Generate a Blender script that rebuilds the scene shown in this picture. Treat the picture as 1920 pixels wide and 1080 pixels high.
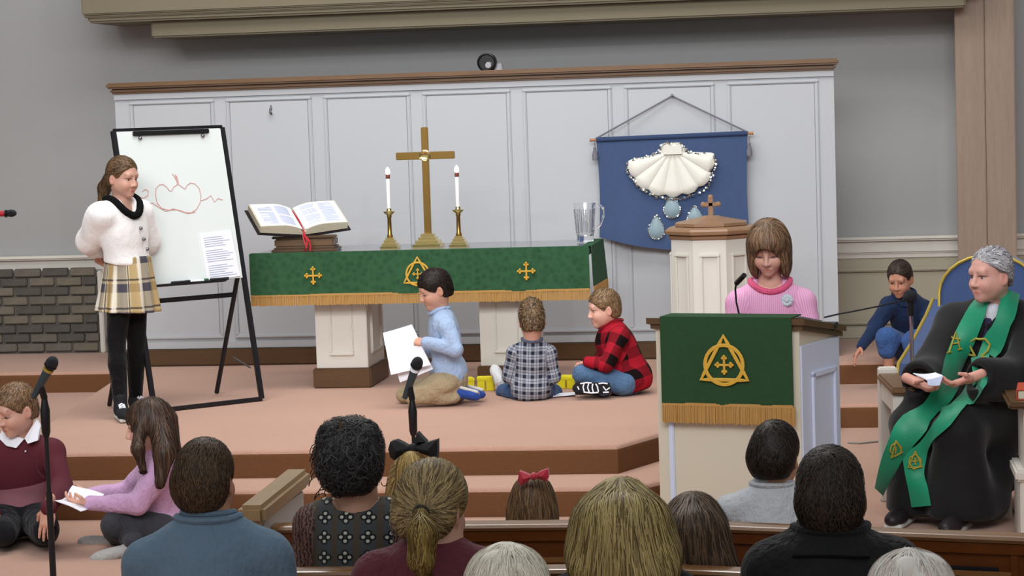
import bpy, bmesh, math, random
import numpy as np
from mathutils import Vector, Matrix
from mathutils.bvhtree import BVHTree

for o in list(bpy.data.objects):
    bpy.data.objects.remove(o)
SC = bpy.context.scene
COL = SC.collection
random.seed(7)
rng = np.random.default_rng(11)

# ------------------------------------------------------------------ camera
YAW, PITCH, ROLL, FPX = .1484, .0814, .0323, 4169.6
cam = bpy.data.cameras.new('camera')
camo = bpy.data.objects.new('camera', cam)
COL.objects.link(camo)
_cy, _sy, _cp, _sp = math.cos(YAW), math.sin(YAW), math.cos(PITCH), math.sin(PITCH)
_fw = Vector((-_sy * _cp, _cy * _cp, -_sp))
_rt = Vector((_cy, _sy, 0))
_up = _rt.cross(_fw)
_c, _s = math.cos(ROLL), math.sin(ROLL)
_R = _rt * _c - _up * _s
_U = _rt * _s + _up * _c
camo.matrix_world = Matrix(((_R.x, _U.x, -_fw.x, 2.46), (_R.y, _U.y, -_fw.y, 0),
                            (_R.z, _U.z, -_fw.z, 1.7), (0, 0, 0, 1)))
cam.sensor_width = 36
cam.lens = FPX * 36 / 1920
cam.clip_end = 100
SC.camera = camo

# ------------------------------------------------------------------ light and exposure
SC.view_settings.view_transform = 'Standard'
SC.view_settings.look = 'None'
SC.view_settings.gamma = 1
SC.view_settings.use_curve_mapping = False
SC.view_settings.exposure = 0.0
w = bpy.data.worlds.new('nave_air')
SC.world = w
w.use_nodes = True
w.node_tree.nodes['Background'].inputs[0].default_value = (.96, .975, 1.0, 1)
w.node_tree.nodes['Background'].inputs[1].default_value = .5


def area(name, loc, tgt, sx, sy, energy, col=(1, .96, .9)):
    l = bpy.data.lights.new(name, 'AREA')
    l.shape = 'RECTANGLE'
    l.size, l.size_y = sx, sy
    l.energy = energy
    l.color = col
    o = bpy.data.objects.new(name, l)
    COL.objects.link(o)
    o.location = loc
    o.rotation_euler = (Vector(tgt) - Vector(loc)).to_track_quat('-Z', 'Y').to_euler()
    return o


def spot(name, loc, tgt, energy, ang=70, size=.05, col=(1, .95, .86)):
    l = bpy.data.lights.new(name, 'SPOT')
    l.energy = energy
    l.spot_size = math.radians(ang)
    l.spot_blend = .6
    l.shadow_soft_size = size
    l.color = col
    o = bpy.data.objects.new(name, l)
    COL.objects.link(o)
    o.location = loc
    o.rotation_euler = (Vector(tgt) - Vector(loc)).to_track_quat('-Z', 'Y').to_euler()
    return o


area('chancel_ceiling_light', (0, 11.4, 5.8), (0, 11.7, 0), 5, 2.6, 235, (1, .98, .95))
nl = area('nave_fill_light', (.6, 3.0, 5.4), (.3, 13, .9), 8, 3, 105, (.98, .985, 1))  # added frontal fill for the chancel, tilted and narrowed to miss the pews
nl.data.spread = math.radians(62)
spot('left_ceiling_spot', (-3.6, 5.6, 4.9), (-.4, 15.4, 1.7), 190, 50, .06, (1, .98, .95))
spot('right_ceiling_spot', (4.6, 5.6, 4.9), (.4, 15.4, 1.7), 190, 50, .06, (1, .98, .95))


# ------------------------------------------------------------------ materials
def lin(h):
    h = h.lstrip('#')
    v = [int(h[i:i + 2], 16) / 255 for i in (0, 2, 4)]
    return tuple(x / 12.92 if x <= .04045 else ((x + .055) / 1.055) ** 2.4 for x in v) + (1,)


class NT:
    def __init__(s, name):
        s.m = bpy.data.materials.new(name)
        s.m.use_nodes = True
        s.t = s.m.node_tree
        s.b = s.t.nodes['Principled BSDF']

    def n(s, typ, **kw):
        nd = s.t.nodes.new(typ)
        for k, v in kw.items():
            setattr(nd, k, v)
        return nd

    def l(s, a, b):
        s.t.links.new(a, b)

    def math(s, op, a, b=None, c=None):
        nd = s.n('ShaderNodeMath', operation=op)
        for i, v in enumerate((a, b, c)):
            if v is None:
                continue
            if isinstance(v, (int, float)):
                nd.inputs[i].default_value = v
            else:
                s.l(v, nd.inputs[i])
        return nd.outputs[0]

    def mix(s, fac, a, b, blend='MIX'):
        nd = s.n('ShaderNodeMix', data_type='RGBA', blend_type=blend)
        for sock, v in ((nd.inputs[0], fac), (nd.inputs[6], a), (nd.inputs[7], b)):
            if isinstance(v, (int, float)):
                sock.default_value = v
            elif isinstance(v, tuple):
                sock.default_value = v
            else:
                s.l(v, sock)
        return nd.outputs[2]

    def coord(s, kind='Object'):
        return s.n('ShaderNodeTexCoord').outputs[kind]

    def noise(s, vec, scale, detail=3, stretch=None, rough=.55):
        if stretch:
            mp = s.n('ShaderNodeMapping')
            mp.inputs['Scale'].default_value = stretch
            s.l(vec, mp.inputs[0])
            vec = mp.outputs[0]
        nd = s.n('ShaderNodeTexNoise')
        nd.inputs['Scale'].default_value = scale
        nd.inputs['Detail'].default_value = detail
        nd.inputs['Roughness'].default_value = rough
        s.l(vec, nd.inputs['Vector'])
        return nd.outputs['Fac']

    def bump(s, h, strength, dist=.01):
        nd = s.n('ShaderNodeBump')
        nd.inputs['Strength'].default_value = strength
        nd.inputs['Distance'].default_value = dist
        s.l(h, nd.inputs['Height'])
        s.l(nd.outputs[0], s.b.inputs['Normal'])


def mat(name, c, rough=.6, var=.12, scale=20, bump=0, bscale=None, metal=0, stretch=None, spec=.4, sheen=0, trans=0, coat=0):
    k = NT(name)
    c = lin(c) if isinstance(c, str) else c
    tc = k.coord()
    f = k.noise(tc, scale, stretch=stretch)
    lo = tuple(x * (1 - var) for x in c[:3]) + (1,)
    hi = tuple(min(1, x * (1 + var)) for x in c[:3]) + (1,)
    k.l(k.mix(f, lo, hi), k.b.inputs['Base Color'])
    k.b.inputs['Roughness'].default_value = rough
    k.b.inputs['Metallic'].default_value = metal
    k.b.inputs['Specular IOR Level'].default_value = spec
    k.b.inputs['Sheen Weight'].default_value = sheen
    k.b.inputs['Transmission Weight'].default_value = trans
    k.b.inputs['Coat Weight'].default_value = coat
    if bump:
        k.bump(k.noise(tc, bscale or scale * 3, stretch=stretch), bump)
    return k.m


def mat_attr(name, rough=.55, spec=.35, bump=0, bscale=150, sss=0, sheen=0):
    """colour from the mesh's own colour attribute (skin tones, dyed fabric, hair strands)"""
    k = NT(name)
    a = k.n('ShaderNodeAttribute', attribute_name='Col')
    k.l(a.outputs['Color'], k.b.inputs['Base Color'])
    k.b.inputs['Roughness'].default_value = rough
    k.b.inputs['Specular IOR Level'].default_value = spec
    k.b.inputs['Sheen Weight'].default_value = sheen
    if sss:
        k.b.inputs['Subsurface Weight'].default_value = sss
        k.b.inputs['Subsurface Radius'].default_value = (.008, .003, .002)
    if bump:
        k.bump(k.noise(k.coord(), bscale), bump, .003)
    return k.m


def mat_wood(name, c1, c2, axis='X', scale=6, rough=.45, coat=0):
    k = NT(name)
    st = {'X': (.6, 8, 8), 'Y': (8, .6, 8), 'Z': (8, 8, .6)}[axis]
    tc = k.coord()
    f = k.noise(tc, scale, 5, st, .65)
    f2 = k.noise(tc, scale * 6, 2, st)
    c = k.mix(f, lin(c1), lin(c2))
    c = k.mix(k.math('MULTIPLY', f2, .35), c, lin(c1), 'MULTIPLY')
    k.l(c, k.b.inputs['Base Color'])
    k.b.inputs['Roughness'].default_value = rough
    k.b.inputs['Coat Weight'].default_value = coat
    k.b.inputs['Coat Roughness'].default_value = .2
    k.bump(f, .08, .004)
    return k.m


def mat_carpet():
    k = NT('carpet')
    tc = k.coord()
    f = k.noise(tc, 160, 3)
    f2 = k.noise(tc, 1.6, 3, (1, 1, 1))
    c = k.mix(f, lin('#ab8370'), lin('#cca795'))
    c = k.mix(k.math('MULTIPLY', f2, .3), c, lin('#9a735f'))
    k.l(c, k.b.inputs['Base Color'])
    k.b.inputs['Roughness'].default_value = .95
    k.b.inputs['Specular IOR Level'].default_value = .1
    k.b.inputs['Sheen Weight'].default_value = .15
    k.bump(f, .5, .006)
    return k.m


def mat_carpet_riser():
    k = NT('carpet_riser_painted_shade')  # same carpet, with the shade on the risers put into a darker brown
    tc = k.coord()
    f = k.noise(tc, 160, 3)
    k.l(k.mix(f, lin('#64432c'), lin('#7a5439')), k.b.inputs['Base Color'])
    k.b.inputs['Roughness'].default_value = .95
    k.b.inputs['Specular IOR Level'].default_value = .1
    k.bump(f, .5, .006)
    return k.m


def mat_damask():
    k = NT('green_damask')
    tc = k.coord()
    vo = k.n('ShaderNodeTexVoronoi')
    vo.inputs['Scale'].default_value = 26
    k.l(tc, vo.inputs['Vector'])
    f = k.noise(tc, 60, 3)
    h = k.math('ADD', vo.outputs['Distance'], k.math('MULTIPLY', f, .6))
    c = k.mix(h, lin('#1f4029'), lin('#315a3b'))
    k.l(c, k.b.inputs['Base Color'])
    k.b.inputs['Roughness'].default_value = .75
    k.b.inputs['Specular IOR Level'].default_value = .2
    k.bump(h, .25, .004)
    return k.m


def mat_lines(name, base, ink, period, duty, axis=2, breakup=0, edge=None):
    """printed text lines: ink bands across a page (flat print)"""
    k = NT(name)
    tc = k.coord('Generated')
    sx = k.n('ShaderNodeSeparateXYZ')
    k.l(tc, sx.inputs[0])
    v = k.math('FRACT', k.math('MULTIPLY', sx.outputs[axis], period))
    band = k.math('LESS_THAN', v, duty)
    n = k.noise(tc, 18, 2, (6, 6, 6))
    band = k.math('MULTIPLY', band, k.math('GREATER_THAN', n, .5 - breakup))
    if edge:
        for ax, lo, hi in edge:
            band = k.math('MULTIPLY', band, k.math('GREATER_THAN', sx.outputs[ax], lo))
            band = k.math('MULTIPLY', band, k.math('LESS_THAN', sx.outputs[ax], hi))
    k.l(k.mix(band, lin(base), lin(ink)), k.b.inputs['Base Color'])
    k.b.inputs['Roughness'].default_value = .7
    return k.m


def mat_glass(name, c='#ffffff', rough=.03):
    k = NT(name)
    k.b.inputs['Base Color'].default_value = lin(c)
    k.b.inputs['Transmission Weight'].default_value = 1
    k.b.inputs['Roughness'].default_value = rough
    k.b.inputs['IOR'].default_value = 1.45
    return k.m


def mat_emit(name, c, s):
    k = NT(name)
    k.b.inputs['Emission Color'].default_value = lin(c)
    k.b.inputs['Emission Strength'].default_value = s
    return k.m


def mat_plaid(name, kind):
    """woven checks: uses the cloth's own along/across coordinates stored on the mesh"""
    k = NT(name)
    a = k.n('ShaderNodeAttribute', attribute_name='pc')
    sx = k.n('ShaderNodeSeparateXYZ')
    k.l(a.outputs['Vector'], sx.inputs[0])
    u, v = sx.outputs[0], sx.outputs[1]

    def band(x, per, lo, hi):
        f = k.math('FRACT', k.math('DIVIDE', k.math('ADD', x, 10), per))
        return k.math('MULTIPLY', k.math('GREATER_THAN', f, lo), k.math('LESS_THAN', f, hi))
    if kind == 'buffalo':
        p = .125
        s = k.math('ADD', band(u, p, 0, .5), band(v, p, 0, .5))
        c = k.mix(k.math('MULTIPLY', s, .5), lin('#a5182a'), lin('#140809'))
    elif kind == 'grey':
        p = .046
        s = k.math('ADD', band(u, p, 0, .42), band(v, p, 0, .42))
        c = k.mix(k.math('MULTIPLY', s, .5), lin('#a9adb8'), lin('#262b3c'))
        t = k.math('MAXIMUM', band(u, p, .66, .74), band(v, p, .66, .74))
        c = k.mix(k.math('MULTIPLY', t, .7), c, lin('#30364a'))
    else:
        p = .15
        s = k.math('ADD', band(u, p, 0, .38), band(v, .16, 0, .3))
        c = k.mix(k.math('MULTIPLY', s, .5), lin('#cfc3a6'), lin('#4d4a55'))
        t = band(u, p, .5, .8)
        c = k.mix(k.math('MULTIPLY', t, .6), c, lin('#a8863c'))
        t = k.math('MAXIMUM', band(u, p, .42, .46), band(v, .16, .4, .47))
        c = k.mix(k.math('MULTIPLY', t, .8), c, lin('#2a2730'))
        t = band(u, p, .84, .97)
        c = k.mix(k.math('MULTIPLY', t, .7), c, lin('#efeae0'))
    k.l(c, k.b.inputs['Base Color'])
    k.b.inputs['Roughness'].default_value = .85
    k.b.inputs['Specular IOR Level'].default_value = .15
    k.bump(k.noise(k.coord(), 200), .15, .002)
    return k.m


def mat_floral():
    """the patterned dress: rows of four-dot flowers on dark grey stripes"""
    k = NT('dress_print')
    tc = k.coord()
    a = k.n('ShaderNodeAttribute', attribute_name='pc')
    sx = k.n('ShaderNodeSeparateXYZ')
    k.l(a.outputs['Vector'], sx.inputs[0])
    p = .064
    u = k.math('DIVIDE', k.math('ADD', sx.outputs[0], 10), p)
    v = k.math('DIVIDE', k.math('ADD', sx.outputs[1], 10), p * .9)
    fu = k.math('SUBTRACT', k.math('FRACT', u), .5)
    fv = k.math('SUBTRACT', k.math('FRACT', v), .5)
    # four petals at (+-.2,0),(0,+-.2)
    au, av = k.math('ABSOLUTE', fu), k.math('ABSOLUTE', fv)

    def dot(cu, cv):
        du, dv = k.math('SUBTRACT', au, cu), k.math('SUBTRACT', av, cv)
        return k.math('SQRT', k.math('ADD', k.math('MULTIPLY', du, du), k.math('MULTIPLY', dv, dv)))
    d = k.math('MINIMUM', dot(.2, 0), dot(0, .2))
    ring = k.math('LESS_THAN', d, .17)
    core = k.math('LESS_THAN', d, .085)
    st = k.math('LESS_THAN', k.math('ABSOLUTE', fu), .36)
    c = k.mix(st, lin('#4a4034'), lin('#3f4446'))
    c = k.mix(ring, c, lin('#0c0c10'))
    c = k.mix(core, c, lin('#b9bcae'))
    # paisley sides
    wv = k.n('ShaderNodeTexWave')
    wv.inputs['Scale'].default_value = 26
    wv.inputs['Distortion'].default_value = 7
    wv.inputs['Detail Scale'].default_value = 3
    k.l(tc, wv.inputs['Vector'])
    pz = k.mix(wv.outputs['Fac'], lin('#1c1014'), lin('#7d5a50'))
    side = k.math('GREATER_THAN', sx.outputs[2], .5)
    k.l(k.mix(side, c, pz), k.b.inputs['Base Color'])
    k.b.inputs['Roughness'].default_value = .8
    return k.m


M = {}
M['carpet'] = mat_carpet()
M['riser'] = mat_carpet_riser()
M['wall'] = mat('grey_wall_paint', '#a5a6a6', .8, .03, 3, .03, 90)
M['white'] = mat('white_gloss_paint', '#b9bdc2', .45, .02, 4)
M['cream'] = mat('cream_paint', '#cfc7b4', .5, .03, 5)
M['creamwhite'] = mat('warm_white_paint', '#d8d4cb', .5, .03, 5)
M['bluewhite'] = mat('cool_white_paint', '#cdd6ea', .45, .03, 5)
M['taupe'] = mat('taupe_wainscot_paint', '#aea792', .6, .04, 4)
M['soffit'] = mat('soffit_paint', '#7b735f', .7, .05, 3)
M['oak'] = mat_wood('oak', '#64482c', '#866543', 'X', 5, .4)
M['oakdark'] = mat_wood('dark_oak', '#4e361f', '#6b4c2c', 'X', 5, .4)
M['pew'] = mat_wood('pew_wood', '#5a2f10', '#84481c', 'X', 4, .35, .3)
M['pewcap'] = mat_wood('pew_cap_wood', '#8a6138', '#a87b4c', 'X', 4, .16, 1.0)
M['pewarm'] = mat_wood('pew_arm_wood', '#a08258', '#b79a70', 'Y', 4, .35, .2)
M['fontwood'] = mat_wood('font_oak', '#8d6a4c', '#a9876a', 'X', 5, .4)
M['column'] = mat_wood('pale_column_wood', '#94806f', '#ab9786', 'Z', 4, .6)
M['brick'] = mat('grey_brown_brick', '#6a655c', .9, .3, 14, .4, 60)
M['brick2'] = mat('dark_grey_brick', '#57544e', .9, .3, 14, .4, 60)
M['brick3'] = mat('olive_brick', '#746d60', .9, .3, 14, .4, 60)
M['mortar'] = mat('mortar', '#68635d', .95, .15, 30, .3)
M['black'] = mat('black_paint', '#17171c', .4, .1, 20)
M['blackplastic'] = mat('black_plastic', '#121214', .35, .1, 20)
M['blackcloth'] = mat('black_cloth', '#101012', .9, .2, 60, .15, spec=.1)
M['chrome'] = mat('chrome', '#c8c8cc', .2, .03, 9, metal=1)
M['steel'] = mat('brushed_metal', '#8c8c90', .35, .05, 9, metal=1)
M['brass'] = mat('brass', '#9c7d45', .3, .1, 9, metal=1)
M['brasslight'] = mat('polished_brass', '#e6d08c', .14, .05, 9, metal=1)
M['candle'] = mat('white_candle_wax', '#eeeef2', .4, .02, 9)
M['flame'] = mat_emit('lit_bulb', '#ffeef4', 5)
M['copper'] = mat('reddish_collar', '#9a5a48', .4, .1, 9, metal=.6)
M['tabletop'] = mat('dark_table_top', '#6d7078', .12, .08, 4, spec=.6)
M['green'] = mat_damask()
M['greencloth'] = mat('green_cloth', '#2b482e', .85, .1, 40, .1, 200, spec=.15)
M['gold'] = mat('gold_embroidery', '#cfa238', .5, .15, 120, .2, 300)
M['fringe'] = mat('gold_fringe_thread', '#b58a4c', .7, .25, 90, .1, stretch=(6, 6, .4))
M['navy'] = mat('blue_banner_felt', '#46587c', .85, .08, 30, .1, 200, spec=.1)
M['navydark'] = mat('blue_banner_hem', '#394868', .85, .08, 30, spec=.1)
M['cord'] = mat('grey_cord', '#77757f', .8, .1, 80)
M['satin'] = mat('white_satin', '#e6e4da', .4, .04, 40, .1, 90, sheen=.3)
M['sequin'] = mat('silver_sequin', '#e0e2dc', .12, .15, 60, metal=1)
M['sequingold'] = mat('pale_gold_sequin', '#d8c898', .15, .15, 60, metal=1)
M['drop'] = mat('pale_blue_satin', '#8fa6b0', .35, .15, 40, sheen=.2)
M['dowel'] = mat_wood('dowel_wood', '#a86f44', '#c48c5c', 'X', 8, .5)
M['board'] = mat('whiteboard', '#dde5e4', .35, .02, 3)
M['marker'] = mat('red_marker_line', '#cf958d', .6, .15, 40)
M['paper'] = mat('white_paper', '#eef0f8', .8, .02, 9)
M['page'] = mat_lines('bible_page', '#f4f5fb', '#a9b2cc', 26, .55, 1, .12)
M['pageedge'] = mat_lines('page_block_edge', '#d8d3bc', '#b3ab92', 40, .5, 2)
M['letter'] = mat_lines('typed_sheet', '#eceffa', '#aab2cf', 24, .35, 2, .15, [(0, .1, .9), (2, .06, .93)])
M['leather'] = mat('dark_leather', '#20181c', .5, .1, 40)
M['ribbon'] = mat('red_ribbon', '#b01828', .5, .1, 40)
M['glass'] = mat_glass('clear_glass')
M['shoeblack'] = mat('black_canvas', '#15161c', .8, .15, 60, .2)
M['yellow'] = mat('yellow_card', '#e2d822', .6, .04, 10)
M['redbook'] = mat('red_book_cloth', '#b8492e', .6, .08, 30)
M['bluevelvet'] = mat('blue_upholstery', '#2f4673', .8, .15, 12, .15, 120, sheen=.4)
M['gilt'] = mat('gilt_wood', '#b29a44', .4, .12, 20, metal=.4)
M['bookblack'] = mat('black_book_cover', '#18141a', .5, .1, 30)
M['rubber'] = mat('white_rubber_sole', '#c9c9c4', .7, .06, 30)
M['wire'] = mat('dark_wire', '#1c1a1a', .5, .1, 30)
M['cablegrey'] = mat('grey_cable', '#8b857c', .6, .1, 30)


# ------------------------------------------------------------------ objects
def tag(o, label=None, cat=None, group=None, kind=None):
    if label:
        o['label'] = label
    if cat:
        o['category'] = cat
    if group:
        o['group'] = group
    if kind:
        o['kind'] = kind
    return o


def empty(name, loc=(0, 0, 0), rz=0, label=None, cat=None, group=None):
    o = bpy.data.objects.new(name, None)
    COL.objects.link(o)
    o.location = loc
    o.rotation_euler = (0, 0, rz)
    o.empty_display_size = .1
    return tag(o, label, cat, group)


def link(name, me, m, parent=None, loc=None):
    o = bpy.data.objects.new(name, me)
    COL.objects.link(o)
    if m is not None and not me.materials:
        for mm in (m if isinstance(m, (list, tuple)) else [m]):
            me.materials.append(mm)
    if parent is not None:
        o.parent = parent
    if loc is not None:
        o.location = loc
    return o


class MB:
    """collects shapes into one mesh"""
    def __init__(s, off=(0, 0, 0)):
        s.b = bmesh.new()
        s.off = Vector(off)

    def face(s, vs):
        try:
            return s.b.faces.new(vs)
        except ValueError:
            return None

    def v(s, p):
        return s.b.verts.new(Vector(p) - s.off)

    def box(s, a, b, bev=0, R=None, piv=None):
        a, b = Vector(a), Vector(b)
        c, h = (a + b) / 2, (b - a) / 2
        t = bmesh.new()
        bmesh.ops.create_cube(t, size=1)
        for q in t.verts:
            q.co = Vector((q.co.x * abs(h.x) * 2, q.co.y * abs(h.y) * 2, q.co.z * abs(h.z) * 2))
        if bev:
            bmesh.ops.bevel(t, geom=t.edges[:], offset=min(bev, min(abs(h.x), abs(h.y), abs(h.z)) * .9), segments=2, affect='EDGES')
        for q in t.verts:
            co = q.co
            if R is not None:
                co = R @ co
            q.co = co + c
        s.join(t)
        return s

    def join(s, t):
        me = bpy.data.meshes.new('tmp')
        for q in t.verts:
            q.co = q.co - s.off
        t.to_mesh(me)
        t.free()
        s.b.from_mesh(me)
        bpy.data.meshes.remove(me)

    def prism(s, pts, z0, z1, inset=0):
        """polygon in xy extruded z0..z1"""
        lo = [s.v((x, y, z0)) for x, y in pts]
        hi = [s.v((x, y, z1)) for x, y in pts]
        n = len(pts)
        s.face(lo[::-1])
        s.face(hi)
        for i in range(n):
            s.face([lo[i], lo[(i + 1) % n], hi[(i + 1) % n], hi[i]])
        return s

    def lathe(s, prof, c=(0, 0, 0), n=24, rot=0, R=None):
        rings = []
        c = Vector(c)
        for r, z in prof:
            ring = []
            for i in range(n):
                a = rot + 2 * math.pi * i / n
                p = Vector((r * math.cos(a), r * math.sin(a), z))
                if R is not None:
                    p = R @ p
                ring.append(s.v(c + p))
            rings.append(ring)
        for A, B in zip(rings, rings[1:]):
            for i in range(n):
                s.face([A[i], A[(i + 1) % n], B[(i + 1) % n], B[i]])
        s.face(rings[0][::-1])
        s.face(rings[-1])
        return s

    def tube(s, pts, r, n=8, closed=False, flat=None):
        pts = [Vector(p) for p in pts]
        rs = r if isinstance(r, (list, tuple)) else [r] * len(pts)
        N = len(pts)
        rings = []
        up = None
        for i in range(N):
            if closed:
                d = pts[(i + 1) % N] - pts[i - 1]
            else:
                d = pts[min(i + 1, N - 1)] - pts[max(i - 1, 0)]
            if d.length < 1e-9:
                d = Vector((0, 0, 1))
            d.normalize()
            if flat is not None:
                u = Vector(flat)
                u = (u - d * u.dot(d)).normalized()
            else:
                if up is None:
                    up = Vector((0, 0, 1)) if abs(d.z) < .9 else Vector((0, 1, 0))
                u = (up - d * up.dot(d)).normalized()
                up = u
            v2 = d.cross(u)
            ring = []
            for j in range(n):
                a = 2 * math.pi * j / n
                k = .45 if flat is not None else 1
                ring.append(s.v(pts[i] + (u * math.cos(a) * k + v2 * math.sin(a)) * rs[i]))
            rings.append(ring)
        for i in range(N if closed else N - 1):
            A, B = rings[i], rings[(i + 1) % N]
            for j in range(n):
                s.face([A[j], A[(j + 1) % n], B[(j + 1) % n], B[j]])
        if not closed:
            s.face(rings[0][::-1])
            s.face(rings[-1])
        return s

    def ell(s, c, r, R=None, seg=16, rings=10):
        t = bmesh.new()
        bmesh.ops.create_uvsphere(t, u_segments=seg, v_segments=rings, radius=1)
        for q in t.verts:
            co = Vector((q.co.x * r[0], q.co.y * r[1], q.co.z * r[2]))
            if R is not None:
                co = R @ co
            q.co = co + Vector(c)
        s.join(t)
        return s

    def build(s, name, m, parent=None, smooth=False, loc=None):
        bmesh.ops.recalc_face_normals(s.b, faces=s.b.faces[:])
        me = bpy.data.meshes.new(name)
        s.b.to_mesh(me)
        s.b.free()
        if smooth:
            for p in me.polygons:
                p.use_smooth = True
            try:
                me.set_sharp_from_angle(angle=math.radians(40))
            except Exception:
                pass
        if loc is None and parent is None and s.off.length > 0:
            loc = s.off
        return link(name, me, m, parent, loc)


def struct(name, mb, m, smooth=False, parent=None):
    o = mb.build(name, m, parent, smooth)
    if parent is None:
        o['kind'] = 'structure'
    return o


def child_copy(o, parent, name=None, loc=None, rot=None, scale=None):
    c = o.copy()
    COL.objects.link(c)
    c.parent = parent
    if name:
        c.name = name
    if loc is not None:
        c.location = loc
    if rot is not None:
        c.rotation_euler = rot
    if scale is not None:
        c.scale = scale
    return c


FL = -.29

# ================================================================== SETTING
def edge_round(mb_pts, z0, z1, r=.045, seg=6):
    """carpeted step: polygon with rounded nosing along its rim"""
    mb = MB()
    n = len(mb_pts)
    prof = [(0, z0), (0, z1 - r)] + [(r * (1 - math.cos(a)), z1 - r + r * math.sin(a)) for a in [math.pi / 2 * (i + 1) / seg for i in range(seg)]]
    cen = Vector((sum(p[0] for p in mb_pts) / n, sum(p[1] for p in mb_pts) / n))
    rings = []
    for ins, z in prof:
        ring = []
        for i in range(n):
            p0, p1, p2 = (Vector(mb_pts[(i + k) % n]) for k in (-1, 0, 1))
            d1, d2 = (p1 - p0).normalized(), (p2 - p1).normalized()
            n1, n2 = Vector((-d1.y, d1.x)), Vector((-d2.y, d2.x))
            b = (n1 + n2)
            b = b / max(.3, b.length_squared) * 2 * .5 * 2 if b.length > 1e-6 else n1
            q = p1 + b * ins * .5 * 2 / 2
            ring.append(mb.v((q.x, q.y, z)))
        rings.append(ring)
    for A, B in zip(rings, rings[1:]):
        for i in range(n):
            mb.face([A[i], A[(i + 1) % n], B[(i + 1) % n], B[i]])
    mb.face(rings[-1])
    return mb


struct('floor', MB().box((-9, -2, FL - .1), (9, 16.2, FL)), M['carpet'])
# raised chancel platform (top z=0) with an apron towards the nave (counter-clockwise outlines)
plat = [(-1.86, 10.86), (1.33, 10.95), (1.56, 11.45), (2.25, 14.33), (7, 14.33), (7, 15.72), (-7, 15.72), (-7, 14.44), (-2.36, 14.44)]
struct('floor_platform', edge_round(plat, FL, 0), [M['carpet']], True)
low = [(-7, 10.47), (1.45, 10.58), (1.8, 11.1), (2.4, 13.4), (7, 13.4), (7, 14.6), (-7, 14.6)]
struct('floor_step', edge_round(low, FL, -.145), [M['carpet']], True)
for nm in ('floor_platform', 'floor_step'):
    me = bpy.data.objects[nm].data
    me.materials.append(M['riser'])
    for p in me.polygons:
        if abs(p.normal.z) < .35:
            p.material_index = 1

# back wall, chair rail, wainscot
struct('wall_back', MB().box((-8, 15.72, FL), (8, 15.9, 6)), M['wall'])
struct('wall_left', MB().box((-8.2, 4, FL), (-8, 15.9, 6)), M['wall'])
struct('wall_right', MB().box((8, 4, FL), (8.2, 15.9, 6)), M['wall'])
for nm, x0, x1, zz in (('trim_1', -8, -2.2, .655), ('trim_2', 2.3, 8, .655)):
    struct(nm, MB().box((x0, 15.66, zz - .06), (x1, 15.72, zz + .055), .012).box((x0, 15.62, zz + .03), (x1, 15.72, zz + .06), .012)
           .box((x0, 15.68, zz - .1), (x1, 15.72, zz - .05), .01), M['creamwhite'])
# right wainscot: panel field with frame
wn = struct('wall_wainscot', MB().box((2.3, 15.69, 0), (8, 15.72, .6)), M['taupe'])
for x0 in (2.32, 3.36, 4.4):
    MB().box((x0, 15.66, .47), (x0 + .94, 15.69, .5), .008).box((x0, 15.66, .1), (x0 + .94, 15.69, .13), .008) \
        .box((x0, 15.66, .1), (x0 + .03, 15.69, .5), .008).box((x0 + .91, 15.66, .1), (x0 + .94, 15.69, .5), .008).build('panel_moulding', M['taupe'], wn)
struct('baseboard_right', MB().box((2.3, 15.655, 0), (8, 15.69, .085), .01), M['taupe'])

# low brick wall at the left, brick by brick
bw = struct('wall_brick', MB().box((-8, 15.6, 0), (-2.93, 15.72, .595)), M['mortar'])
cell_h = .069
bl = .21
bm_cache = []
for i in range(9):
    L = bl - .012 - (i % 3) * .006
    bm_cache.append(MB().box((-L / 2, -.018, -cell_h / 2 + .005), (L / 2, .018, cell_h / 2 - .005), .006).build('brick', [M['brick'], M['brick2'], M['brick3']][i % 3], bw))
used = [False] * 9
for r in range(9):
    z = .012 + cell_h * (r + .5)
    off = (r % 2) * bl / 2 + random.uniform(-.015, .015)
    x = -2.935 - bl / 2 + (bl / 2 if r % 2 else 0)
    j = 0
    while x > -4.4:
        xx = x
        if r % 2 and j == 0:
            xx = x - bl / 4 - .0
            if not used[8]:
                pass
        k = random.randrange(9)
        loc = (xx, 15.592 + random.uniform(-.005, .006), z + random.uniform(-.0015, .0015))
        sc = (1, 1, 1)
        if r % 2 and j == 0:
            loc = (-2.935 - bl / 4, loc[1], loc[2])
            sc = (.5, 1, 1)
            x = -2.935 - bl / 2 + bl / 2
            x = -2.935
        if not used[k]:
            o = bm_cache[k]
            o.location = loc
            o.scale = sc
            used[k] = True
        else:
            o = child_copy(bm_cache[k], bw, 'brick', loc, None, sc)
        o.rotation_euler = (0, random.uniform(-.006, .006), random.uniform(-.01, .01))
        x -= bl
        j += 1
struct('trim_3', MB().box((-2.93, 15.58, 0), (-2.895, 15.72, .6), .006), M['creamwhite'])

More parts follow.
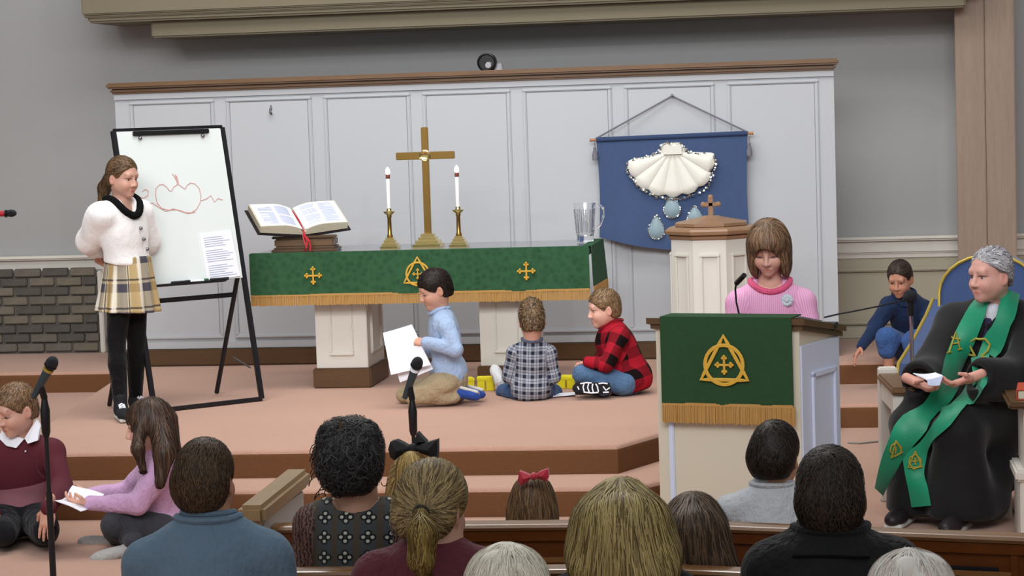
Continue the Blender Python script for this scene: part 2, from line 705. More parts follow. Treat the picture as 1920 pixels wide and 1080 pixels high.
# panelled screen wall behind the table
X0, PER, PW, ZT, ZB = -2.325, .676, .595, 1.816, .185
sw = struct('wall_screen', MB().box((-2.43, 14.67, 0), (2.425, 14.85, 1.87)), M['white'])
MB().box((-2.43, 14.655, 1.83), (2.425, 14.67, 1.875)).box((-2.43, 14.655, .12), (2.425, 14.67, .165)).build('frame_rail', M['white'], sw)
MB().box((-2.47, 14.6, 1.905), (2.46, 14.92, 1.945), .012).box((-2.45, 14.63, 1.87), (2.44, 14.89, 1.908), .012).build('cap_rail', M['oak'], sw)
for i in range(7):
    x = X0 + i * PER
    p = MB().box((x + .03, 14.662, ZB + .03), (x + PW - .03, 14.672, ZT - .03)).build('panel', M['white'], sw)
    t, d = .024, .017
    q = MB()
    q.box((x, 14.67 - d, ZT - t), (x + PW, 14.67, ZT), .006)
    q.box((x, 14.67 - d, ZB), (x + PW, 14.67, ZB + t), .006)
    q.box((x + .002, 14.672 - d, ZB + t - .004), (x + t, 14.67, ZT - t + .004), .006)
    q.box((x + PW - t, 14.672 - d, ZB + t - .004), (x + PW - .002, 14.67, ZT - t + .004), .006)
    q.box((x + t * .8, 14.67 - d * .55, ZB + t * .8), (x + PW - t * .8, 14.67, ZB + t + .012), .004)
    q.build('panel_moulding', M['white'], p)
struct('baseboard_back', MB().box((-2.43, 14.625, 0), (2.425, 14.675, .115), .012), M['oakdark'])
tag(MB((-1.336, 14.66, 1.72)).tube([(-1.336, 14.665, 1.745), (-1.336, 14.645, 1.74), (-1.338, 14.64, 1.705), (-1.328, 14.63, 1.7), (-1.326, 14.628, 1.712)], .006, 6)
    .box((-1.346, 14.66, 1.725), (-1.326, 14.67, 1.765), .003).build('wall_hook', M['steel'], None, True),
    'small bare metal hook high on the second white panel', 'hook')
# black round lamp on top of the screen
t = empty('stage_lamp', (.14, 14.75, 1.945), 0, 'small round black lamp lying on top of the screen cap rail', 'lamp')
RX = Matrix.Rotation(math.radians(90), 3, 'X')
MB().lathe([(.03, -.07), (.055, -.05), (.064, 0), (.064, .05), (.056, .055), (.05, .045)], (0, 0, .064 - .012), 28, 0, RX).build('housing', M['blackplastic'], t, True)
MB().lathe([(.022, -.01), (.026, .055), (.02, .062)], (.012, -.0, .035), 20, 0, RX).build('lens', M['chrome'], t, True)
MB().box((.05, -.02, -.01), (.1, .02, .045), .008).build('bracket', M['steel'], t)

# soffit above
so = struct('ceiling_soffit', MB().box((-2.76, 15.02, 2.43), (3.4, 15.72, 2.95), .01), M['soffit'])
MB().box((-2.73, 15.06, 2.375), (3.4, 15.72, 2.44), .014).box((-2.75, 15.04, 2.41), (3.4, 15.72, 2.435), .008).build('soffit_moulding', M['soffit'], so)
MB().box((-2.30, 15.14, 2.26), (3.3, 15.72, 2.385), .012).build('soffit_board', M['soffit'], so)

# wooden corner column at the right: two planks
cl = struct('trim_4', MB().box((3.3, 15.35, 0), (3.62, 15.72, 6)), M['column'])
MB().box((3.235, 15.33, 0), (3.43, 15.37, 6), .006).build('plank', M['column'], cl)
MB().box((3.432, 15.31, 0), (3.625, 15.37, 6), .006).build('plank', M['column'], cl)

# ================================================================== ALTAR TABLE
TX0, TX1, TY0, TY1, TZ = -1.13, .955, 13.24, 13.98, .845
tb = empty('altar_table', (-.09, 13.6, 0), 0, 'long altar table with panelled white pedestals on oak plinths', 'table')


def rel(o):
    return Vector(o.location)


MB(rel(tb)).box((TX0, TY0, TZ - .05), (TX1, TY1, TZ), .006).build('tabletop', M['tabletop'], tb)
MB(rel(tb)).box((TX0 + .1, TY0 + .1, TZ - .13), (TX1 - .1, TY1 - .08, TZ - .05)).build('apron', M['creamwhite'], tb)
for px in (-.775, .255):
    x0, x1, y0, y1 = px, px + .325, 13.36, 13.86
    ped = MB(rel(tb)).box((x0, y0, .12), (x1, y1, TZ - .06), .004).build('pedestal', M['creamwhite'], tb)
    MB(rel(tb)).box((x0 - .02, y0 - .025, 0), (x1 + .02, y1 + .025, .125), .008).build('plinth', M['oakdark'], ped)
    q = MB(rel(tb))
    for (a, b) in (((x0 + .085, y0 - .014, .2), (x1 - .085, y0 + .005, .222)), ((x0 + .087, y0 - .012, .218), (x0 + .105, y0 + .005, .665)),
                   ((x1 - .105, y0 - .012, .218), (x1 - .087, y0 + .005, .665)), ((x0 + .085, y0 - .014, .66), (x1 - .085, y0 + .005, .68))):
        q.box(a, b, .005)
    for (a, b) in (((x1 - .005, y0 + .1, .2), (x1 + .014, y1 - .1, .222)), ((x1 - .005, y0 + .1, .2), (x1 + .014, y0 + .12, .68)),
                   ((x1 - .005, y1 - .12, .2), (x1 + .014, y1 - .1, .68))):
        q.box(a, b, .005)
    q.build('panel_moulding', M['creamwhite'], ped)


def budded_cross(mb, c, s, dx, dz, yn, r):
    """a cross with three-lobed ends: c centre, dx/dz in-plane axes, yn outward"""
    c, dx, dz, yn = Vector(c), Vector(dx), Vector(dz), Vector(yn)
    for d, e in ((dx, dz), (-dx, dz), (dz, dx), (-dz, dx)):
        mb.tube([c + yn * r * .4, c + d * s * .85 + yn * r * .4], r, 6, flat=yn)
        for q in (d * s, d * s * .78 + e * s * .2, d * s * .78 - e * s * .2):
            mb.ell(c + q + yn * r * .4, (r * 1.25,) * 3, None, 8, 6)


def emblem(parent, off, c, s, dx, dz, yn, r):
    """triangle laced through a circle with a budded cross inside"""
    c, dx, dz, yn = Vector(c), Vector(dx), Vector(dz), Vector(yn)
    tri = [c + dz * s * 1.12, c - dx * s * 1.02 - dz * s * .72, c + dx * s * 1.02 - dz * s * .72]
    pts = []
    for i in range(3):
        for k in range(6):
            pts.append(tri[i].lerp(tri[(i + 1) % 3], k / 6) + yn * r * .4)
    MB(off).tube(pts, r, 6, True, flat=yn).build('triangle', M['gold'], parent, True)
    cc = c - dz * s * .09
    MB(off).tube([cc + (dx * math.cos(a) + dz * math.sin(a)) * s * .82 + yn * r * .55 for a in [2 * math.pi * i / 40 for i in range(40)]], r, 6, True, flat=yn).build('circle', M['gold'], parent, True)
    q = MB(off)
    budded_cross(q, c - dz * s * .1, s * .36, dx, dz, yn, r * .62)
    q.build('budded_cross', M['gold'], parent, True)


def fringe(mb, p0, p1, h, n, yn, sag=0):
    """a heading band and hanging threads"""
    p0, p1, yn = Vector(p0), Vector(p1), Vector(yn)
    d = (p1 - p0)
    L = d.length
    d.normalize()
    for i in range(n):
        a = p0 + d * (L * (i + .1) / n)
        b = p0 + d * (L * (i + .92) / n)
        hh = h * random.uniform(.94, 1.03)
        y = yn * random.uniform(.001, .006)
        vs = [mb.v(a + y), mb.v(b + y), mb.v(b + y * 1.6 + Vector((0, 0, -hh))), mb.v(a + y * 1.6 + Vector((0, 0, -hh)))]
        vb = [mb.v(Vector(q.co) + mb.off - yn * .006) for q in vs]
        mb.face(vs)
        mb.face(vb[::-1])
        for k in range(4):
            mb.face([vs[k], vb[k], vb[(k + 1) % 4], vs[(k + 1) % 4]])


# cloth over the table front, with a flap at the right end
CLX0, CLX1 = TX0 - .01, TX1 - .0
clo = empty('altar_cloth', (-.09, TY0, TZ), 0, 'green damask altar cloth with gold emblem and fringe over the table front', 'cloth')
oc = rel(clo)


def drape(name, x0, x1, y, z0, z1, m, parent, off, wav=.006, axis='x', th=.006, nx=60, nz=10, top=None):
    mb = MB(off)
    G = []
    for side in (0, 1):
        g = []
        for i in range(nx + 1):
            row = []
            for k in range(nz + 1):
                u, v = i / nx, k / nz
                x = x0 + (x1 - x0) * u
                z = z1 + (z0 - z1) * v
                yy = y - wav * v * (math.sin(u * 17) + .5 * math.sin(u * 41 + 1)) + (th if side else 0)
                row.append(mb.v((x, yy, z) if axis == 'x' else (yy, x, z)))
            g.append(row)
        G.append(g)
    for side in (0, 1):
        for i in range(nx):
            for k in range(nz):
                a = [G[side][i][k], G[side][i + 1][k], G[side][i + 1][k + 1], G[side][i][k + 1]]
                mb.face(a if side else a[::-1])
    for i in range(nx):
        for k in (0, nz):
            mb.face([G[0][i][k], G[0][i + 1][k], G[1][i + 1][k], G[1][i][k]])
    for k in range(nz):
        for i in (0, nx):
            mb.face([G[0][i][k], G[0][i][k + 1], G[1][i][k + 1], G[1][i][k]])
    return mb.build(name, m, parent, True)


ZF = .59
drape('front_fall', CLX0, CLX1, TY0 - .016, ZF, TZ + .004, M['green'], clo, oc)
MB(oc).box((CLX0, TY0 - .016, TZ + .001), (CLX1, TY0 + .05, TZ + .006), .002).build('top_strip', M['green'], clo)
q = MB(oc)
q.box((CLX0, TY0 - .022, ZF - .008), (CLX1, TY0 - .008, ZF + .008), .003)
fringe(q, (CLX0, TY0 - .016, ZF), (CLX1, TY0 - .016, ZF), .062, 300, (0, -1, 0))
q.build('fringe', M['fringe'], clo)
emblem(clo, oc, (-.09, TY0 - .026, .715), .085, (1, 0, 0), (0, 0, 1), (0, -1, 0), .0065)
for xx in (-.74, .575):
    q = MB(oc)
    budded_cross(q, (xx, TY0 - .026, .71), .05, (1, 0, 0), (0, 0, 1), (0, -1, 0), .006)
    q.build('budded_cross', M['gold'], clo, True)
sf = drape('side_fall', TY0 + .09, TY1 - .01, -(0), 0, 1, M['green'], clo, oc) if False else None
mb = MB(oc)
xs = TX1 + .012
A = [(xs, TY0 + .05, TZ + .004), (xs, TY1 - .02, TZ + .004), (xs + .02, TY1 - .02, .60), (xs + .006, TY0 + .07, .605)]
vs = [mb.v(p) for p in A]
vb = [mb.v((p[0] - .007, p[1], p[2])) for p in A]
mb.face(vs); mb.face(vb[::-1])
for k in range(4):
    mb.face([vs[k], vb[k], vb[(k + 1) % 4], vs[(k + 1) % 4]])
mb.box((TX1 - .05, TY0 + .05, TZ + .001), (xs, TY1 - .02, TZ + .006))
mb.build('side_fall', M['green'], clo)
q = MB(oc)
fringe(q, (xs + .006, TY0 + .07, .605), (xs + .02, TY1 - .02, .60), .07, 60, (1, 0, 0))
q.build('side_fringe', M['fringe'], clo)

# ---- open Bible on its stand
stn = empty('book_stand', (-.835, 13.43, TZ), math.radians(6), 'stained wooden book stand under the open Bible', 'stand')
MB().box((-.205, -.075, .0), (.205, .2, .018), .006).box((-.19, -.06, .018), (.19, .19, .03), .005).build('base', M['oakdark'], stn)
MB().box((-.185, -.05, .03), (.185, .17, .085), .01).build('body', M['oak'], stn)
MB().box((-.2, -.062, .085), (.2, .03, .1), .005).build('ledge', M['oakdark'], stn)
bib = empty('open_bible', (-.83, 13.38, TZ + .102), math.radians(30), 'large open Bible with white pages lying on the wooden stand', 'book')
TILT = Matrix.Rotation(math.radians(25), 3, 'X')


def bpt(x, y, z):
    return TILT @ Vector((x, y, z))


def page_block(sgn):
    mb = MB()
    W, Hh = .28, .30
    n = 12
    top, bot = [], []
    for k in (0, 1):
        rt_, rb = [], []
        for i in range(n + 1):
            u = i / n
            z = .036 + .03 * math.sin(min(1, u * 2.2) * math.pi / 2) - .018 * u * u
            if u < .06:
                z = .012 + u * .3
            rt_.append(mb.v(bpt(sgn * (W * u), k * Hh, z + .03 * u)))
            rb.append(mb.v(bpt(sgn * (W * u), k * Hh, .006 + .03 * u)))
        top.append(rt_)
        bot.append(rb)
    for i in range(n):
        mb.face([top[0][i], top[0][i + 1], top[1][i + 1], top[1][i]])
        mb.face([bot[0][i], bot[0][i + 1], bot[1][i + 1], bot[1][i]])
        for k in (0, 1):
            mb.face([top[k][i], top[k][i + 1], bot[k][i + 1], bot[k][i]])
    mb.face([top[0][n], top[1][n], bot[1][n], bot[0][n]])
    o = mb.build('page_block', M['pageedge'], bib, True)
    # printed leaf on top
    m2 = MB()
    for col in (0, 1):
        pass
    r0, r1 = [], []
    for i in range(n + 1):
        u = .03 + .94 * i / n
        z = .036 + .03 * math.sin(min(1, u * 2.2) * math.pi / 2) - .018 * u * u
        r0.append(m2.v(bpt(sgn * W * u, .004, z + .03 * u + .0015)))
        r1.append(m2.v(bpt(sgn * W * u, Hh - .004, z + .03 * u + .0015)))
    for i in range(n):
        m2.face([r0[i], r0[i + 1], r1[i + 1], r1[i]])
    m2.build('printed_leaf', M['paper'], bib, True)
    # text columns: flat print lying on the leaf
    for (u0, u1) in ((.14, .46), (.54, .86)):
        m3 = MB()
        for ln in range(17):
            y0 = .03 + ln * .0145
            if random.random() < .12:
                continue
            a, b = [], []
            ue = u1 if random.random() > .2 else u0 + (u1 - u0) * random.uniform(.4, .9)
            for i in range(5):
                u = u0 + (ue - u0) * i / 4
                z = .036 + .03 * math.sin(min(1, u * 2.2) * math.pi / 2) - .018 * u * u + .03 * u + .0026
                a.append(m3.v(bpt(sgn * W * u, y0, z)))
                b.append(m3.v(bpt(sgn * W * u, y0 + .008, z)))
            for i in range(4):
                m3.face([a[i], a[i + 1], b[i + 1], b[i]])
        m3.build('text_column', M['inkpale'], bib)
    # cover
    m4 = MB()
    pts = [bpt(sgn * -.0, -.012, 0), bpt(sgn * .298, -.012, .034), bpt(sgn * .298, .312, .034), bpt(0, .312, 0)]
    v1 = [m4.v(p) for p in pts]
    v2 = [m4.v(p + TILT @ Vector((0, 0, -.007))) for p in pts]
    m4.face(v1); m4.face(v2[::-1])
    for k in range(4):
        m4.face([v1[k], v2[k], v2[(k + 1) % 4], v1[(k + 1) % 4]])
    m4.build('cover', M['leather'], bib)


M['inkpale'] = mat('pale_print', '#b6bfd8', .8, .1, 60)
page_block(-1)
page_block(1)
MB().tube([bpt(0, .28, .03), bpt(.004, .15, .032), bpt(.0, 0, .024), bpt(0, -.02, .01), (0, -.075, -.03), (-.012, -.085, -.075), (-.02, -.07, -.094)], .006, 6, flat=(0, -1, .3)) \
    .tube([(0, -.03, .0), (.012, -.08, -.03), (.015, -.088, -.07), (.012, -.09, -.092)], .006, 6, flat=(0, -1, .2)) \
    .tube([bpt(0, -.0, .022), (-.014, -.03, .0), (-.016, -.07, -.04), (-.01, -.075, -.06)], .005, 6, flat=(0, -1, .2)).build('ribbon', M['ribbon'], bib, True)

# ---- brass cross
cr = empty('altar_cross', (-.09, 13.6, TZ), 0, 'tall brass cross on a stepped square base at the table centre', 'cross')
q = MB()
for k, (hw, z0, z1) in enumerate(((.088, 0, .022), (.072, .022, .044), (.056, .044, .064), (.042, .064, .084))):
    q.box((-hw, -hw, z0), (hw, hw, z1), .004)
q.build('stepped_base', M['brasslight'], cr)
MB().box((-.022, -.012, .08), (.022, .012, .745), .004).build('upright', M['brass'], cr)
MB().box((-.185, -.0125, .545), (.185, .0125, .592), .004).build('crossbar', M['brass'], cr)
q = MB().lathe([(.036, 0), (.036, .006), (.03, .01), (.026, .007), (.0, .008)], (0, -.012, .568), 24, 0, Matrix.Rotation(math.radians(90), 3, 'X'))
q.build('medallion', M['brasslight'], cr, True)

# ---- candlesticks and candles
for i, (x, lab) in enumerate(((-.318, 'left'), (.116, 'right'))):
    cs = empty('candlestick', (x, 13.53, TZ), 0, 'brass candlestick with stepped base to the %s of the brass cross' % lab, 'candlestick', 'brass candlesticks')
    q = MB()
    for hw, z0, z1 in ((.056, 0, .018), (.046, .018, .036), (.036, .036, .054), (.026, .054, .07)):
        q.box((-hw, -hw, z0), (hw, hw, z1), .004)
    q.build('stepped_base', M['brasslight'], cs)
    MB().lathe([(.017, .07), (.02, .078), (.014, .09), (.012, .19), (.016, .2), (.013, .21)], (0, 0, 0), 16).build('stem', M['brass'], cs, True)
    MB().lathe([(.012, .205), (.022, .213), (.036, .226), (.037, .231), (.02, .228), (.016, .236), (.015, .25)], (0, 0, 0), 20).build('drip_pan', M['brasslight'], cs, True)
    cd = empty('candle', (x, 13.53, TZ + .245), 0, 'white candle with a lit tip standing in the %s brass candlestick' % lab, 'candle', 'white altar candles')
    MB().lathe([(.0125, 0), (.0125, .188), (.011, .19)], (0, 0, 0), 16).build('wax', M['candle'], cd, True)
    MB().lathe([(.012, .188), (.0135, .192), (.0135, .212), (.01, .216)], (0, 0, 0), 16).build('collar', M['copper'], cd, True)
    MB().lathe([(.006, .213), (.0135, .222), (.0145, .232), (.012, .246), (.005, .258), (.0, .262)], (0, 0, 0), 14).build('bulb', M['flame'], cd, True)

# ---- glass pitcher
pt = empty('pitcher', (.88, 13.72, TZ + .006), 0, 'clear ribbed glass pitcher at the right end of the altar table', 'pitcher')
prof = [(.052, 0), (.054, .012), (.052, .03), (.055, .06), (.066, .225), (.07, .238), (.066, .238), (.062, .222), (.05, .062), (.046, .034), (.0, .03)]
MB().lathe(prof, (0, 0, 0), 32).build('jug', M['glass'], pt, True)
q = MB()
for k in range(14):
    a = 2 * math.pi * k / 14
    q.tube([(.054 * math.cos(a), .054 * math.sin(a), .05), (.066 * math.cos(a), .066 * math.sin(a), .2)], .004, 6)
q.build('ribs', M['glassrib'] if 'glassrib' in M else M['glass'], pt, True)['kind'] = 'stuff'
MB().tube([(.063, 0, .205), (.09, 0, .225), (.115, 0, .205), (.116, 0, .15), (.095, 0, .1), (.057, 0, .07)], .008, 8).build('handle', M['glass'], pt, True)

# ================================================================== BANNER
bn = empty('banner', (1.363, 14.6, 1.473), 0, 'blue hanging banner with a padded white shell and three silver drops', 'banner')
ob = rel(bn)
BY = 14.585
mb = MB(ob)
nx, nz = 40, 24
G = []
for side in (0, 1):
    g = []
    for i in range(nx + 1):
        row = []
        for k in range(nz + 1):
            u, v = i / nx, k / nz
            x = .872 + (1.862 - .872) * u + (.012 * math.sin(v * 3) * (1 - 2 * u))
            zb = .82 - .095 * math.sin(min(1, u / .95) * math.pi * .82) + .06 * max(0, u - .6)
            z = 1.462 + .012 * u + (zb - 1.462 - .012 * u) * v
            y = BY + .012 * math.sin(u * 9 + v * 2) * v + .008 * math.sin(u * 23) * v * v + (.005 if side else 0) - .02 * v * v * math.exp(-((u - .2) / .2) ** 2)
            row.append(mb.v((x, y, z)))
        g.append(row)
    G.append(g)
for side in (0, 1):
    for i in range(nx):
        for k in range(nz):
            mb.face([G[side][i][k], G[side][i + 1][k], G[side][i + 1][k + 1], G[side][i][k + 1]])
for i in range(nx):
    for k in (0, nz):
        mb.face([G[0][i][k], G[0][i + 1][k], G[1][i + 1][k], G[1][i][k]])
for k in range(nz):
    for i in (0, nx):
        mb.face([G[0][i][k], G[0][i][k + 1], G[1][i][k + 1], G[1][i][k]])
mb.build('cloth', M['navy'], bn, True)
MB(ob).tube([(.872, BY + .004, 1.463), (1.862, BY + .004, 1.476)], .017, 12).build('rod_sleeve', M['navydark'], bn, True)
MB(ob).tube([(.828, BY + .004, 1.4625), (.84, BY + .004, 1.4625), (1.885, BY + .004, 1.4765), (1.9, BY + .004, 1.4768)], [.012, .009, .009, .012], 10).build('rod', M['dowel'], bn, True)
MB(ob).tube([(.865, BY, 1.47), (1.373, BY + .06, 1.735), (1.868, BY, 1.482)], .006, 6).build('cord', M['cord'], bn, True)
MB(ob).tube([(1.373, 14.6, 1.74), (1.373, 14.66, 1.742)], .008, 6).build('nail', M['steel'], bn)
for xx in (.862, 1.872):
    q = MB(ob)
    q.tube([(xx, BY - .012, 1.46), (xx, BY - .012, 1.41)], .004, 6)
    q.lathe([(.006, .06), (.012, .05), (.009, .042), (.02, .0), (.018, -.03), (.0, -.032)], (xx, BY - .014, 1.36), 12)
    q.build('tassel', M['cord'], bn, True)
# shell
hin = Vector((1.375, BY - .02, 1.395))
rib_ends = [(1.086, 14.565, 1.249), (1.150, 14.565, 1.152), (1.250, 14.565, 1.094), (1.368, 14.565, 1.077), (1.488, 14.565, 1.098), (1.590, 14.565, 1.162), (1.642, 14.565, 1.282)]
shell = MB(ob).box((1.295, BY - .05, 1.335), (1.455, BY - .005, 1.43), .022).build('shell_hinge', M['satin'], bn, True)
for e in rib_ends:
    e = Vector(e)
    a = Vector((hin.x + (e.x - hin.x) * .12, BY - .02, hin.z - .035))
    d = e - a
    L = d.length
    d.normalize()
    sd = Vector((0, -1, 0)).cross(d).normalized()
    R = Matrix((sd, Vector((0, -1, 0)), d)).transposed()
    mb = MB(ob)
    n = 12
    ringsP = []
    for i in range(n + 1):
        u = i / n
        hw = .012 + .058 * min(1, u * 1.15) if u < .85 else (.012 + .058 * .98) * math.sqrt(max(0, 1 - ((u - .85) / .16) ** 2)) + .004
        th = (.012 + .022 * u) * (1 if u < .85 else math.sqrt(max(.03, 1 - ((u - .85) / .16) ** 2)))
        cpt = a + d * (L * u)
        ringsP.append([mb.v(cpt + sd * hw * math.cos(t_) + Vector((0, -1, 0)) * th * math.sin(t_)) for t_ in [math.pi * j / 8 for j in range(9)]])
    for A_, B_ in zip(ringsP, ringsP[1:]):
        for j in range(8):
            mb.face([A_[j], A_[j + 1], B_[j + 1], B_[j]])
    mb.face(ringsP[-1])
    mb.build('shell_rib', M['satin'], bn, True)
# sequins along the rim
sq = MB().lathe([(.0085, 0), (.009, .002), (.004, .0035)], (0, 0, 0), 7, 0, RX).build('sequin', M['sequin'], bn)
rim = [(1.070, 14.550, 1.264), (1.078, 14.550, 1.298), (1.124, 14.550, 1.328), (1.177, 14.550, 1.344), (1.237, 14.550, 1.357), (1.283, 14.550, 1.369), (1.295, 14.550, 1.411), (1.337, 14.550, 1.427),
       (1.379, 14.550, 1.426), (1.427, 14.550, 1.421), (1.454, 14.550, 1.385), (1.482, 14.550, 1.367), (1.537, 14.550, 1.355), (1.596, 14.550, 1.346), (1.647, 14.550, 1.317), (1.656, 14.550, 1.275),
       (1.634, 14.550, 1.224), (1.616, 14.550, 1.179), (1.597, 14.550, 1.131), (1.566, 14.550, 1.111), (1.516, 14.550, 1.087), (1.467, 14.550, 1.078), (1.418, 14.550, 1.066), (1.369, 14.550, 1.060),
       (1.320, 14.550, 1.068), (1.265, 14.550, 1.083), (1.216, 14.550, 1.102), (1.168, 14.550, 1.128), (1.127, 14.550, 1.161), (1.114, 14.550, 1.192), (1.086, 14.550, 1.221)]
first = [True]


def sequin(p, s, gold=False):
    loc = Vector(p) - ob
    rot = (random.uniform(-.7, .7), random.uniform(-.5, .5), random.uniform(-.7, .7))
    if first[0]:
        o = sq
        first[0] = False
        o.location = loc
        o.rotation_euler = rot
        o.scale = (s,) * 3
    else:
        o = child_copy(sq, bn, 'sequin', loc, rot, (s,) * 3)
    return o


for i in range(len(rim)):
    a, b = Vector(rim[i]), Vector(rim[(i + 1) % len(rim)])
    for k in range(3):
        p = a.lerp(b, k / 3) + Vector((random.uniform(-.006, .006), 0, random.uniform(-.006, .006)))
        sequin(p, random.uniform(.7, 1.25))
# drops
for (tip, c, r) in (((1.359, 14.560, 1.088), (1.360, 14.560, 0.993), .056), ((1.257, 14.560, 0.961), (1.254, 14.560, 0.856), .054), ((1.517, 14.560, 1.014), (1.508, 14.560, 0.937), .05)):
    tip, c = Vector(tip), Vector(c)
    outl = []
    L = (tip - c).length
    for i in range(28):
        a = 2 * math.pi * i / 28
        k = abs(math.cos(a / 2)) ** 0
        x, z = math.sin(a), -math.cos(a)
        if z > 0.2:
            u = (z - .2) / .8
            x *= (1 - u) ** .35 if u < 1 else 0
            zz = .2 * r + u * (L - .2 * r)
        else:
            zz = z * r
        outl.append(Vector((c.x + x * r, 0, c.z + zz)))
    mb = MB(ob)
    ctr = mb.v((c.x, BY - .04, c.z))
    r1 = [mb.v((p.x * .6 + c.x * .4, BY - .036, p.z * .6 + c.z * .4)) for p in outl]
    r2 = [mb.v((p.x, BY - .02, p.z)) for p in outl]
    r3 = [mb.v((p.x, BY - .004, p.z)) for p in outl]
    for i in range(28):
        j = (i + 1) % 28
        mb.face([ctr, r1[i], r1[j]])
        mb.face([r1[i], r2[i], r2[j], r1[j]])
        mb.face([r2[i], r3[i], r3[j], r2[j]])
    mb.face(r3)
    mb.build('water_drop', M['drop'], bn, True)
    for i in range(0, 28):
        p = outl[i]
        sequin((p.x, BY - .026, p.z), random.uniform(.5, .85))

# ================================================================== FONT
FX, FY = 1.66, 13.75
fo = empty('baptismal_font', (FX, FY, 0), 0, 'octagonal cream baptismal font with oak rim and cross topped lid', 'font')


def octa(r, rot=22.5):
    return [(r * math.cos(math.radians(rot + 45 * i)), r * math.sin(math.radians(rot + 45 * i))) for i in range(8)]


MB().prism(octa(.262), .08, .86).build('body', M['creamwhite'], fo)
MB().prism(octa(.285), 0, .09).build('plinth', M['oakdark'], fo)
for i in range(8):
    a = math.radians(45 * i)
    R = Matrix.Rotation(a - math.radians(90), 3, 'Z')
    rr = .262 * math.cos(math.radians(22.5))
    q = MB()
    for (a0, b0) in (((-.062, rr, .75), (.062, rr + .016, .772)), ((-.062, rr, .14), (.062, rr + .016, .16)), ((-.06, rr, .156), (-.044, rr + .013, .754)), ((.044, rr, .156), (.06, rr + .013, .754))):
        c = (Vector(a0) + Vector(b0)) / 2
        h = (Vector(b0) - Vector(a0)) / 2
        c = R @ c
        q.box(c - h, c + h, .004, R)
    q.build('panel_moulding', M['creamwhite'], fo)
MB().lathe([(.26, .85), (.275, .86), (.278, .875), (.262, .878)], (0, 0, 0), 8, math.radians(22.5)).build('rim', M['fontwood'], fo)
MB().lathe([(.262, .876), (.295, .886), (.3, .905), (.29, .918), (.265, .925), (.25, .928)], (0, 0, 0), 8, math.radians(22.5)).build('rim', M['fontwood'], fo)
lid = MB().lathe([(.225, .928), (.235, .932), (.235, .95), (.06, .985), (.05, .99), (.0, .991)], (0, 0, 0), 8, math.radians(22.5)).build('lid', M['fontwood'], fo)
q = MB().box((-.016, -.011, .985), (.016, .011, 1.1), .004).box((-.045, -.011, 1.045), (.045, .011, 1.072), .004)
for c in ((0, 1.102), (-.046, 1.058), (.046, 1.058)):
    q.ell((c[0], 0, c[1]), (.018, .012, .018), None, 10, 8)
q.build('cross_finial', M['fontwood'], lid)

# ================================================================== LECTERN
LROT = math.radians(-15)
le = empty('lectern', (1.955, 9.62, FL), LROT, 'cream lectern with oak top standing before the chancel steps', 'lectern')
W2, DP, HB = .325, .42, 1.0     # local: x right, y away from the nave, z up
mb = MB()
pts = [(-W2, 0), (W2, 0), (W2 + .055, DP), (-W2 - .055, DP)]
lo = [mb.v((x, y, 0)) for x, y in pts]
hi = [mb.v((x, y, HB - (.07 if y else 0))) for x, y in pts]
mb.face(lo); mb.face(hi)
for i in range(4):
    mb.face([lo[i], lo[(i + 1) % 4], hi[(i + 1) % 4], hi[i]])
mb.build('body', M['cream'], le)
mb = MB()
for (z0, z1, g) in ((1.0, 1.022, .018), (1.022, 1.048, .032)):
    pp = [(-W2 - g, -g), (W2 + g, -g), (W2 + .055 + g, DP + g), (-W2 - .055 - g, DP + g)]
    lo = [mb.v((x, y, z0 - (.0 if y < .1 else .075))) for x, y in pp]
    hi = [mb.v((x, y, z1 - (.0 if y < .1 else .075))) for x, y in pp]
    mb.face(lo); mb.face(hi)
    for i in range(4):
        mb.face([lo[i], lo[(i + 1) % 4], hi[(i + 1) % 4], hi[i]])
mb.build('top_board', M['oakdark'], le)
MB().box((-.275, -.012, .12), (-.25, .004, .85), .004).build('front_moulding', M['bluewhite'], le)
MB().box((.25, -.012, .12), (.275, .004, .85), .004).build('front_moulding', M['bluewhite'], le)
MB().box((-.27, -.012, .12), (.27, .004, .145), .004).build('front_moulding', M['bluewhite'], le)
# right side panel with its frame
th = math.atan2(.055, DP)
Rz = Matrix.Rotation(-th, 3, 'Z')


def side_box(mb, y0, y1, z0, z1, d0, d1):
    c = Vector((W2 + (d0 + d1) / 2, 0, 0))
    yc = (y0 + y1) / 2
    cen = Vector((W2, 0, 0)) + Rz @ Vector(((d0 + d1) / 2, yc, (z0 + z1) / 2))
    h = Vector(((d1 - d0) / 2, (y1 - y0) / 2, (z1 - z0) / 2))
    mb.box(cen - h, cen + h, .003, Rz)


q = MB()
side_box(q, .0, DP, .0, .93, .0, .008)
q.build('side_panel', M['bluewhite'], le)
q = MB()
for a in ((.1, .125, .12, .8), (.34, .365, .12, .8), (.1, .365, .78, .805), (.1, .365, .1, .125)):
    side_box(q, a[0], a[1], a[2], a[3], .006, .02)
q.build('side_moulding', M['bluewhite'], le)
# cloth on the lectern
lc = empty('lectern_cloth', (1.955, 9.62, FL), LROT, 'green lectern cloth with gold triangle emblem and fringe', 'cloth')
CX0, CX1, CY = -.292, .302, -.036
mb = MB()
drape('front_fall', CX0, CX1, CY, .672, 1.052, M['greencloth'], lc, (0, 0, 0), .004, nx=40)
MB().box((CX0, CY, 1.05), (CX1, .12, 1.055)).build('top_strip', M['greencloth'], lc)
q = MB()
q.box((CX0, CY - .005, .662), (CX1, CY + .007, .678), .003)
fringe(q, (CX0, CY, .67), (CX1 + .01, CY, .67), .082, 150, (0, -1, 0))
q.build('fringe', M['fringe'], lc)
emblem(lc, (0, 0, 0), (.0, CY - .006, .858), .104, (1, 0, 0), (0, 0, 1), (0, -1, 0), .009)

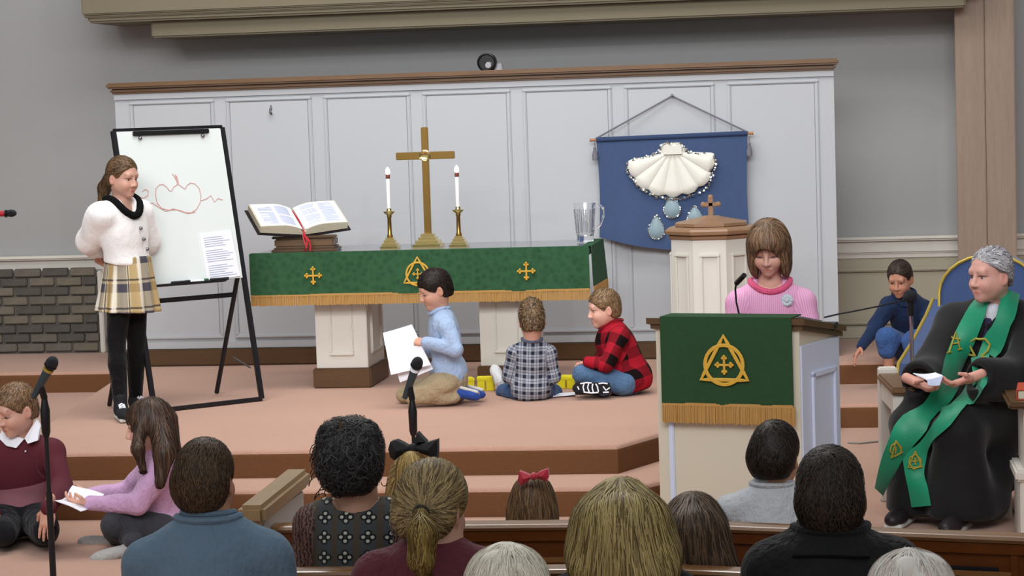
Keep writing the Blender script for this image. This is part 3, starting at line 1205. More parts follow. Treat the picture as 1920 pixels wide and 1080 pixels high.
# gooseneck microphone on the lectern
gm = empty('lectern_microphone', (1.955, 9.62, FL), LROT, 'black gooseneck microphone rising from the lectern top', 'microphone')
MB().lathe([(.028, 1.02), (.03, 1.035), (.022, 1.048), (.008, 1.052)], (-.005 + .015, .16, .0), 16).build('base', M['blackplastic'], gm, True)
MB().tube([(.01, .16, 1.04), (.0, .15, 1.1), (.0, .14, 1.16), (.012, .12, 1.19), (.02, .11, 1.2)], .0042, 8).build('gooseneck', M['black'], gm, True)
MB().tube([(.012, .12, 1.188), (.065, .07, 1.228)], .0115, 10).build('capsule', M['blackplastic'], gm, True)
# small lamp at the back right corner with a long thin rod
lm_ = empty('reading_lamp', (1.955, 9.62, FL), LROT, 'small dark shaded reading lamp on a chrome arm at the lectern right end', 'lamp')
MB().box((.30, .30, .965), (.40, .40, .995), .008).build('shade', M['blackplastic'], lm_)
MB().tube([(.24, .06, 1.045), (.27, .2, 1.03), (.33, .33, 1.0)], .008, 8).build('arm', M['chrome'], lm_, True)

# ================================================================== EASEL
ea = empty('easel', (-1.41, 12.7, 0), 0, 'black framed whiteboard easel with a red line drawing of a pumpkin', 'easel')
oe = rel(ea)
FLp, FRp = Vector((-1.49, 12.306, .014)), Vector((-.979, 12.784, .014))
RLp, RRp = Vector((-1.848, 12.56, .012)), Vector((-1.342, 13.082, .012))
TLp, TRp = Vector((-1.712, 12.46, 1.632)), Vector((-1.198, 12.945, 1.632))


def bar(mb, a, b, w_, d_, up=(0, 0, 1)):
    a, b = Vector(a), Vector(b)
    d = (b - a)
    L = d.length
    d.normalize()
    u = Vector(up)
    u = (u - d * u.dot(d)).normalized()
    v = d.cross(u)
    R = Matrix((v, d, u)).transposed()
    c = (a + b) / 2
    h = Vector((w_ / 2, L / 2, d_ / 2))
    mb.box(c - h, c + h, .003, R)
    return mb


wdir = (FRp - FLp).normalized()
nrm = Vector((wdir.y, -wdir.x, 0))
for a, b in ((FLp, TLp), (FRp, TRp)):
    bar(MB(oe), a, b, .03, .024, nrm).build('front_leg', M['black'], ea)
bar(MB(oe), FLp, FRp, .024, .026).build('bottom_bar', M['black'], ea)
bar(MB(oe), TLp + Vector((0, 0, .005)), TRp + Vector((0, 0, .005)), .02, .018).build('top_bar', M['black'], ea)
tj = .44
for f, r, t_ in ((FLp, RLp, TLp), (FRp, RRp, TRp)):
    j = f.lerp(t_, .5) - nrm * .02
    bar(MB(oe), r, j, .024, .02, nrm).build('rear_leg', M['black'], ea)
jr = [r.lerp(f.lerp(t_, .5) - nrm * .02, .76) for f, r, t_ in ((FLp, RLp, TLp), (FRp, RRp, TRp))]
bar(MB(oe), jr[0], jr[1], .02, .028).build('cross_bar', M['black'], ea)
bar(MB(oe), (-1.205, 13.000, 0.240), (-1.071, 12.900, 0.186), .012, .008).build('brace', M['steel'], ea)
# board
up_ = (TLp - FLp).normalized()
bn_ = wdir.cross(up_).normalized()
if bn_.y > 0:
    bn_ = -bn_
s0 = .445


def bp(u, v, d=0):
    """board point: u across 0..1, v up 0..1, d outwards"""
    return FLp.lerp(FRp, u) + (TLp - FLp) * (s0 + (1 - s0) * v) + bn_ * d


mb = MB(oe)
pts = [bp(.02, 0, .0), bp(.98, 0, .0), bp(.98, .99, .0), bp(.02, .99, .0)]
v1 = [mb.v(p + bn_ * .014) for p in pts]
v2 = [mb.v(p) for p in pts]
mb.face(v1); mb.face(v2[::-1])
for k in range(4):
    mb.face([v1[k], v2[k], v2[(k + 1) % 4], v1[(k + 1) % 4]])
brd = mb.build('whiteboard', M['board'], ea)
bar(MB(oe), bp(.16, .975, .022), bp(.86, .975, .022), .02, .026, up_).build('clamp_bar', M['blackplastic'], brd)
for u in (.22, .8):
    MB(oe).ell(bp(u, .945, .02), (.012, .012, .012), None, 10, 6).build('clamp_knob', M['steel'], brd, True)
bar(MB(oe), bp(.1, -.012, .03), bp(.8, -.012, .03), .05, .012, up_).build('tray', M['black'], ea)
# drawing (board px mapped through the frame corners)
TLx, TRx, BLx, BRx = Vector((217, 244)), Vector((411, 241)), Vector((254, 520)), Vector((447, 514))


def uvp(x, y):
    # invert the quad approximately
    v = 1 - (y - 242) / (517 - 242)
    l = BLx.lerp(TLx, v)
    r = BRx.lerp(TRx, v)
    return ((x - l.x) / (r.x - l.x)) * .96 + .02, v * .99


strokes = [
    [(323, 322), (326, 333), (329, 341), (328, 331), (325, 324)], [(318, 321), (323, 328), (328, 340)],
    [(328, 340), (320, 345), (316, 352), (312, 351), (306, 343), (300, 339), (293, 340), (287, 346), (286, 358), (289, 372), (297, 382), (310, 386), (325, 386), (340, 392), (352, 393), (362, 387), (369, 376), (371, 363), (368, 350), (360, 341), (352, 339), (345, 343), (341, 350), (336, 346), (328, 340)],
    [(371, 372), (380, 370), (390, 364), (396, 376), (403, 370), (412, 373)],
    [(270, 375), (280, 371), (292, 380), (305, 388), (318, 384), (332, 388), (346, 394), (360, 392)],
    [(262, 350), (268, 346), (273, 350), (272, 358), (264, 362), (258, 360)]]
q = MB(oe)
for st in strokes:
    q.tube([bp(*uvp(x, y), .016) for x, y in st], .0022, 5, flat=bn_)
q.build('pumpkin_drawing', M['marker'], brd)
sh = MB(oe)
pp = [bp(*uvp(x, y), .02) for x, y in ((366, 433), (426, 430), (442, 514), (379, 517))]
ph = [bp(*uvp(x, y), .0155) for x, y in ((366, 433), (426, 430), (442, 514), (379, 517))]
v1 = [sh.v(p) for p in pp]
v2 = [sh.v(p) for p in ph]
sh.face(v1); sh.face(v2[::-1])
for k in range(4):
    sh.face([v1[k], v2[k], v2[(k + 1) % 4], v1[(k + 1) % 4]])
q2_ = MB(oe)
for i in range(19):
    v = .06 + i * .047
    if i in (6, 13):
        continue
    a = pp[3].lerp(pp[0], v).lerp(pp[2].lerp(pp[1], v), .1)
    b = pp[3].lerp(pp[0], v).lerp(pp[2].lerp(pp[1], v), random.uniform(.55, .92))
    q2_.tube([a + bn_ * .001, b + bn_ * .001], .0022, 4, flat=bn_)
sheet_o = Vector(pp[3])
for pr_ in (sh, q2_):
    pass
so_ = sh.build('typed_sheet', M['paper'], None)
so_.location = oe
tag(so_, 'white typed sheet clipped at the lower right of the whiteboard', 'paper')
lo_ = q2_.build('printed_lines', M['inkpale'], so_)
for i, (u, mcol, lab) in enumerate(((.36, M['black'], 'black marker pen lying leftmost on the easel tray'), (.53, M['green'], 'green marker pen lying mid tray under the whiteboard'), (.72, M['black'], 'dark marker pen lying next to the typed sheet on the tray'))):
    c = bp(u, -.0, .038)
    mk = MB(c).tube([c - wdir * .045, c + wdir * .045], [.0085, .0085], 8).build('marker_pen', M['paper'] if i == 1 else mcol, None, True)
    tag(mk, lab, 'marker')
    MB(c).tube([c + wdir * .045, c + wdir * .075], .0095, 8).build('pen_cap', mcol, mk, True)

# ================================================================== BLOCKS AND SHEET ON THE PLATFORM
for nm, c, rz, lab, sz in (('yellow_block', (.185, 13.17, 0), .4, 'yellow block behind the feet of the kneeling boy', (.1, .075, .075)),
                           ('yellow_block', (.317, 13.14, 0), .1, 'yellow block left of the boy in grey plaid', (.1, .075, .084)),
                           ('yellow_block', (.815, 13.2, 0), -.3, 'yellow block between the two plaid shirted boys', (.12, .09, .075))):
    t = empty(nm, c, rz, lab, 'block', 'yellow blocks on the platform')
    a, b, h = sz[0] / 2, sz[1] / 2, sz[2]
    MB().box((-a, -b, 0), (a, b, h - .008), .004).build('box_body', M['yellow'], t)
    MB().box((-a - .002, -b - .002, h - .02), (a + .002, b + .002, h), .003).build('lid', M['yellow'], t)
    MB().box((-a * .1, -b - .003, .01), (a * .1, -b + .01, h - .022), .001).build('seam', M['gilt'], t)
mb = MB((.80, 12.82, 0))
vs = [(.74, 12.75, .004), (.90, 12.79, .012), (.88, 12.92, .006), (.71, 12.87, .003)]
v1 = [mb.v((x, y, z + .006)) for x, y, z in vs]
v2 = [mb.v((x, y, z)) for x, y, z in vs]
mb.face(v1); mb.face(v2[::-1])
for k in range(4):
    mb.face([v1[k], v2[k], v2[(k + 1) % 4], v1[(k + 1) % 4]])
tag(mb.build('paper_sheet', M['paper'], None), 'white paper lying on the carpet between the two plaid shirted boys', 'paper')
# cables on the carpet
for pts, lab in (([(2.468, 12.783, -0.290), (2.535, 12.760, -0.290), (2.650, 12.832, -0.290), (2.773, 12.884, -0.290)], 'thin dark cable on the floor beside the lectern'),
                 ([(3.179, 10.612, -0.290), (3.220, 10.777, -0.290), (3.242, 10.570, -0.290), (3.298, 10.846, -0.290), (3.309, 10.636, -0.290)], 'pale loose cable on the floor under the white bench')):
    pts = [Vector(p) + Vector((0, 0, .006)) for p in pts]
    tag(MB(pts[0]).tube(pts, .006, 6).build('floor_cable', M['cablegrey'], None, True), lab, 'cable')


# ================================================================== MICROPHONE STANDS
def mic_stand(x, y, ztop, lab, labm, head, body, ringc):
    st = empty('microphone_stand', (x, y, FL), 0, lab, 'stand', 'floor microphone stands')
    h = ztop - FL
    MB().lathe([(.13, 0), (.132, .012), (.12, .022), (.03, .03), (.02, .05), (.0, .05)], (0, 0, 0), 28).build('base', M['black'], st, True)
    MB().tube([(0, 0, .03), (0, 0, h * .55)], .0135, 12).build('lower_tube', M['black'], st, True)
    MB().tube([(0, 0, h * .55 - .02), (0, 0, h)], .009, 12).build('upper_tube', M['black'], st, True)
    MB().lathe([(.012, h - .17), (.018, h - .15), (.02, h - .06), (.014, h - .03), (.01, h)], (0, 0, 0), 14).build('clutch', M['blackplastic'], st, True)
    a = Vector(body) - Vector((x, y, FL))
    b = Vector(head) - Vector((x, y, FL))
    d = (b - a).normalized()
    MB().tube([(0, 0, h - .01), a.lerp(b, .35)], .014, 10).build('clip', M['blackplastic'], st, True)
    mo = empty('microphone', body, 0, labm, 'microphone', 'handheld microphones')
    b2 = Vector(head) - Vector(body)
    L = b2.length
    dd = b2.normalized()
    MB().tube([dd * 0, dd * L * .15, dd * (L * .75)], [.012, .014, .02], 14).build('handle', M['grip'], mo, True)
    MB().tube([dd * (L * .73), dd * (L * .79)], .0225, 14).build('ring', ringc, mo, True)
    R = dd.to_track_quat('Z', 'Y').to_matrix()
    MB().ell(dd * (L * .92), (.026, .026, .032), R, 18, 12).build('grille', M['mesh'], mo, True)
    MB().tube([dd * (L * .85), dd * (L * .88)], .0275, 16).build('grille_band', M['blackplastic'], mo, True)


M['grip'] = mat('microphone_grip', '#3c4a50', .35, .1, 30, metal=.3)
M['mesh'] = mat('microphone_mesh', '#23242a', .5, .3, 300, .6, 700, metal=.4)
mic_stand(*(-0.762, 8.600, 0.550)[:2], (-0.760, 8.600, 0.590)[2], 'tall black microphone stand at left before the boy in maroon',
          'dark microphone on the left stand with pale yellow ring', (-0.698, 8.550, 0.739), (-0.808, 8.600, 0.584), M['gilt'])
mic_stand(*(0.562, 9.600, 0.348)[:2], (0.565, 9.600, 0.431)[2], 'black microphone stand in the middle before the kneeling boy',
          'dark microphone on the middle stand with white ring', (0.605, 9.550, 0.601), (0.525, 9.620, 0.427), M['paper'])
# microphone reaching in from the left edge
hm = empty('microphone', (-1.091, 9.000, 1.317), 0, 'red handled microphone with black head reaching in at the left edge', 'microphone')
hb = rel(hm)
R90 = Matrix.Rotation(math.radians(90), 3, 'Y')
MB(hb).tube([(-1.210, 9.000, 1.318), (-1.044, 9.000, 1.317)], .012, 12).build('handle', M['ribbon'], hm, True)
MB(hb).ell((-1.018, 9.000, 1.318), (.024, .016, .016), None, 14, 10).build('grille', M['mesh'], hm, True)
MB(hb).tube([(-1.044, 9.000, 1.317), (-1.037, 9.000, 1.317)], .0165, 12).build('ring', M['blackplastic'], hm, True)
hs = empty('boom_stand', ((-1.210, 9.000, 1.318)[0], 9, FL), 0, 'black boom stand just beyond the left edge holding the red microphone', 'stand')
hh = (-1.210, 9.000, 1.318)[2] - FL
MB().lathe([(.13, 0), (.13, .015), (.03, .03), (.0, .03)], (0, 0, 0), 24).build('base', M['black'], hs, True)
MB().tube([(0, 0, .02), (0, 0, hh)], .01, 10).build('tube', M['black'], hs, True)

# ================================================================== CHAIRS AT THE RIGHT
# white wooden bench with oak arm caps (the minister sits on it)
be = empty('bench', (2.95, 10.75, FL), math.radians(6), 'white wooden bench with oak arm caps under the robed minister', 'bench')
ARX = (-.262, .19)
for i, x in enumerate(ARX + (.78,)):
    o = MB().box((x - .045, -.32, 0), (x + .045, -.23, .6), .006).box((x - .045, .2, 0), (x + .045, .28, .66), .006).box((x - .035, -.24, .5), (x + .035, .22, .6), .006).build('arm_frame', M['creamwhite'], be)
    MB().box((x - .055, -.35, .6), (x + .055, .22, .635), .01).build('arm_cap', M['oak'], o)
MB().box((-.24, -.27, .40), (.75, .24, .445), .01).build('seat', M['cream'], be)
MB().box((-.24, -.25, .29), (.75, -.22, .40), .004).build('seat_apron', M['creamwhite'], be)
MB().box((-.02, .21, .44), (.75, .25, .80), .008).build('backrest', M['creamwhite'], be)

# blue upholstered gilt chairs behind the minister
def blue_chair(loc, rz, lab):
    t = empty('upholstered_chair', loc, rz, lab, 'chair', 'blue gilt chairs behind the minister')
    n = 14
    mb = MB()
    outl = [(-.25, .42), (.25, .42)] + [(.27 * math.cos(a), .92 + .2 * math.sin(a)) for a in [math.pi * i / n for i in range(n + 1)]]
    f_ = [mb.v((x, .2 + .2 * (z - .4), z)) for x, z in outl]
    b_ = [mb.v((x, .29 + .2 * (z - .4), z)) for x, z in outl]
    mb.face(f_[::-1]); mb.face(b_)
    for i in range(len(outl)):
        j = (i + 1) % len(outl)
        mb.face([f_[i], f_[j], b_[j], b_[i]])
    mb.build('back_cushion', M['bluevelvet'], t)
    MB().tube([(x, .195 + .2 * (z - .4), z) for x, z in outl[1:]] + [(-.25, .2, .42)], .009, 8).build('back_rim', M['gilt'], t, True)
    MB().box((-.25, -.3, .36), (.25, .24, .49), .04).build('seat_cushion', M['bluevelvet'], t, True)
    MB().box((-.285, -.31, .3), (.285, .27, .36), .01).build('seat_rail', M['gilt'], t)
    for sx in (-1, 1):
        q = MB()
        side = [(.27, .36), (.33, .88), (.2, .80), (-.05, .68), (-.26, .60), (-.31, .50), (-.3, .36)]
        o1 = [q.v((sx * .25, y, z)) for y, z in side]
        o2 = [q.v((sx * .31, y, z)) for y, z in side]
        q.face(o1); q.face(o2[::-1])
        for i in range(len(side)):
            j = (i + 1) % len(side)
            q.face([o1[i], o1[j], o2[j], o2[i]])
        o = q.build('side_panel', M['bluevelvet'], t)
        MB().tube([(sx * .315, y, z) for y, z in side[1:]], .01, 8).build('side_rim', M['gilt'], o, True)
        for sy in (-.26, .24):
            MB().tube([(sx * .26, sy, .31), (sx * .27, sy * 1.03, .12), (sx * .26, sy * 1.08, .0)], [.026, .02, .024], 10).build('leg', M['gilt'], t, True)


blue_chair((3.12, 11.75, FL), math.radians(-20), 'blue upholstered gilt armchair turned left behind the minister')
blue_chair((3.62, 12.3, FL), math.radians(-20), 'blue upholstered gilt armchair at the right edge behind the minister')

# small white stand with red book at the right edge
pu = empty('reading_desk', (3.31, 10.02, FL), 0, 'white reading desk with dark wooden top at the right edge', 'desk')
MB().box((-.1, -.15, .0), (.3, .2, .3), .006).box((-.12, -.17, .28), (.3, .2, .33), .01).box((-.08, -.14, .33), (.3, .2, .6), .008).build('body', M['creamwhite'], pu)
MB().box((-.15, -.2, .605), (.34, .24, .635), .012).build('top', M['oakdark'], pu)
rb = empty('hymnal', (3.33, 10.0, FL + .637), -.1, 'red covered book lying on the white reading desk at right', 'book')
MB().box((-.11, -.12, .004), (.15, .12, .04), .002).build('page_block', M['pageedge'], rb)
MB().box((-.115, -.125, .04), (.155, .125, .046), .002).box((-.115, -.125, -.001), (.155, .125, .004), .001).box((-.118, -.125, 0), (-.112, .125, .045), .002).build('cover', M['redbook'], rb)
# microphone behind the minister
sm = empty('speaker_microphone', (2.788, 11.200, 0.469), 0, 'silver gooseneck microphone with black foam head beside the minister', 'microphone')
sb = rel(sm)
MB(sb).ell((2.786, 11.200, 0.693), (.034, .034, .034), None, 16, 12).build('foam_head', M['mesh'], sm, True)
MB(sb).tube([(2.789, 11.200, 0.667), (2.790, 11.200, 0.597)], .016, 10).build('capsule', M['blackplastic'], sm, True)
pts = [(2.790, 11.200, 0.603), (2.792, 11.200, 0.549), (2.791, 11.200, 0.490), ((2.791, 11.200, 0.490)[0], 11.2, FL)]
MB(sb).tube(pts, .01, 8).build('gooseneck', M['chrome'], sm, True)
MB(sb).lathe([(.11, 0), (.11, .012), (.02, .03), (.0, .03)], ((2.791, 11.200, 0.490)[0], 11.2, FL), 20).build('base', M['black'], sm, True)
MB(sb).tube([(2.786, 11.200, 0.683), (2.637, 11.100, 0.658), (2.504, 10.600, 0.682), (2.435, 10.200, 0.709), (2.375, 9.900, 0.725)], .004, 6).build('cable', M['wire'], sm, True)

# ================================================================== PEWS
PZ = .44
pw = empty('front_pew', (1.9, 6.6, FL), 0, 'front brown pew with pale top rail across the foreground', 'pew')
pl = rel(pw)
rail = [Vector((.70, 6.59, PZ)), Vector((1.88, 6.625, PZ)), Vector((2.95, 6.385, PZ)), Vector((4.6, 5.7, PZ))]


def run(mb, path, prof, off=(0, 0, 0)):
    """sweep a y/z profile along a plan polyline"""
    rings = []
    for i, p in enumerate(path):
        d = (path[min(i + 1, len(path) - 1)] - path[max(i - 1, 0)])
        d.z = 0
        d.normalize()
        n = Vector((-d.y, d.x, 0))
        rings.append([mb.v(p + n * y + Vector((0, 0, z))) for y, z in prof])
    for A_, B_ in zip(rings, rings[1:]):
        for j in range(len(prof)):
            k = (j + 1) % len(prof)
            mb.face([A_[j], A_[k], B_[k], B_[j]])
    mb.face(rings[0][::-1])
    mb.face(rings[-1])
    return mb


capprof = [(-.028, -.022), (-.034, -.012), (-.03, -.003), (-.02, 0), (.03, 0), (.036, -.006), (.036, -.018), (.03, -.024)]
run(MB(pl), rail, capprof).build('top_rail', M['pewcap'], pw, True)
run(MB(pl), rail, [(-.022, -.055), (-.024, -.024), (.024, -.024), (.022, -.055)]).build('under_moulding', M['pew'], pw)
run(MB(pl), rail, [(-.01, -.5), (-.012, -.05), (.012, -.05), (.012, -.5)]).build('back_panel', M['pew'], pw)
for t_ in (.0, .56, 1.12, 1.68):
    pass
for a, b, us in ((rail[1], rail[2], (.17, .98)), (rail[0], rail[1], (.5,))):
    for u in us:
        c = a.lerp(b, u)
        d = (b - a).normalized()
        R = Matrix.Rotation(math.atan2(d.y, d.x), 3, 'Z')
        h = Vector((.012, .02, .2))
        q = MB(pl)
        cc = c + Vector((0, 0, -.255))
        q.box(cc - h, cc + h, .003, R)
        q.build('stile', M['pew'], pw)
# seat bench in front (towards the chancel)
run(MB(pl), rail, [(.03, -.34), (.03, -.3), (.42, -.28), (.42, -.32)]).build('seat', M['pew'], pw)
# book rack on the back (nave side)
for a, b, u0, u1 in ((rail[0], rail[1], .44, .60), (rail[0], rail[1], .64, .80), (rail[1], rail[2], .79, .98)):
    pa, pb = a.lerp(b, u0), a.lerp(b, u1)
    run(MB(pl), [pa, pb], [(-.085, -.108), (-.085, -.094), (-.075, -.094), (-.075, -.108)]).build('rack_rail', M['pewcap'], pw)
    run(MB(pl), [pa, pb], [(-.085, -.16), (-.085, -.148), (-.075, -.148), (-.075, -.16)]).build('rack_rail', M['pewcap'], pw)
    run(MB(pl), [pa, pb], [(-.085, -.25), (-.085, -.24), (-.012, -.24), (-.012, -.25)]).build('rack_shelf', M['pew'], pw)
# white pew end with slanting arm
pe = MB(pl)
e0, e1 = Vector((.60, 6.5, 0)), Vector((.60, 7.02, 0))
pe.box((.65, 6.49, FL), (.705, 7.0, .48), .008)
o = pe.build('pew_end', M['creamwhite'], pw)
q = MB(pl)
mb = q
for (y0, z0, y1, z1) in ((6.44, .495, 7.04, .51),):
    c = Vector((.678, (y0 + y1) / 2, (z0 + z1) / 2 + .0))
    h = Vector((.043, (y1 - y0) / 2, .03))
    q.box(c - h, c + h, .014, Matrix.Rotation(math.atan2(z1 - z0, y1 - y0), 3, 'X'))
q.build('pew_arm', M['pewarm'], o)

p2 = empty('second_pew', (1.5, 5.94, FL), 0, 'second pew top rail just showing under the patterned dress', 'pew')
pl2 = rel(p2)
rail2 = [Vector((.62, 5.92, PZ)), Vector((1.95, 5.97, PZ)), Vector((3.0, 5.74, PZ))]
run(MB(pl2), rail2, capprof).build('top_rail', M['pewcap'], p2, True)
run(MB(pl2), rail2, [(-.01, -.5), (-.012, -.03), (.012, -.03), (.012, -.5)]).build('back_panel', M['pew'], p2)
run(MB(pl2), rail2, [(.03, -.34), (.03, -.3), (.42, -.28), (.42, -.32)]).build('seat', M['pew'], p2)

# books in the rack at right
hb0, hb1 = rail[1].lerp(rail[2], .81), rail[1].lerp(rail[2], .96)
d = (hb1 - hb0).normalized()
nn = Vector((-d.y, d.x, 0))
ang = math.atan2(d.y, d.x)
for i, (u, wd, lab) in enumerate(((0, .142, 'black hymn book standing nearest in the pew rack at lower right'), (.03, .142, 'second black hymn book in the pew rack behind the nearest one'))):
    t = empty('hymn_book', hb0 + d * (.07 + i * .004) - nn * (.07 - i * .03) + Vector((0, 0, -.238)), ang, lab, 'book', 'hymn books in the pew rack')
    hz_ = .125 + .022 * i
    MB().box((-wd / 2 + .004, -.008, .003), (wd / 2 - .004, .008, hz_ - .004), .001).build('page_block', M['pageedge'], t)
    MB().box((-wd / 2, -.012, 0), (wd / 2, -.008, hz_), .003).box((-wd / 2, .008, 0), (wd / 2, .012, hz_), .003).box((-wd / 2 - .002, -.012, 0), (-wd / 2 + .003, .012, hz_), .002).build('cover', M['bookblack'], t)

# ================================================================== PEOPLE: implicit surfaces meshed to one skin
V3 = lambda *a: np.array(a, dtype=np.float32)


def nrmz(v):
    v = np.asarray(v, float)
    return v / max(1e-9, np.linalg.norm(v))


class Field:
    def __init__(s):
        s.p = []

    def cap(s, a, b, ra, rb=None, k=.02, sub=False):
        a, b = np.asarray(a, float), np.asarray(b, float)
        rb = ra if rb is None else rb
        r = max(ra, rb)
        s.p.append(('cap', (a, b, ra, rb), k, sub, np.minimum(a, b) - r, np.maximum(a, b) + r))
        return s

    def cyl(s, a, b, ra, rb, k=.01, rnd=.004, sub=False):
        a, b = np.asarray(a, float), np.asarray(b, float)
        r = max(ra, rb)
        s.p.append(('cyl', (a, b, ra, rb, rnd), k, sub, np.minimum(a, b) - r, np.maximum(a, b) + r))
        return s

    def ell(s, c, r, R=None, k=.02, sub=False):
        c, r = np.asarray(c, float), np.asarray(r, float)
        R = np.eye(3) if R is None else np.asarray(R, float)
        e = np.sqrt(((R * r) ** 2).sum(1))
        s.p.append(('ell', (c, r, R), k, sub, c - e, c + e))
        return s

    def box(s, c, h, R=None, rnd=.01, k=.01, sub=False):
        c, h = np.asarray(c, float), np.asarray(h, float)
        R = np.eye(3) if R is None else np.asarray(R, float)
        e = np.abs(R * h).sum(1)
        s.p.append(('box', (c, h, R, rnd), k, sub, c - e, c + e))
        return s

    def plane(s, pt, n, k=.006):
        """keep the side the normal points away from"""
        s.p.append(('plane', (np.asarray(pt, float), nrmz(n)), k, 'int', None, None))
        return s

    def add(s, o):
        s.p += o.p
        return s

    @staticmethod
    def one(t, q, X):
        if t == 'cap':
            a, b, ra, rb = q
            ba = (b - a).astype(np.float32)
            pa = X - a.astype(np.float32)
            h = np.clip(pa @ ba / max(1e-9, float(ba @ ba)), 0, 1)
            return np.sqrt(((pa - h[..., None] * ba) ** 2).sum(-1)) - (ra + (rb - ra) * h)
        if t == 'cyl':
            a, b, ra, rb, rnd = q
            ba = (b - a).astype(np.float32)
            L = float(np.sqrt(ba @ ba))
            pa = X - a.astype(np.float32)
            y = pa @ (ba / L)
            h = np.clip(y / L, 0, 1)
            rad = np.sqrt(np.maximum(0, (pa ** 2).sum(-1) - y * y))
            dr = rad - (ra + (rb - ra) * h) + rnd
            dy = np.abs(y - L / 2) - L / 2 + rnd
            return np.minimum(np.maximum(dr, dy), 0) + np.sqrt(np.maximum(dr, 0) ** 2 + np.maximum(dy, 0) ** 2) - rnd
        if t == 'ell':
            c, r, R = q
            p = (X - c.astype(np.float32)) @ R.astype(np.float32)
            r = r.astype(np.float32)
            k0 = np.sqrt(((p / r) ** 2).sum(-1))
            k1 = np.sqrt(((p / (r * r)) ** 2).sum(-1)) + 1e-6
            return np.where(k0 < 1e-3, -r.min(), k0 * (k0 - 1) / k1)
        if t == 'box':
            c, h, R, rnd = q
            p = np.abs((X - c.astype(np.float32)) @ R.astype(np.float32)) - (h - rnd).astype(np.float32)
            return np.sqrt((np.maximum(p, 0) ** 2).sum(-1)) + np.minimum(p.max(-1), 0) - rnd
        pt, n = q
        return (X - pt.astype(np.float32)) @ n.astype(np.float32)

    @staticmethod
    def comb(d, e, k, sub):
        if sub == 'int':
            h = np.maximum(k - np.abs(d - e), 0) / k
            return np.maximum(d, e) + h * h * k / 4
        if sub:
            e = -e
            h = np.maximum(k - np.abs(d - e), 0) / k
            return np.maximum(d, e) + h * h * k / 4
        h = np.maximum(k - np.abs(d - e), 0) / k
        return np.minimum(d, e) - h * h * k / 4

    def dist(s, X):
        X = np.asarray(X, np.float32)
        d = np.full(X.shape[:-1], 1., np.float32)
        for t, q, k, sub, lo, hi in s.p:
            d = s.comb(d, s.one(t, q, X), k, sub)
        return d

    def mesh(s, h, smooth=1):
        lo = np.min([p[4] for p in s.p if p[4] is not None and p[3] is False], 0) - 2.5 * h
        hi = np.max([p[5] for p in s.p if p[5] is not None and p[3] is False], 0) + 2.5 * h
        n = np.ceil((hi - lo) / h).astype(int) + 1
        D = np.full(n, .5, np.float32)
        ax = [(lo[i] + h * np.arange(n[i])).astype(np.float32) for i in range(3)]
        for t, q, k, sub, a, b in s.p:
            if a is None:
                sl = (slice(None),) * 3
            else:
                pad = k + 2.5 * h
                i0 = np.clip(np.floor((a - pad - lo) / h).astype(int), 0, n)
                i1 = np.clip(np.ceil((b + pad - lo) / h).astype(int) + 1, 0, n)
                if (i1 <= i0).any():
                    continue
                sl = tuple(slice(i0[i], i1[i]) for i in range(3))
            G = np.stack(np.meshgrid(*(ax[i][sl[i]] for i in range(3)), indexing='ij'), -1)
            D[sl] = s.comb(D[sl], s.one(t, q, G), k, sub)
        return surface_nets(D, lo, h, smooth)


def surface_nets(D, lo, h, smooth=1):
    S = D < 0
    c = [S[i:S.shape[0] - 1 + i, j:S.shape[1] - 1 + j, k:S.shape[2] - 1 + k] for i in (0, 1) for j in (0, 1) for k in (0, 1)]
    cnt = sum(x.astype(np.int8) for x in c)
    act = (cnt > 0) & (cnt < 8)
    I = np.argwhere(act)
    N = len(I)
    if N == 0:
        return np.zeros((0, 3)), np.zeros((0, 4), int)
    idx = np.full(act.shape, -1, np.int32)
    idx[act] = np.arange(N)
    off = np.array([(i, j, k) for i in (0, 1) for j in (0, 1) for k in (0, 1)])
    vals = np.stack([D[I[:, 0] + o[0], I[:, 1] + o[1], I[:, 2] + o[2]] for o in off], 1)
    acc = np.zeros((N, 3), np.float32)
    num = np.zeros(N, np.float32)
    for a in range(8):
        for b in range(a + 1, 8):
            df = off[b] - off[a]
            if np.abs(df).sum() != 1:
                continue
            va, vb = vals[:, a], vals[:, b]
            m = (va < 0) != (vb < 0)
            t = np.where(m, va / np.where(m, va - vb, 1), 0)
            p = off[a] + t[:, None] * df
            acc += np.where(m[:, None], p, 0)
            num += m
    Vv = (I + acc / num[:, None]) * h + lo
    F = []
    for axn in range(3):
        d = [0, 0, 0]
        d[axn] = 1
        A = S[:S.shape[0] - d[0], :S.shape[1] - d[1], :S.shape[2] - d[2]]
        B = S[d[0]:, d[1]:, d[2]:]
        E = np.argwhere(A != B)
        u, v = [i for i in range(3) if i != axn]
        ok = (E[:, u] > 0) & (E[:, v] > 0) & (E[:, u] < act.shape[u]) & (E[:, v] < act.shape[v]) & (E[:, axn] < act.shape[axn])
        E = E[ok]
        fl = A[E[:, 0], E[:, 1], E[:, 2]]

        def cell(du, dv):
            q = E.copy()
            q[:, u] += du
            q[:, v] += dv
            return idx[q[:, 0], q[:, 1], q[:, 2]]
        Q = np.stack([cell(-1, -1), cell(0, -1), cell(0, 0), cell(-1, 0)], 1)
        if axn == 1:
            fl = ~fl
        Q[~fl] = Q[~fl][:, ::-1]
        F.append(Q)
    F = np.concatenate(F)
    F = F[(F >= 0).all(1)]
    for _ in range(smooth):
        acc = np.zeros_like(Vv)
        num = np.zeros(N)
        for k in range(4):
            a, b = F[:, k], F[:, (k + 1) % 4]
            for x, y in ((a, b), (b, a)):
                for ch in range(3):
                    acc[:, ch] += np.bincount(x, Vv[y, ch], N)
                num += np.bincount(x, minlength=N)
        Vv = .5 * Vv + .5 * acc / np.maximum(num, 1)[:, None]
    return Vv, F


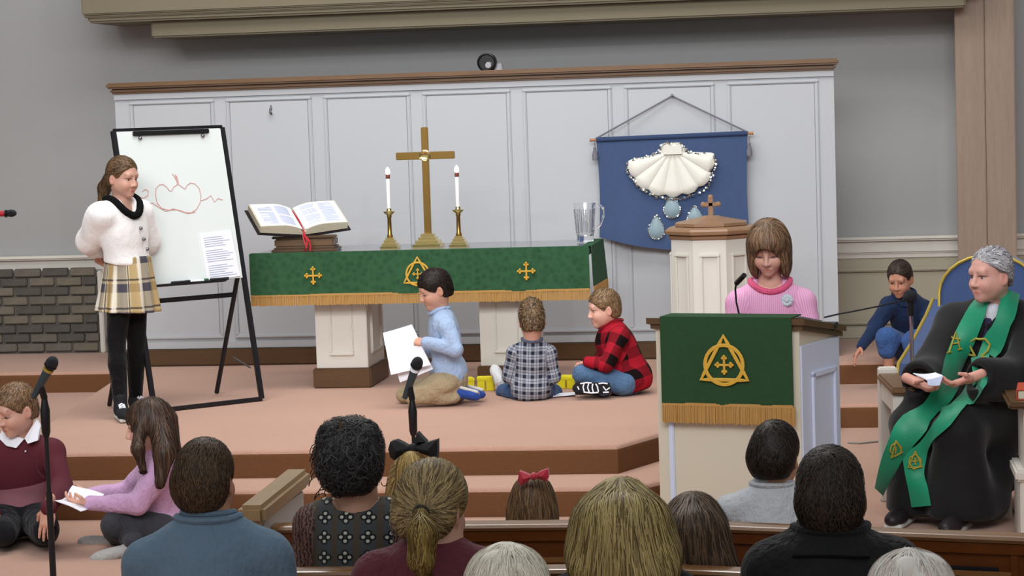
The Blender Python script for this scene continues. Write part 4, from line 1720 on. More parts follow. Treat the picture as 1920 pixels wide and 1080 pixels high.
def np_mesh(name, V, F, col=None, pc=None):
    me = bpy.data.meshes.new(name)
    V = np.asarray(V, np.float32)
    F = np.asarray(F, np.int32)
    k = F.shape[1]
    me.vertices.add(len(V))
    me.vertices.foreach_set('co', V.ravel())
    me.loops.add(F.size)
    me.loops.foreach_set('vertex_index', F.ravel())
    me.polygons.add(len(F))
    me.polygons.foreach_set('loop_start', np.arange(0, F.size, k, dtype=np.int32))
    me.polygons.foreach_set('use_smooth', np.ones(len(F), bool))
    if col is not None:
        at_ = me.attributes.new('Col', 'FLOAT_COLOR', 'POINT')
        c = np.ones((len(V), 4), np.float32)
        c[:, :3] = col
        at_.data.foreach_set('color', c.ravel())
    if pc is not None:
        at_ = me.attributes.new('pc', 'FLOAT_VECTOR', 'POINT')
        at_.data.foreach_set('vector', np.asarray(pc, np.float32).ravel())
    me.update()
    return me


def vnoise(X, f, seed=0, stretch=(1, 1, 1)):
    r = np.random.default_rng(seed)
    o = np.zeros(len(X))
    for i in range(7):
        d = r.normal(size=3) * np.asarray(stretch)
        d /= np.linalg.norm(d)
        o += np.sin(X @ (d * f * r.uniform(.6, 1.7)) + r.uniform(0, 6.28) + 1.3 * np.sin(X @ (r.normal(size=3) * f * .5) + i))
    return o / 4


def vnormals(V, F):
    n = np.cross(V[F[:, 2]] - V[F[:, 0]], V[F[:, 3]] - V[F[:, 1]])
    out = np.zeros_like(V)
    for k in range(4):
        for ch in range(3):
            out[:, ch] += np.bincount(F[:, k], n[:, ch], len(V))
    return out / np.maximum(1e-12, np.linalg.norm(out, axis=1))[:, None]


SKIN = mat_attr('skin', .5, .35, .06, 260, .08)
HAIR = mat_attr('hair', .5, .3)
EYEM = mat_attr('eye', .15, .6)
_mats = {}


def fab(c, rough=.85, bump=.2, scale=180, sheen=.1, var=.07, spec=.15, wrk=.8):
    key = (c, rough, bump, scale, wrk)
    if key not in _mats:
        k = NT('fabric_' + c.strip('#'))
        tc = k.coord()
        f = k.noise(tc, scale)
        cc = lin(c)
        k.l(k.mix(f, tuple(x * (1 - var) for x in cc[:3]) + (1,), tuple(min(1, x * (1 + var)) for x in cc[:3]) + (1,)), k.b.inputs['Base Color'])
        k.b.inputs['Roughness'].default_value = rough
        k.b.inputs['Sheen Weight'].default_value = sheen
        k.b.inputs['Specular IOR Level'].default_value = spec
        wr = k.noise(tc, 9, 4, (1, 1, .7), .6)
        hsum = k.math('ADD', k.math('MULTIPLY', wr, 1.0), k.math('MULTIPLY', f, bump * .06))
        k.bump(hsum, wrk, .05)
        _mats[key] = k.m
    return _mats[key]


def rgb(h):
    return np.array(lin(h)[:3], np.float32)


def onto(F, p, off=.0):
    p = np.asarray(p, float)
    for _ in range(6):
        e = .004
        d = float(F.dist(p[None])[0])
        g_ = np.array([float(F.dist((p + np.eye(3)[a] * e)[None])[0] - F.dist((p - np.eye(3)[a] * e)[None])[0]) for a in range(3)])
        p = p - nrmz(g_) * (d - off)
    return p


class Person:
    """joints J in world coordinates; f = facing direction of the chest; head frame from face direction"""
    def __init__(s, label, J, scale=1., face=(0, -1, 0), headc=None, hs=1., roll=0, skin='#d3a186', name='person', cat='person', group=None, base=None):
        s.J = {k: np.asarray(v, float) for k, v in J.items()}
        s.s = scale
        s.hs = hs
        s.skin = np.minimum(rgb(skin) * [1.06, 1.1, 1.22], .9).astype(np.float32)
        s.hc = np.asarray(headc, float)
        f = nrmz(face)
        r_ = nrmz(np.cross(f, [0, 0, 1]))      # person's right is f x up
        u_ = np.cross(r_, f)
        x = -r_                                 # local x = person's left
        if roll:
            c, q = math.cos(roll), math.sin(roll)
            x, u_ = x * c + u_ * q, u_ * c - x * q
        # local axes: x (left), y (face), z (up)
        s.R = np.stack([x, f, u_], 1)
        s.base = np.asarray(base if base is not None else (s.J['pel'][0], s.J['pel'][1], FL), float)
        s.o = empty(name, tuple(s.base), 0, label, cat, group)
        s.bodyparts = []
        if 'shL' in s.J:
            side = nrmz(s.J['shL'] - s.J['shR'])
            up = nrmz(s.J['neck'] - s.J['pel'])
            side = nrmz(side - up * (side @ up))
            s.T = np.stack([side, np.cross(side, up), up], 1)   # left, forward, up
            s.W = np.linalg.norm(s.J['shL'] - s.J['shR'])

    def H(s, x, y, z):
        return s.hc + s.R @ (np.array([x, y, z]) * s.hs)

    # ---- skin pieces
    def head(s, h=.0035, child=.0, ears=True, lids=0., neck=True, jaw=1., nose=1.):
        F = Field()
        H, q = s.H, s.hs
        R = s.R
        F.ell(H(0, -.012, .03), np.array([.075, .096, .086]) * q, R)
        F.ell(H(0, .026, -.052), np.array([.057 + .004 * child, .062, .07 - .006 * child]) * q, R, .035 * q)
        F.ell(H(0, -.0, -.045), np.array([.064 * jaw, .062, .05]) * q, R, .03 * q)
        F.cap(H(0, .066, -.098), H(0, .064, -.1), .02 * q, None, .025 * q)
        for sx in (-1, 1):
            F.ell(H(sx * .033, .056, -.042), np.array([.026, .028, .028]) * q, R, .02 * q)
            F.ell(H(sx * .031, .09, -.004), np.array([.017, .014, .012]) * q, R, .016 * q, True)
            F.ell(H(sx * .031, .0655, .004 - .005 * lids), np.array([.0155, .0135, .0085 + .006 * lids]) * q, R, .006 * q)
            F.ell(H(sx * .031, .064, -.016), np.array([.0155, .013, .006]) * q, R, .006 * q)
            if ears:
                c = H(sx * .078, -.012, -.018)
                Re = R @ np.array(Matrix.Rotation(sx * .45, 3, 'Z'))
                F.ell(c, np.array([.0075, .019, .031]) * q, Re, .008 * q)
                F.ell(H(sx * .086, -.008, -.016), np.array([.006, .009, .016]) * q, Re, .006 * q, True)
        F.cap(H(-.036, .072, .02), H(.036, .072, .02), .013 * q, None, .02 * q)
        F.cap(H(0, .084, .0), H(0, .102 * (1 if nose >= 1 else .98), -.038), .0075 * q, .0105 * q * nose, .012 * q)
        for sx in (-1, 1):
            F.ell(H(sx * .011, .093, -.042), np.array([.0085, .01, .0075]) * q, R, .008 * q)
            F.ell(H(sx * .005, .099, -.05), np.array([.0035, .004, .003]) * q, R, .004 * q, True)
        F.cap(H(-.017, .082, -.070), H(.017, .082, -.070), .0062 * q, None, .006 * q)
        F.cap(H(-.013, .083, -.080), H(.013, .083, -.080), .0065 * q, None, .006 * q)
        F.cap(H(-.02, .093, -.075), H(.02, .093, -.075), .0022 * q, None, .004 * q, True)
        if neck:
            nb = s.J['neck']
            nr = (.054 - .012 * child) * q
            F.cap(H(0, -.03, -.05), nb, nr, nr * 1.08, .03 * q)
            F.cap(nb, nb - s.T[:, 2] * .05 * s.s, nr * 1.1, nr * 1.5, .04 * q)
        s.headF = F
        V, Fc = F.mesh(h * 1.0)
        L = ((V - s.hc) @ R) / q
        col = np.tile(s.skin, (len(V), 1))

        def blend(mask, c):
            nonlocal col
            col = col * (1 - mask[:, None]) + np.asarray(c) * mask[:, None]
        fr = np.clip((L[:, 1] - .02) / .02, 0, 1)
        # cheeks, nose, ears a little redder; lips; brows; lashes
        for sx in (-1, 1):
            d = np.linalg.norm(L - [sx * .036, .07, -.042], axis=1)
            blend(.35 * np.exp(-(d / .024) ** 2), s.skin * [1.0, .72, .68])
            e = np.linalg.norm((L - [sx * .082, -.01, -.018]) / [.012, .03, .036], axis=1)
            blend(.4 * np.clip(1.3 - e, 0, 1), s.skin * [1.0, .68, .62])
            a, b = np.array([sx * .016, .08, .017]), np.array([sx * .046, .066, .019])
            t = np.clip((L - a) @ (b - a) / ((b - a) @ (b - a)), 0, 1)
            m_ = np.array([0, 0, .006])
            d = np.linalg.norm((L - (a + t[:, None] * (b - a) + np.sin(t * 2.6)[:, None] * m_)) * [1, .4, 1], axis=1)
            blend(.9 * np.clip(1.6 - d / .0045, 0, 1) * fr, getattr(s, 'browcol', s.skin * .25))
            d = np.sqrt(((L[:, 0] - sx * .031) / .015) ** 2 + ((L[:, 2] + .0085 + .004 * lids - .06 * (L[:, 0] - sx * .031) ** 2 * 0) / .0026) ** 2)
            if lids > .5:
                d = np.sqrt(((L[:, 0] - sx * .031) / .016) ** 2 + ((L[:, 2] + .0105 + .003 * lids) / .0034) ** 2)
            else:
                d = np.sqrt(((L[:, 0] - sx * .031) / .0165) ** 2 + ((L[:, 2] - .0015 + 5 * (L[:, 0] - sx * .031) ** 2) / .0026) ** 2)
            blend(.95 * np.clip(1.7 - d, 0, 1) * fr, s.skin * .07)
        d = np.sqrt((L[:, 0] / .022) ** 2 + ((L[:, 2] + .075) / .0098) ** 2)
        blend(.75 * np.clip(1.5 - d * 1.2, 0, 1) * (L[:, 1] > .06), s.skin * [.86, .5, .5])
        d = np.sqrt((L[:, 0] / .02) ** 2 + ((L[:, 2] + .0752) / .0016) ** 2)
        blend(.7 * np.clip(1.6 - d, 0, 1) * (L[:, 1] > .06), s.skin * [.4, .2, .2])
        d = np.linalg.norm((L - [0, .1, -.05]) / [.014, .02, .005], axis=1)
        blend(.4 * np.clip(1.5 - d, 0, 1), s.skin * [.55, .35, .32])
        s.bodyparts.append((V, Fc, col))
        return s

    def eyes(s, iris='#4a3524', gaze=(0, 1, -.05)):
        q = s.hs
        g = nrmz(gaze)
        for sx in (-1, 1):
            n1, n2 = 14, 10
            t = bmesh.new()
            bmesh.ops.create_uvsphere(t, u_segments=n1, v_segments=n2, radius=1)
            P_ = np.array([v.co for v in t.verts])
            Fq = [[v.index for v in f.verts] for f in t.faces]
            t.free()
            # pole z -> gaze (head frame)
            z = g
            x = nrmz(np.cross([0, 0, 1], z))
            y = np.cross(z, x)
            Lc = (P_ @ np.stack([x, y, z], 0)) * .0128 + np.array([sx * .031, .0655, -.006])
            W_ = s.hc + (Lc * q) @ s.R.T
            cz = P_[:, 2]
            col = np.where((cz > .95)[:, None], np.array([.01, .01, .01]), np.where((cz > .75)[:, None], rgb(iris), np.array([.62, .58, .56])))
            me = bpy.data.meshes.new('eye')
            me.from_pydata([tuple(p - s.base) for p in W_], [], Fq)
            a_ = me.attributes.new('Col', 'FLOAT_COLOR', 'POINT')
            c4 = np.ones((len(col), 4), np.float32)
            c4[:, :3] = col
            a_.data.foreach_set('color', c4.ravel())
            for p in me.polygons:
                p.use_smooth = True
            link('eye', me, EYEM, s.o)
        return s

    def hand(s, side, fdir, pnorm, curl=.5, h=.003, size=None, spread=.25, thumb=.6):
        """palm + five fingers; fdir = where the fingers point, pnorm = out of the palm"""
        z = size or s.s * .98
        w_ = s.J['wr' + side]
        f = nrmz(fdir)
        n = nrmz(np.asarray(pnorm, float) - f * np.dot(pnorm, f))
        lat = np.cross(f, n)                    # towards the thumb for the right hand seen from the back
        if side == 'L':
            lat = -lat
        F = Field()
        R = np.stack([lat, f, n], 1)
        F.cap(w_ - f * .05 * z, w_ + f * .012 * z, .0245 * z, .0235 * z, .01)
        F.ell(w_ + f * .052 * z, np.array([.041, .05, .0165]) * z, R, .02 * z)
        F.cap(w_ + f * .085 * z + lat * .024 * z, w_ + f * .085 * z - lat * .026 * z, .0125 * z, None, .015 * z)
        for i, (o, L) in enumerate(((.029, .075), (.0095, .083), (-.0105, .077), (-.0285, .06))):
            b = w_ + f * (.09 - .006 * abs(i - 1)) * z + lat * o * z
            sp = lat * (o * spread * 4)
            d = nrmz(f + sp)
            p = b
            ang = curl * (1 + .12 * i)
            rr = [.0093, .0085, .0075, .0065]
            for kx, fr_ in enumerate((.44, .31, .25)):
                a = ang * (.55, .95, .6)[kx]
                c, q = math.cos(a), math.sin(a)
                d2 = nrmz(d * c + n * q)
                nn = nrmz(n * c - d * q)
                p2 = p + d2 * L * fr_ * z
                F.cap(p, p2, rr[kx] * z, rr[kx + 1] * z, .003)
                p, d, n_ = p2, d2, nn
                n = nn
            n = R[:, 2]
        b = w_ + f * .022 * z + lat * .028 * z
        d = nrmz(f * .6 + lat * .75 + n * thumb)
        p2 = b + d * .04 * z
        F.cap(b, p2, .0135 * z, .0105 * z, .012 * z)
        d2 = nrmz(f * .95 + lat * .2 + n * thumb * .9)
        F.cap(p2, p2 + d2 * .033 * z, .0105 * z, .008 * z, .004)
        V, Fc = F.mesh(h, 1)
        col = np.tile(s.skin * [1, .93, .9], (len(V), 1))
        s.bodyparts.append((V, Fc, col))
        return s

    def core(s, infl=0., torso=1, arms='LR', fore='LR', legs=1, k=.05, belly=1., chest=1., kt=.04):
        """trunk and limbs as one field; infl swells it into clothing"""
        F = Field()
        J, q, T = s.J, s.s, s.T
        nk, pe = J['neck'], J['pel']
        L = np.linalg.norm(nk - pe)
        fwd = T[:, 1]
        W = s.W
        if torso:
            kk = k * q
            mid = (J['shL'] + J['shR']) / 2
            F.ell(mid * .55 + (nk + (pe - nk) * .42) * .45 - fwd * .0, np.array([W * .42 + infl, .098 * q * chest + infl, L * .34 + infl]), T, kk)
            F.ell(nk + (pe - nk) * .55, np.array([W * .385 + infl, .094 * q * belly + infl, L * .32 + infl]), T, kk)
            F.ell(pe + T[:, 2] * .02 * q, np.array([W * .41 + infl, .105 * q + infl, .12 * q + infl]), T, kk)
            for sd in 'LR':
                F.cap(nk - T[:, 2] * .01 * q, J['sh' + sd], .042 * q + infl * .7, .046 * q + infl, .05 * q)
        for sd in arms:
            F.cap(J['sh' + sd], J['el' + sd], .049 * q + infl, .037 * q + infl, .025 * q)
        for sd in fore:
            F.cap(J['el' + sd], J['wr' + sd], .038 * q + infl, .024 * q + infl, .02 * q)
        if legs:
            for sd in 'LR':
                F.cap(J['hp' + sd], J['kn' + sd], .078 * q + infl, .052 * q + infl, kt * q)
                a, b = J['kn' + sd], J['an' + sd]
                c = a + (b - a) * .35
                F.cap(a, c, .05 * q + infl, .05 * q + infl, .012 * q)
                F.cap(c, b, .05 * q + infl, .034 * q + infl, .02 * q)
        return F

    def skin_core(s, h=.011, **kw):
        """the body under the clothes, part of the same body mesh"""
        kw.setdefault('infl', -.008)
        V, Fc = s.core(**kw).mesh(h)
        s.bodyparts.append((V, Fc, np.tile(s.skin, (len(V), 1))))
        return s

    def skin_field(s, F, h=.006):
        V, Fc = F.mesh(h)
        s.bodyparts.append((V, Fc, np.tile(s.skin, (len(V), 1))))
        return s

    def done(s):
        Vs, Fs, Cs, n = [], [], [], 0
        for V, Fc, c in s.bodyparts:
            Vs.append(V - s.base)
            Fs.append(Fc + n)
            Cs.append(c)
            n += len(V)
        me = np_mesh('body', np.concatenate(Vs), np.concatenate(Fs), np.concatenate(Cs))
        link('body', me, SKIN, s.o)
        return s

    def pcoords(s, V, segs):
        best = np.full(len(V), 9.)
        out = np.zeros((len(V), 3))
        for i, (a, b, side, ra) in enumerate(segs):
            a, b = np.asarray(a, float), np.asarray(b, float)
            ax = nrmz(b - a)
            L = np.linalg.norm(b - a)
            t = np.clip((V - a) @ ax, 0, L)
            p = a + t[:, None] * ax
            d = np.linalg.norm(V - p, axis=1) - ra
            sd = nrmz(np.asarray(side, float) - ax * np.dot(side, ax))
            fw_ = np.cross(ax, sd)
            w_ = V - a
            ang = np.arctan2(w_ @ fw_, w_ @ sd)
            rad = np.linalg.norm(w_ - (w_ @ ax)[:, None] * ax, axis=1)
            u = (w_ @ sd) if i == 0 else ang * ra * 1.1
            m = d < best
            best[m] = d[m]
            out[m, 0] = u[m]
            out[m, 1] = (w_ @ ax)[m]
            out[m, 2] = 0 if i == 0 else 1
        return out

    def cloth(s, name, F, m, h=.008, fold=.004, ff=28, stretch=(1, 1, .5), seed=1, label=None, pc=None, smooth=1, col=None):
        V, Fc = F.mesh(h, smooth)
        if fold:
            N = vnormals(V, Fc)
            V = V + N * (fold * vnoise(V - s.base, ff, seed, stretch))[:, None]
        p = s.pcoords(V, pc) if pc is not None else None
        me = np_mesh(name, V - s.base, Fc, None, p)
        o = link(name, me, m, s.o)
        if label:
            o['label'] = label
        return o

    def ringcollar(s, name, F, m, rx, ry, dz, drop, r, n=26, off=.003, back=0.0, cy=0.0):
        pts = []
        for i in range(n):
            a = 2 * math.pi * i / n
            sn = math.sin(a)
            q = s.J['neck'] + s.T[:, 0] * rx * math.cos(a) + s.T[:, 1] * (ry * sn + cy) + s.T[:, 2] * (dz - drop * max(0, sn) ** 1.5 + back * max(0, -sn))
            pts.append(onto(F, q, off))
        return MB(tuple(s.base)).tube(pts, r, 8, True).build(name, m, s.o, True)

    def armsegs(s):
        J, q = s.J, s.s
        sg = [(J['pel'], J['neck'], s.T[:, 0], .11 * q)]
        for d in 'LR':
            sg.append((J['sh' + d], J['el' + d], s.T[:, 1], .05 * q))
            sg.append((J['el' + d], J['wr' + d], s.T[:, 2], .035 * q))
        return sg

    # ---- hair
    def hair(s, prims, cuts, base, flow, n=1800, ln=.05, wid=.0022, lift=.004, h=.006, var=.35, noise=.25, steps=6, extra=None, dark=None, seed=3, ridges=.002, name='hair', label=None, rootmask=None, tips=None):
        """prims in the head frame ('e',c,r) / ('c',a,b,ra,rb) / ('wc', world a, world b, ra, rb); cuts ('p',pt,n) / ('e',c,r)"""
        F = Field()
        q = s.hs
        for p in prims:
            k = (p[-1] if isinstance(p[-1], float) and p[0] in ('ek', 'wck') else (.04 if p[0] == 'e' else .025))
            if p[0] in ('e', 'ek'):
                F.ell(s.H(*p[1]), np.array(p[2]) * q, s.R, k)
            elif p[0] == 'c':
                F.cap(s.H(*p[1]), s.H(*p[2]), p[3] * q, p[4] * q, .02)
            elif p[0] in ('wc', 'wck'):
                F.cap(p[1], p[2], p[3], p[4], k)
            elif p[0] == 'we':
                F.ell(p[1], p[2], p[3], .02)
        for c in cuts:
            if c[0] == 'p':
                F.plane(s.H(*c[1]), s.R @ np.array(c[2], float), .01)
            elif c[0] == 'e':
                F.ell(s.H(*c[1]), np.array(c[2]) * q, s.R, .012, True)
            elif c[0] == 'c':
                F.cap(s.H(*c[1]), s.H(*c[2]), c[3] * q, c[4] * q, .012, True)
        if extra is not None:
            F.add(extra)
        V, Fc = F.mesh(h, 1)
        bc = rgb(base)
        dk = rgb(dark) if dark else bc * .45
        rg = np.random.default_rng(seed)
        N = vnormals(V, Fc)
        tone = vnoise(V - s.hc, 70, seed, (1, 1, .25))
        V2 = V + N * (ridges * tone)[:, None]
        col = bc * (.8 + .22 * np.clip(tone, -1, 1))[:, None]
        parts_v, parts_f, parts_c = [V2], [Fc], [col]
        if n:
            w_ = None
            L = ((V - s.hc) @ s.R) / q
            pool = np.arange(len(V))
            if rootmask is not None:
                pool = pool[rootmask(L)]
            ids = rg.choice(pool, n)
            P_ = V[ids] + rg.normal(0, .002, (n, 3))
            offs = rg.uniform(0.0, lift, n)
            lens = ln * rg.uniform(.55, 1.25, n)
            pts = [P_]
            wob = rg.normal(0, 1, (n, 3)) * noise
            cur = P_
            for k in range(steps):
                Lc = ((cur - s.hc) @ s.R) / q
                d = np.asarray(flow(Lc, cur), float)
                d = d + wob + rg.normal(0, noise * .35, (n, 3))
                if not getattr(flow, 'world', False):
                    d = d @ s.R.T
                e = .003
                g = np.stack([F.dist(cur + np.eye(3)[a] * e) - F.dist(cur - np.eye(3)[a] * e) for a in range(3)], 1)
                g /= np.maximum(1e-6, np.linalg.norm(g, axis=1))[:, None]
                d = d - g * (d * g).sum(1)[:, None]
                d /= np.maximum(1e-6, np.linalg.norm(d, axis=1))[:, None]
                cur = cur + d * (lens / steps)[:, None]
                dd = F.dist(cur)
                tgt = offs * math.sin(math.pi * (k + 1) / (steps + .6)) + .0012
                cur = cur - g * (np.clip(dd - tgt, -.02, .02))[:, None]
                pts.append(cur)
            pts = np.stack(pts, 1)                  # n, S, 3
            S_ = steps + 1
            tg = np.gradient(pts, axis=1)
            tg /= np.maximum(1e-7, np.linalg.norm(tg, axis=2))[..., None]
            g0 = np.stack([F.dist(pts.reshape(-1, 3) + np.eye(3)[a] * .003) - F.dist(pts.reshape(-1, 3) - np.eye(3)[a] * .003) for a in range(3)], 1).reshape(n, S_, 3)
            sd = np.cross(tg, g0)
            sd /= np.maximum(1e-7, np.linalg.norm(sd, axis=2))[..., None]
            tap = np.sin(np.linspace(.25, math.pi - .12, S_)) ** .6
            ww = wid * rg.uniform(.6, 1.5, n)[:, None] * tap[None]
            A = pts + sd * ww[..., None]
            B = pts - sd * ww[..., None]
            VV = np.stack([A, B], 2).reshape(-1, 3)
            i0 = (np.arange(n)[:, None] * S_ + np.arange(S_ - 1)[None]) * 2
            FF = np.stack([i0, i0 + 1, i0 + 3, i0 + 2], -1).reshape(-1, 4)
            tone = np.clip(1 + rg.normal(0, var, n), .45, 1.8)
            cc = bc[None] * tone[:, None]
            mixd = rg.random(n) < .25
            cc[mixd] = dk * rg.uniform(.8, 1.4, (mixd.sum(), 1))
            if tips is not None:
                pass
            CC = np.repeat(cc, S_ * 2, 0)
            parts_v.append(VV)
            parts_f.append(FF + len(V2))
            parts_c.append(CC)
        me = np_mesh(name, np.concatenate(parts_v) - s.base, np.concatenate(parts_f), np.concatenate(parts_c))
        o = link(name, me, HAIR, s.o)
        if label:
            o['label'] = label
        s.hairF = F
        return o


def down(L, W):
    return np.tile([0, 0, -1.], (len(L), 1))


down.world = True


def whorl(w_):
    w_ = np.asarray(w_, float)

    def f(L, W):
        d = L - w_
        return d / np.maximum(.005, np.linalg.norm(d, axis=1))[:, None]
    return f


def longflow(w_, spread=0., cx=None):
    """long loose hair: out from the crown, then falling and spreading"""
    w_ = np.asarray(w_, float)

    def f(L, W):
        d = L - w_
        d = d / np.maximum(.01, np.linalg.norm(d, axis=1))[:, None]
        t = np.clip((.11 - L[:, 2]) / .09, 0, 1)
        t = (t * t * (3 - 2 * t))[:, None]
        e = np.stack([np.clip(L[:, 0] * spread, -.5, .5), -.05 + 0 * L[:, 0], -np.ones(len(L))], 1)
        return d * (1 - t) + e * t
    return f


def toward(T_, below=None):
    def f(L, W):
        d = np.asarray(T_) - L
        return d / np.maximum(.02, np.linalg.norm(d, axis=1))[:, None]
    return f


CAPE = ('e', (0, -.014, .032), (.081, .103, .092))
EARS = [('e', (.09, -.004, -.024), (.02, .024, .036)), ('e', (-.09, -.004, -.024), (.02, .024, .036))]
NAPE = ('e', (0, -.052, -.035), (.067, .055, .065))
CUT = ('p', (0, .087, .066), (0, .76, -.65))
CUTB = ('p', (0, -.05, -.07), (0, .12, -1))      # neckline


def shoe(s, side, m, toe, up=(0, 0, 1), sole=None, L=.24, name='shoe', high=0, label=None, lace=False, tread=False):
    """a shoe: sole, upper; heel at the ankle joint"""
    a = s.J['an' + side]
    q = s.s
    f = nrmz(toe)
    u = nrmz(np.asarray(up, float) - f * np.dot(up, f))
    x = np.cross(f, u)
    R = np.stack([x, f, u], 1)
    Ls = L * q
    c = a - u * .045 * q
    F = Field()
    F.ell(c + f * Ls * .33 + u * .006 * q, np.array([.042 * q, Ls * .5, .034 * q]), R, .02)
    F.ell(c - f * Ls * .02 + u * .02 * q, np.array([.036 * q, .05 * q, .05 * q]), R, .03)
    F.ell(c + f * Ls * .6 - u * .006 * q, np.array([.044 * q, Ls * .25, .026 * q]), R, .03)
    if high:
        F.cap(c + u * .02 * q, a + u * high * q, .044 * q, .043 * q, .02)
    F.plane(c - u * .022 * q, -u)
    V, Fc = F.mesh(.005)
    o = link(name, np_mesh(name, V - s.base, Fc), m, s.o)
    if label:
        o['label'] = label
    G = Field()
    for t, hw in ((.0, .038), (.3, .04), (.62, .045)):
        pass
    G.box(c + f * Ls * .3 - u * .03 * q, np.array([.043 * q, Ls * .5, .013 * q]), R, .012 * q)
    G.cap(c + f * Ls * .62 - u * .03 * q - x * .004, c + f * Ls * .62 - u * .03 * q + x * .004, .0, .0, .001)
    V, Fc = G.mesh(.006)
    link('sole', np_mesh('sole', V - s.base, Fc), sole or M['rubber'], o)
    if tread:
        mb = MB(tuple(s.base))
        for st in ([(-.12, .0), (-.05, .02), (.0, -.01)], [(-.08, -.03), (.0, -.035), (.08, -.03)], [(.08, .03), (.1, -.01), (.13, -.03)], [(.17, .035), (.19, .0), (.18, -.03)], [(.24, .035), (.27, .0), (.25, -.035)], [(.33, .03), (.35, -.005), (.33, -.035)], [(.08, .036), (.2, .04), (.34, .034)], [(.2, -.036), (.3, -.038), (.4, -.03)], [(.42, .015), (.45, -.01)], [(-.1, .034), (0, .036)]):
            mb.tube([c + f * a_ * 2 * Ls * .8 + x * b_ * q - u * .043 * q for a_, b_ in st], .0042, 6)
        mb.build('tread_bar', M['paper'], o, True)
    if lace:
        mb = MB(tuple(s.base))
        for i in range(5):
            t = .14 + i * .085
            z = (.058 - .02 * i * .55) * q
            p0 = c + f * Ls * t + u * z - x * .02 * q
            p1 = c + f * Ls * (t + .05) + u * (z - .006) + x * .02 * q
            mb.tube([p0 - u * .004, (p0 + p1) / 2 + u * .006, p1 - u * .004], .0042, 5)
            p0, p1 = p0 + x * .04 * q, p1 - x * .04 * q
            mb.tube([p0 - u * .004, (p0 + p1) / 2 + u * .007, p1 - u * .004], .0042, 5)
        mb.build('lace', M['paper'], o, True)
    return o

# ================================================================== THE CHILDREN AND THE MINISTER
CAMP = np.array([2.46, 0, 1.7])


def trace(p, F, lift=.0):
    """slide a point along its sight line until it rests on a garment's surface"""
    p = np.asarray(p, float)
    d = nrmz(p - CAMP)
    t = np.linalg.norm(p - CAMP) - 1.6
    for _ in range(60):
        e = float(F.dist((CAMP + d * t)[None])[0])
        if e < .0015:
            break
        t += e * .8
        if t > 20:
            return p
    q = CAMP + d * t
    g = np.array([float(F.dist((q + np.eye(3)[a] * .004)[None])[0] - F.dist((q - np.eye(3)[a] * .004)[None])[0]) for a in range(3)])
    return q + nrmz(g) * lift


def sheet(name, pts, m, th=.003, parent=None, off=(0, 0, 0), bow=0, n=8):
    """a bent sheet of paper: four corners, bowed along its first side"""
    p = [np.asarray(q, float) for q in pts]
    nr = nrmz(np.cross(p[1] - p[0], p[3] - p[0]))
    mb = MB(off)
    G = [[], []]
    for k in (0, 1):
        for i in range(n + 1):
            u = i / n
            row = []
            for j in range(n + 1):
                v = j / n
                q = (p[0] * (1 - u) + p[1] * u) * (1 - v) + (p[3] * (1 - u) + p[2] * u) * v
                q = q + nr * (bow * math.sin(math.pi * u) + th * k + .1 * bow * math.sin(v * 7))
                row.append(mb.v(q))
            G[k].append(row)
    for k in (0, 1):
        for i in range(n):
            for j in range(n):
                mb.face([G[k][i][j], G[k][i + 1][j], G[k][i + 1][j + 1], G[k][i][j + 1]])
    for i in range(n):
        for j in (0, n):
            mb.face([G[0][i][j], G[0][i + 1][j], G[1][i + 1][j], G[1][i][j]])
            mb.face([G[0][j][i], G[0][j][i + 1], G[1][j][i + 1], G[1][j][i]])
    return mb.build(name, m, parent, True)


# ---------------------------------------------------------------- girl at the easel
g = Person('person in white fuzzy cardigan and plaid skirt standing beside the easel', dict(
    neck=(-1.602, 12.220, 1.207), shR=(-1.684, 12.100, 1.158), shL=(-1.542, 12.360, 1.156), elR=(-1.805, 12.220, 1.010), wrR=(-1.781, 12.400, 0.868),
    elL=(-1.528, 12.440, 0.990), wrL=(-1.679, 12.520, 0.857), pel=(-1.595, 12.250, 0.832), hpR=(-1.626, 12.220, 0.768), hpL=(-1.570, 12.300, 0.766),
    knR=(-1.648, 12.150, 0.438), knL=(-1.583, 12.320, 0.434), anR=(-1.616, 12.080, 0.079), anL=(-1.632, 12.400, 0.082)), .86,
    (.87, -.43, -.16), (-1.578, 12.200, 1.374), .95, skin='#c99a82', base=tuple((-1.688, 12.323, 0.000)))
g.browcol = rgb('#4a3428')
g.head(child=.7, lids=.35).eyes('#3d2c20', (.2, 1, -.15))
g.skin_core(arms='LR', fore='LR').hand('R', (.75, .3, -.45), (-.2, -.8, .2), .5).hand('L', (-.7, .4, -.4), (0, -.8, .3), .5).done()
g.hair([CAPE, NAPE], [('p', (0, .082, .074), (0, .80, -.60)), CUTB] + EARS, '#6b5238', toward((0, -.11, .01)), 2200, .07, .0016, .003, .006, .25, dark='#3a2b1e')
tie = g.H(0, -.115, .0)
pt_ = [tie, np.array((-1.735, 12.330, 1.310)), np.array((-1.755, 12.330, 1.230))]
g.hair([('wc', tie, pt_[1], .022, .032), ('wc', pt_[1], pt_[2], .032, .02)], [], '#6b5238', down, 700, .13, .0018, .005, .006, .3, dark='#3a2b1e', name='ponytail', seed=8)
MB(tuple(g.base)).tube([tie + g.R @ (np.array([math.cos(a), .0, math.sin(a)]) * .022) for a in [2 * math.pi * i / 14 for i in range(14)]], .006, 6, True).build('hair_tie', M['blackcloth'], g.o, True)
F = g.core(.03, legs=0, fore='', k=.06)
F.p = [p for p in F.p]
for sd in 'LR':
    F.cap(g.J['el' + sd], g.J['wr' + sd], .062, .045, .03)
    F.cap(g.J['sh' + sd], g.J['el' + sd], .074, .068, .04)
F.plane(np.array((-1.590, 12.250, 0.881)), (-.12, .05, -1), .01)
G0 = Field().add(F)
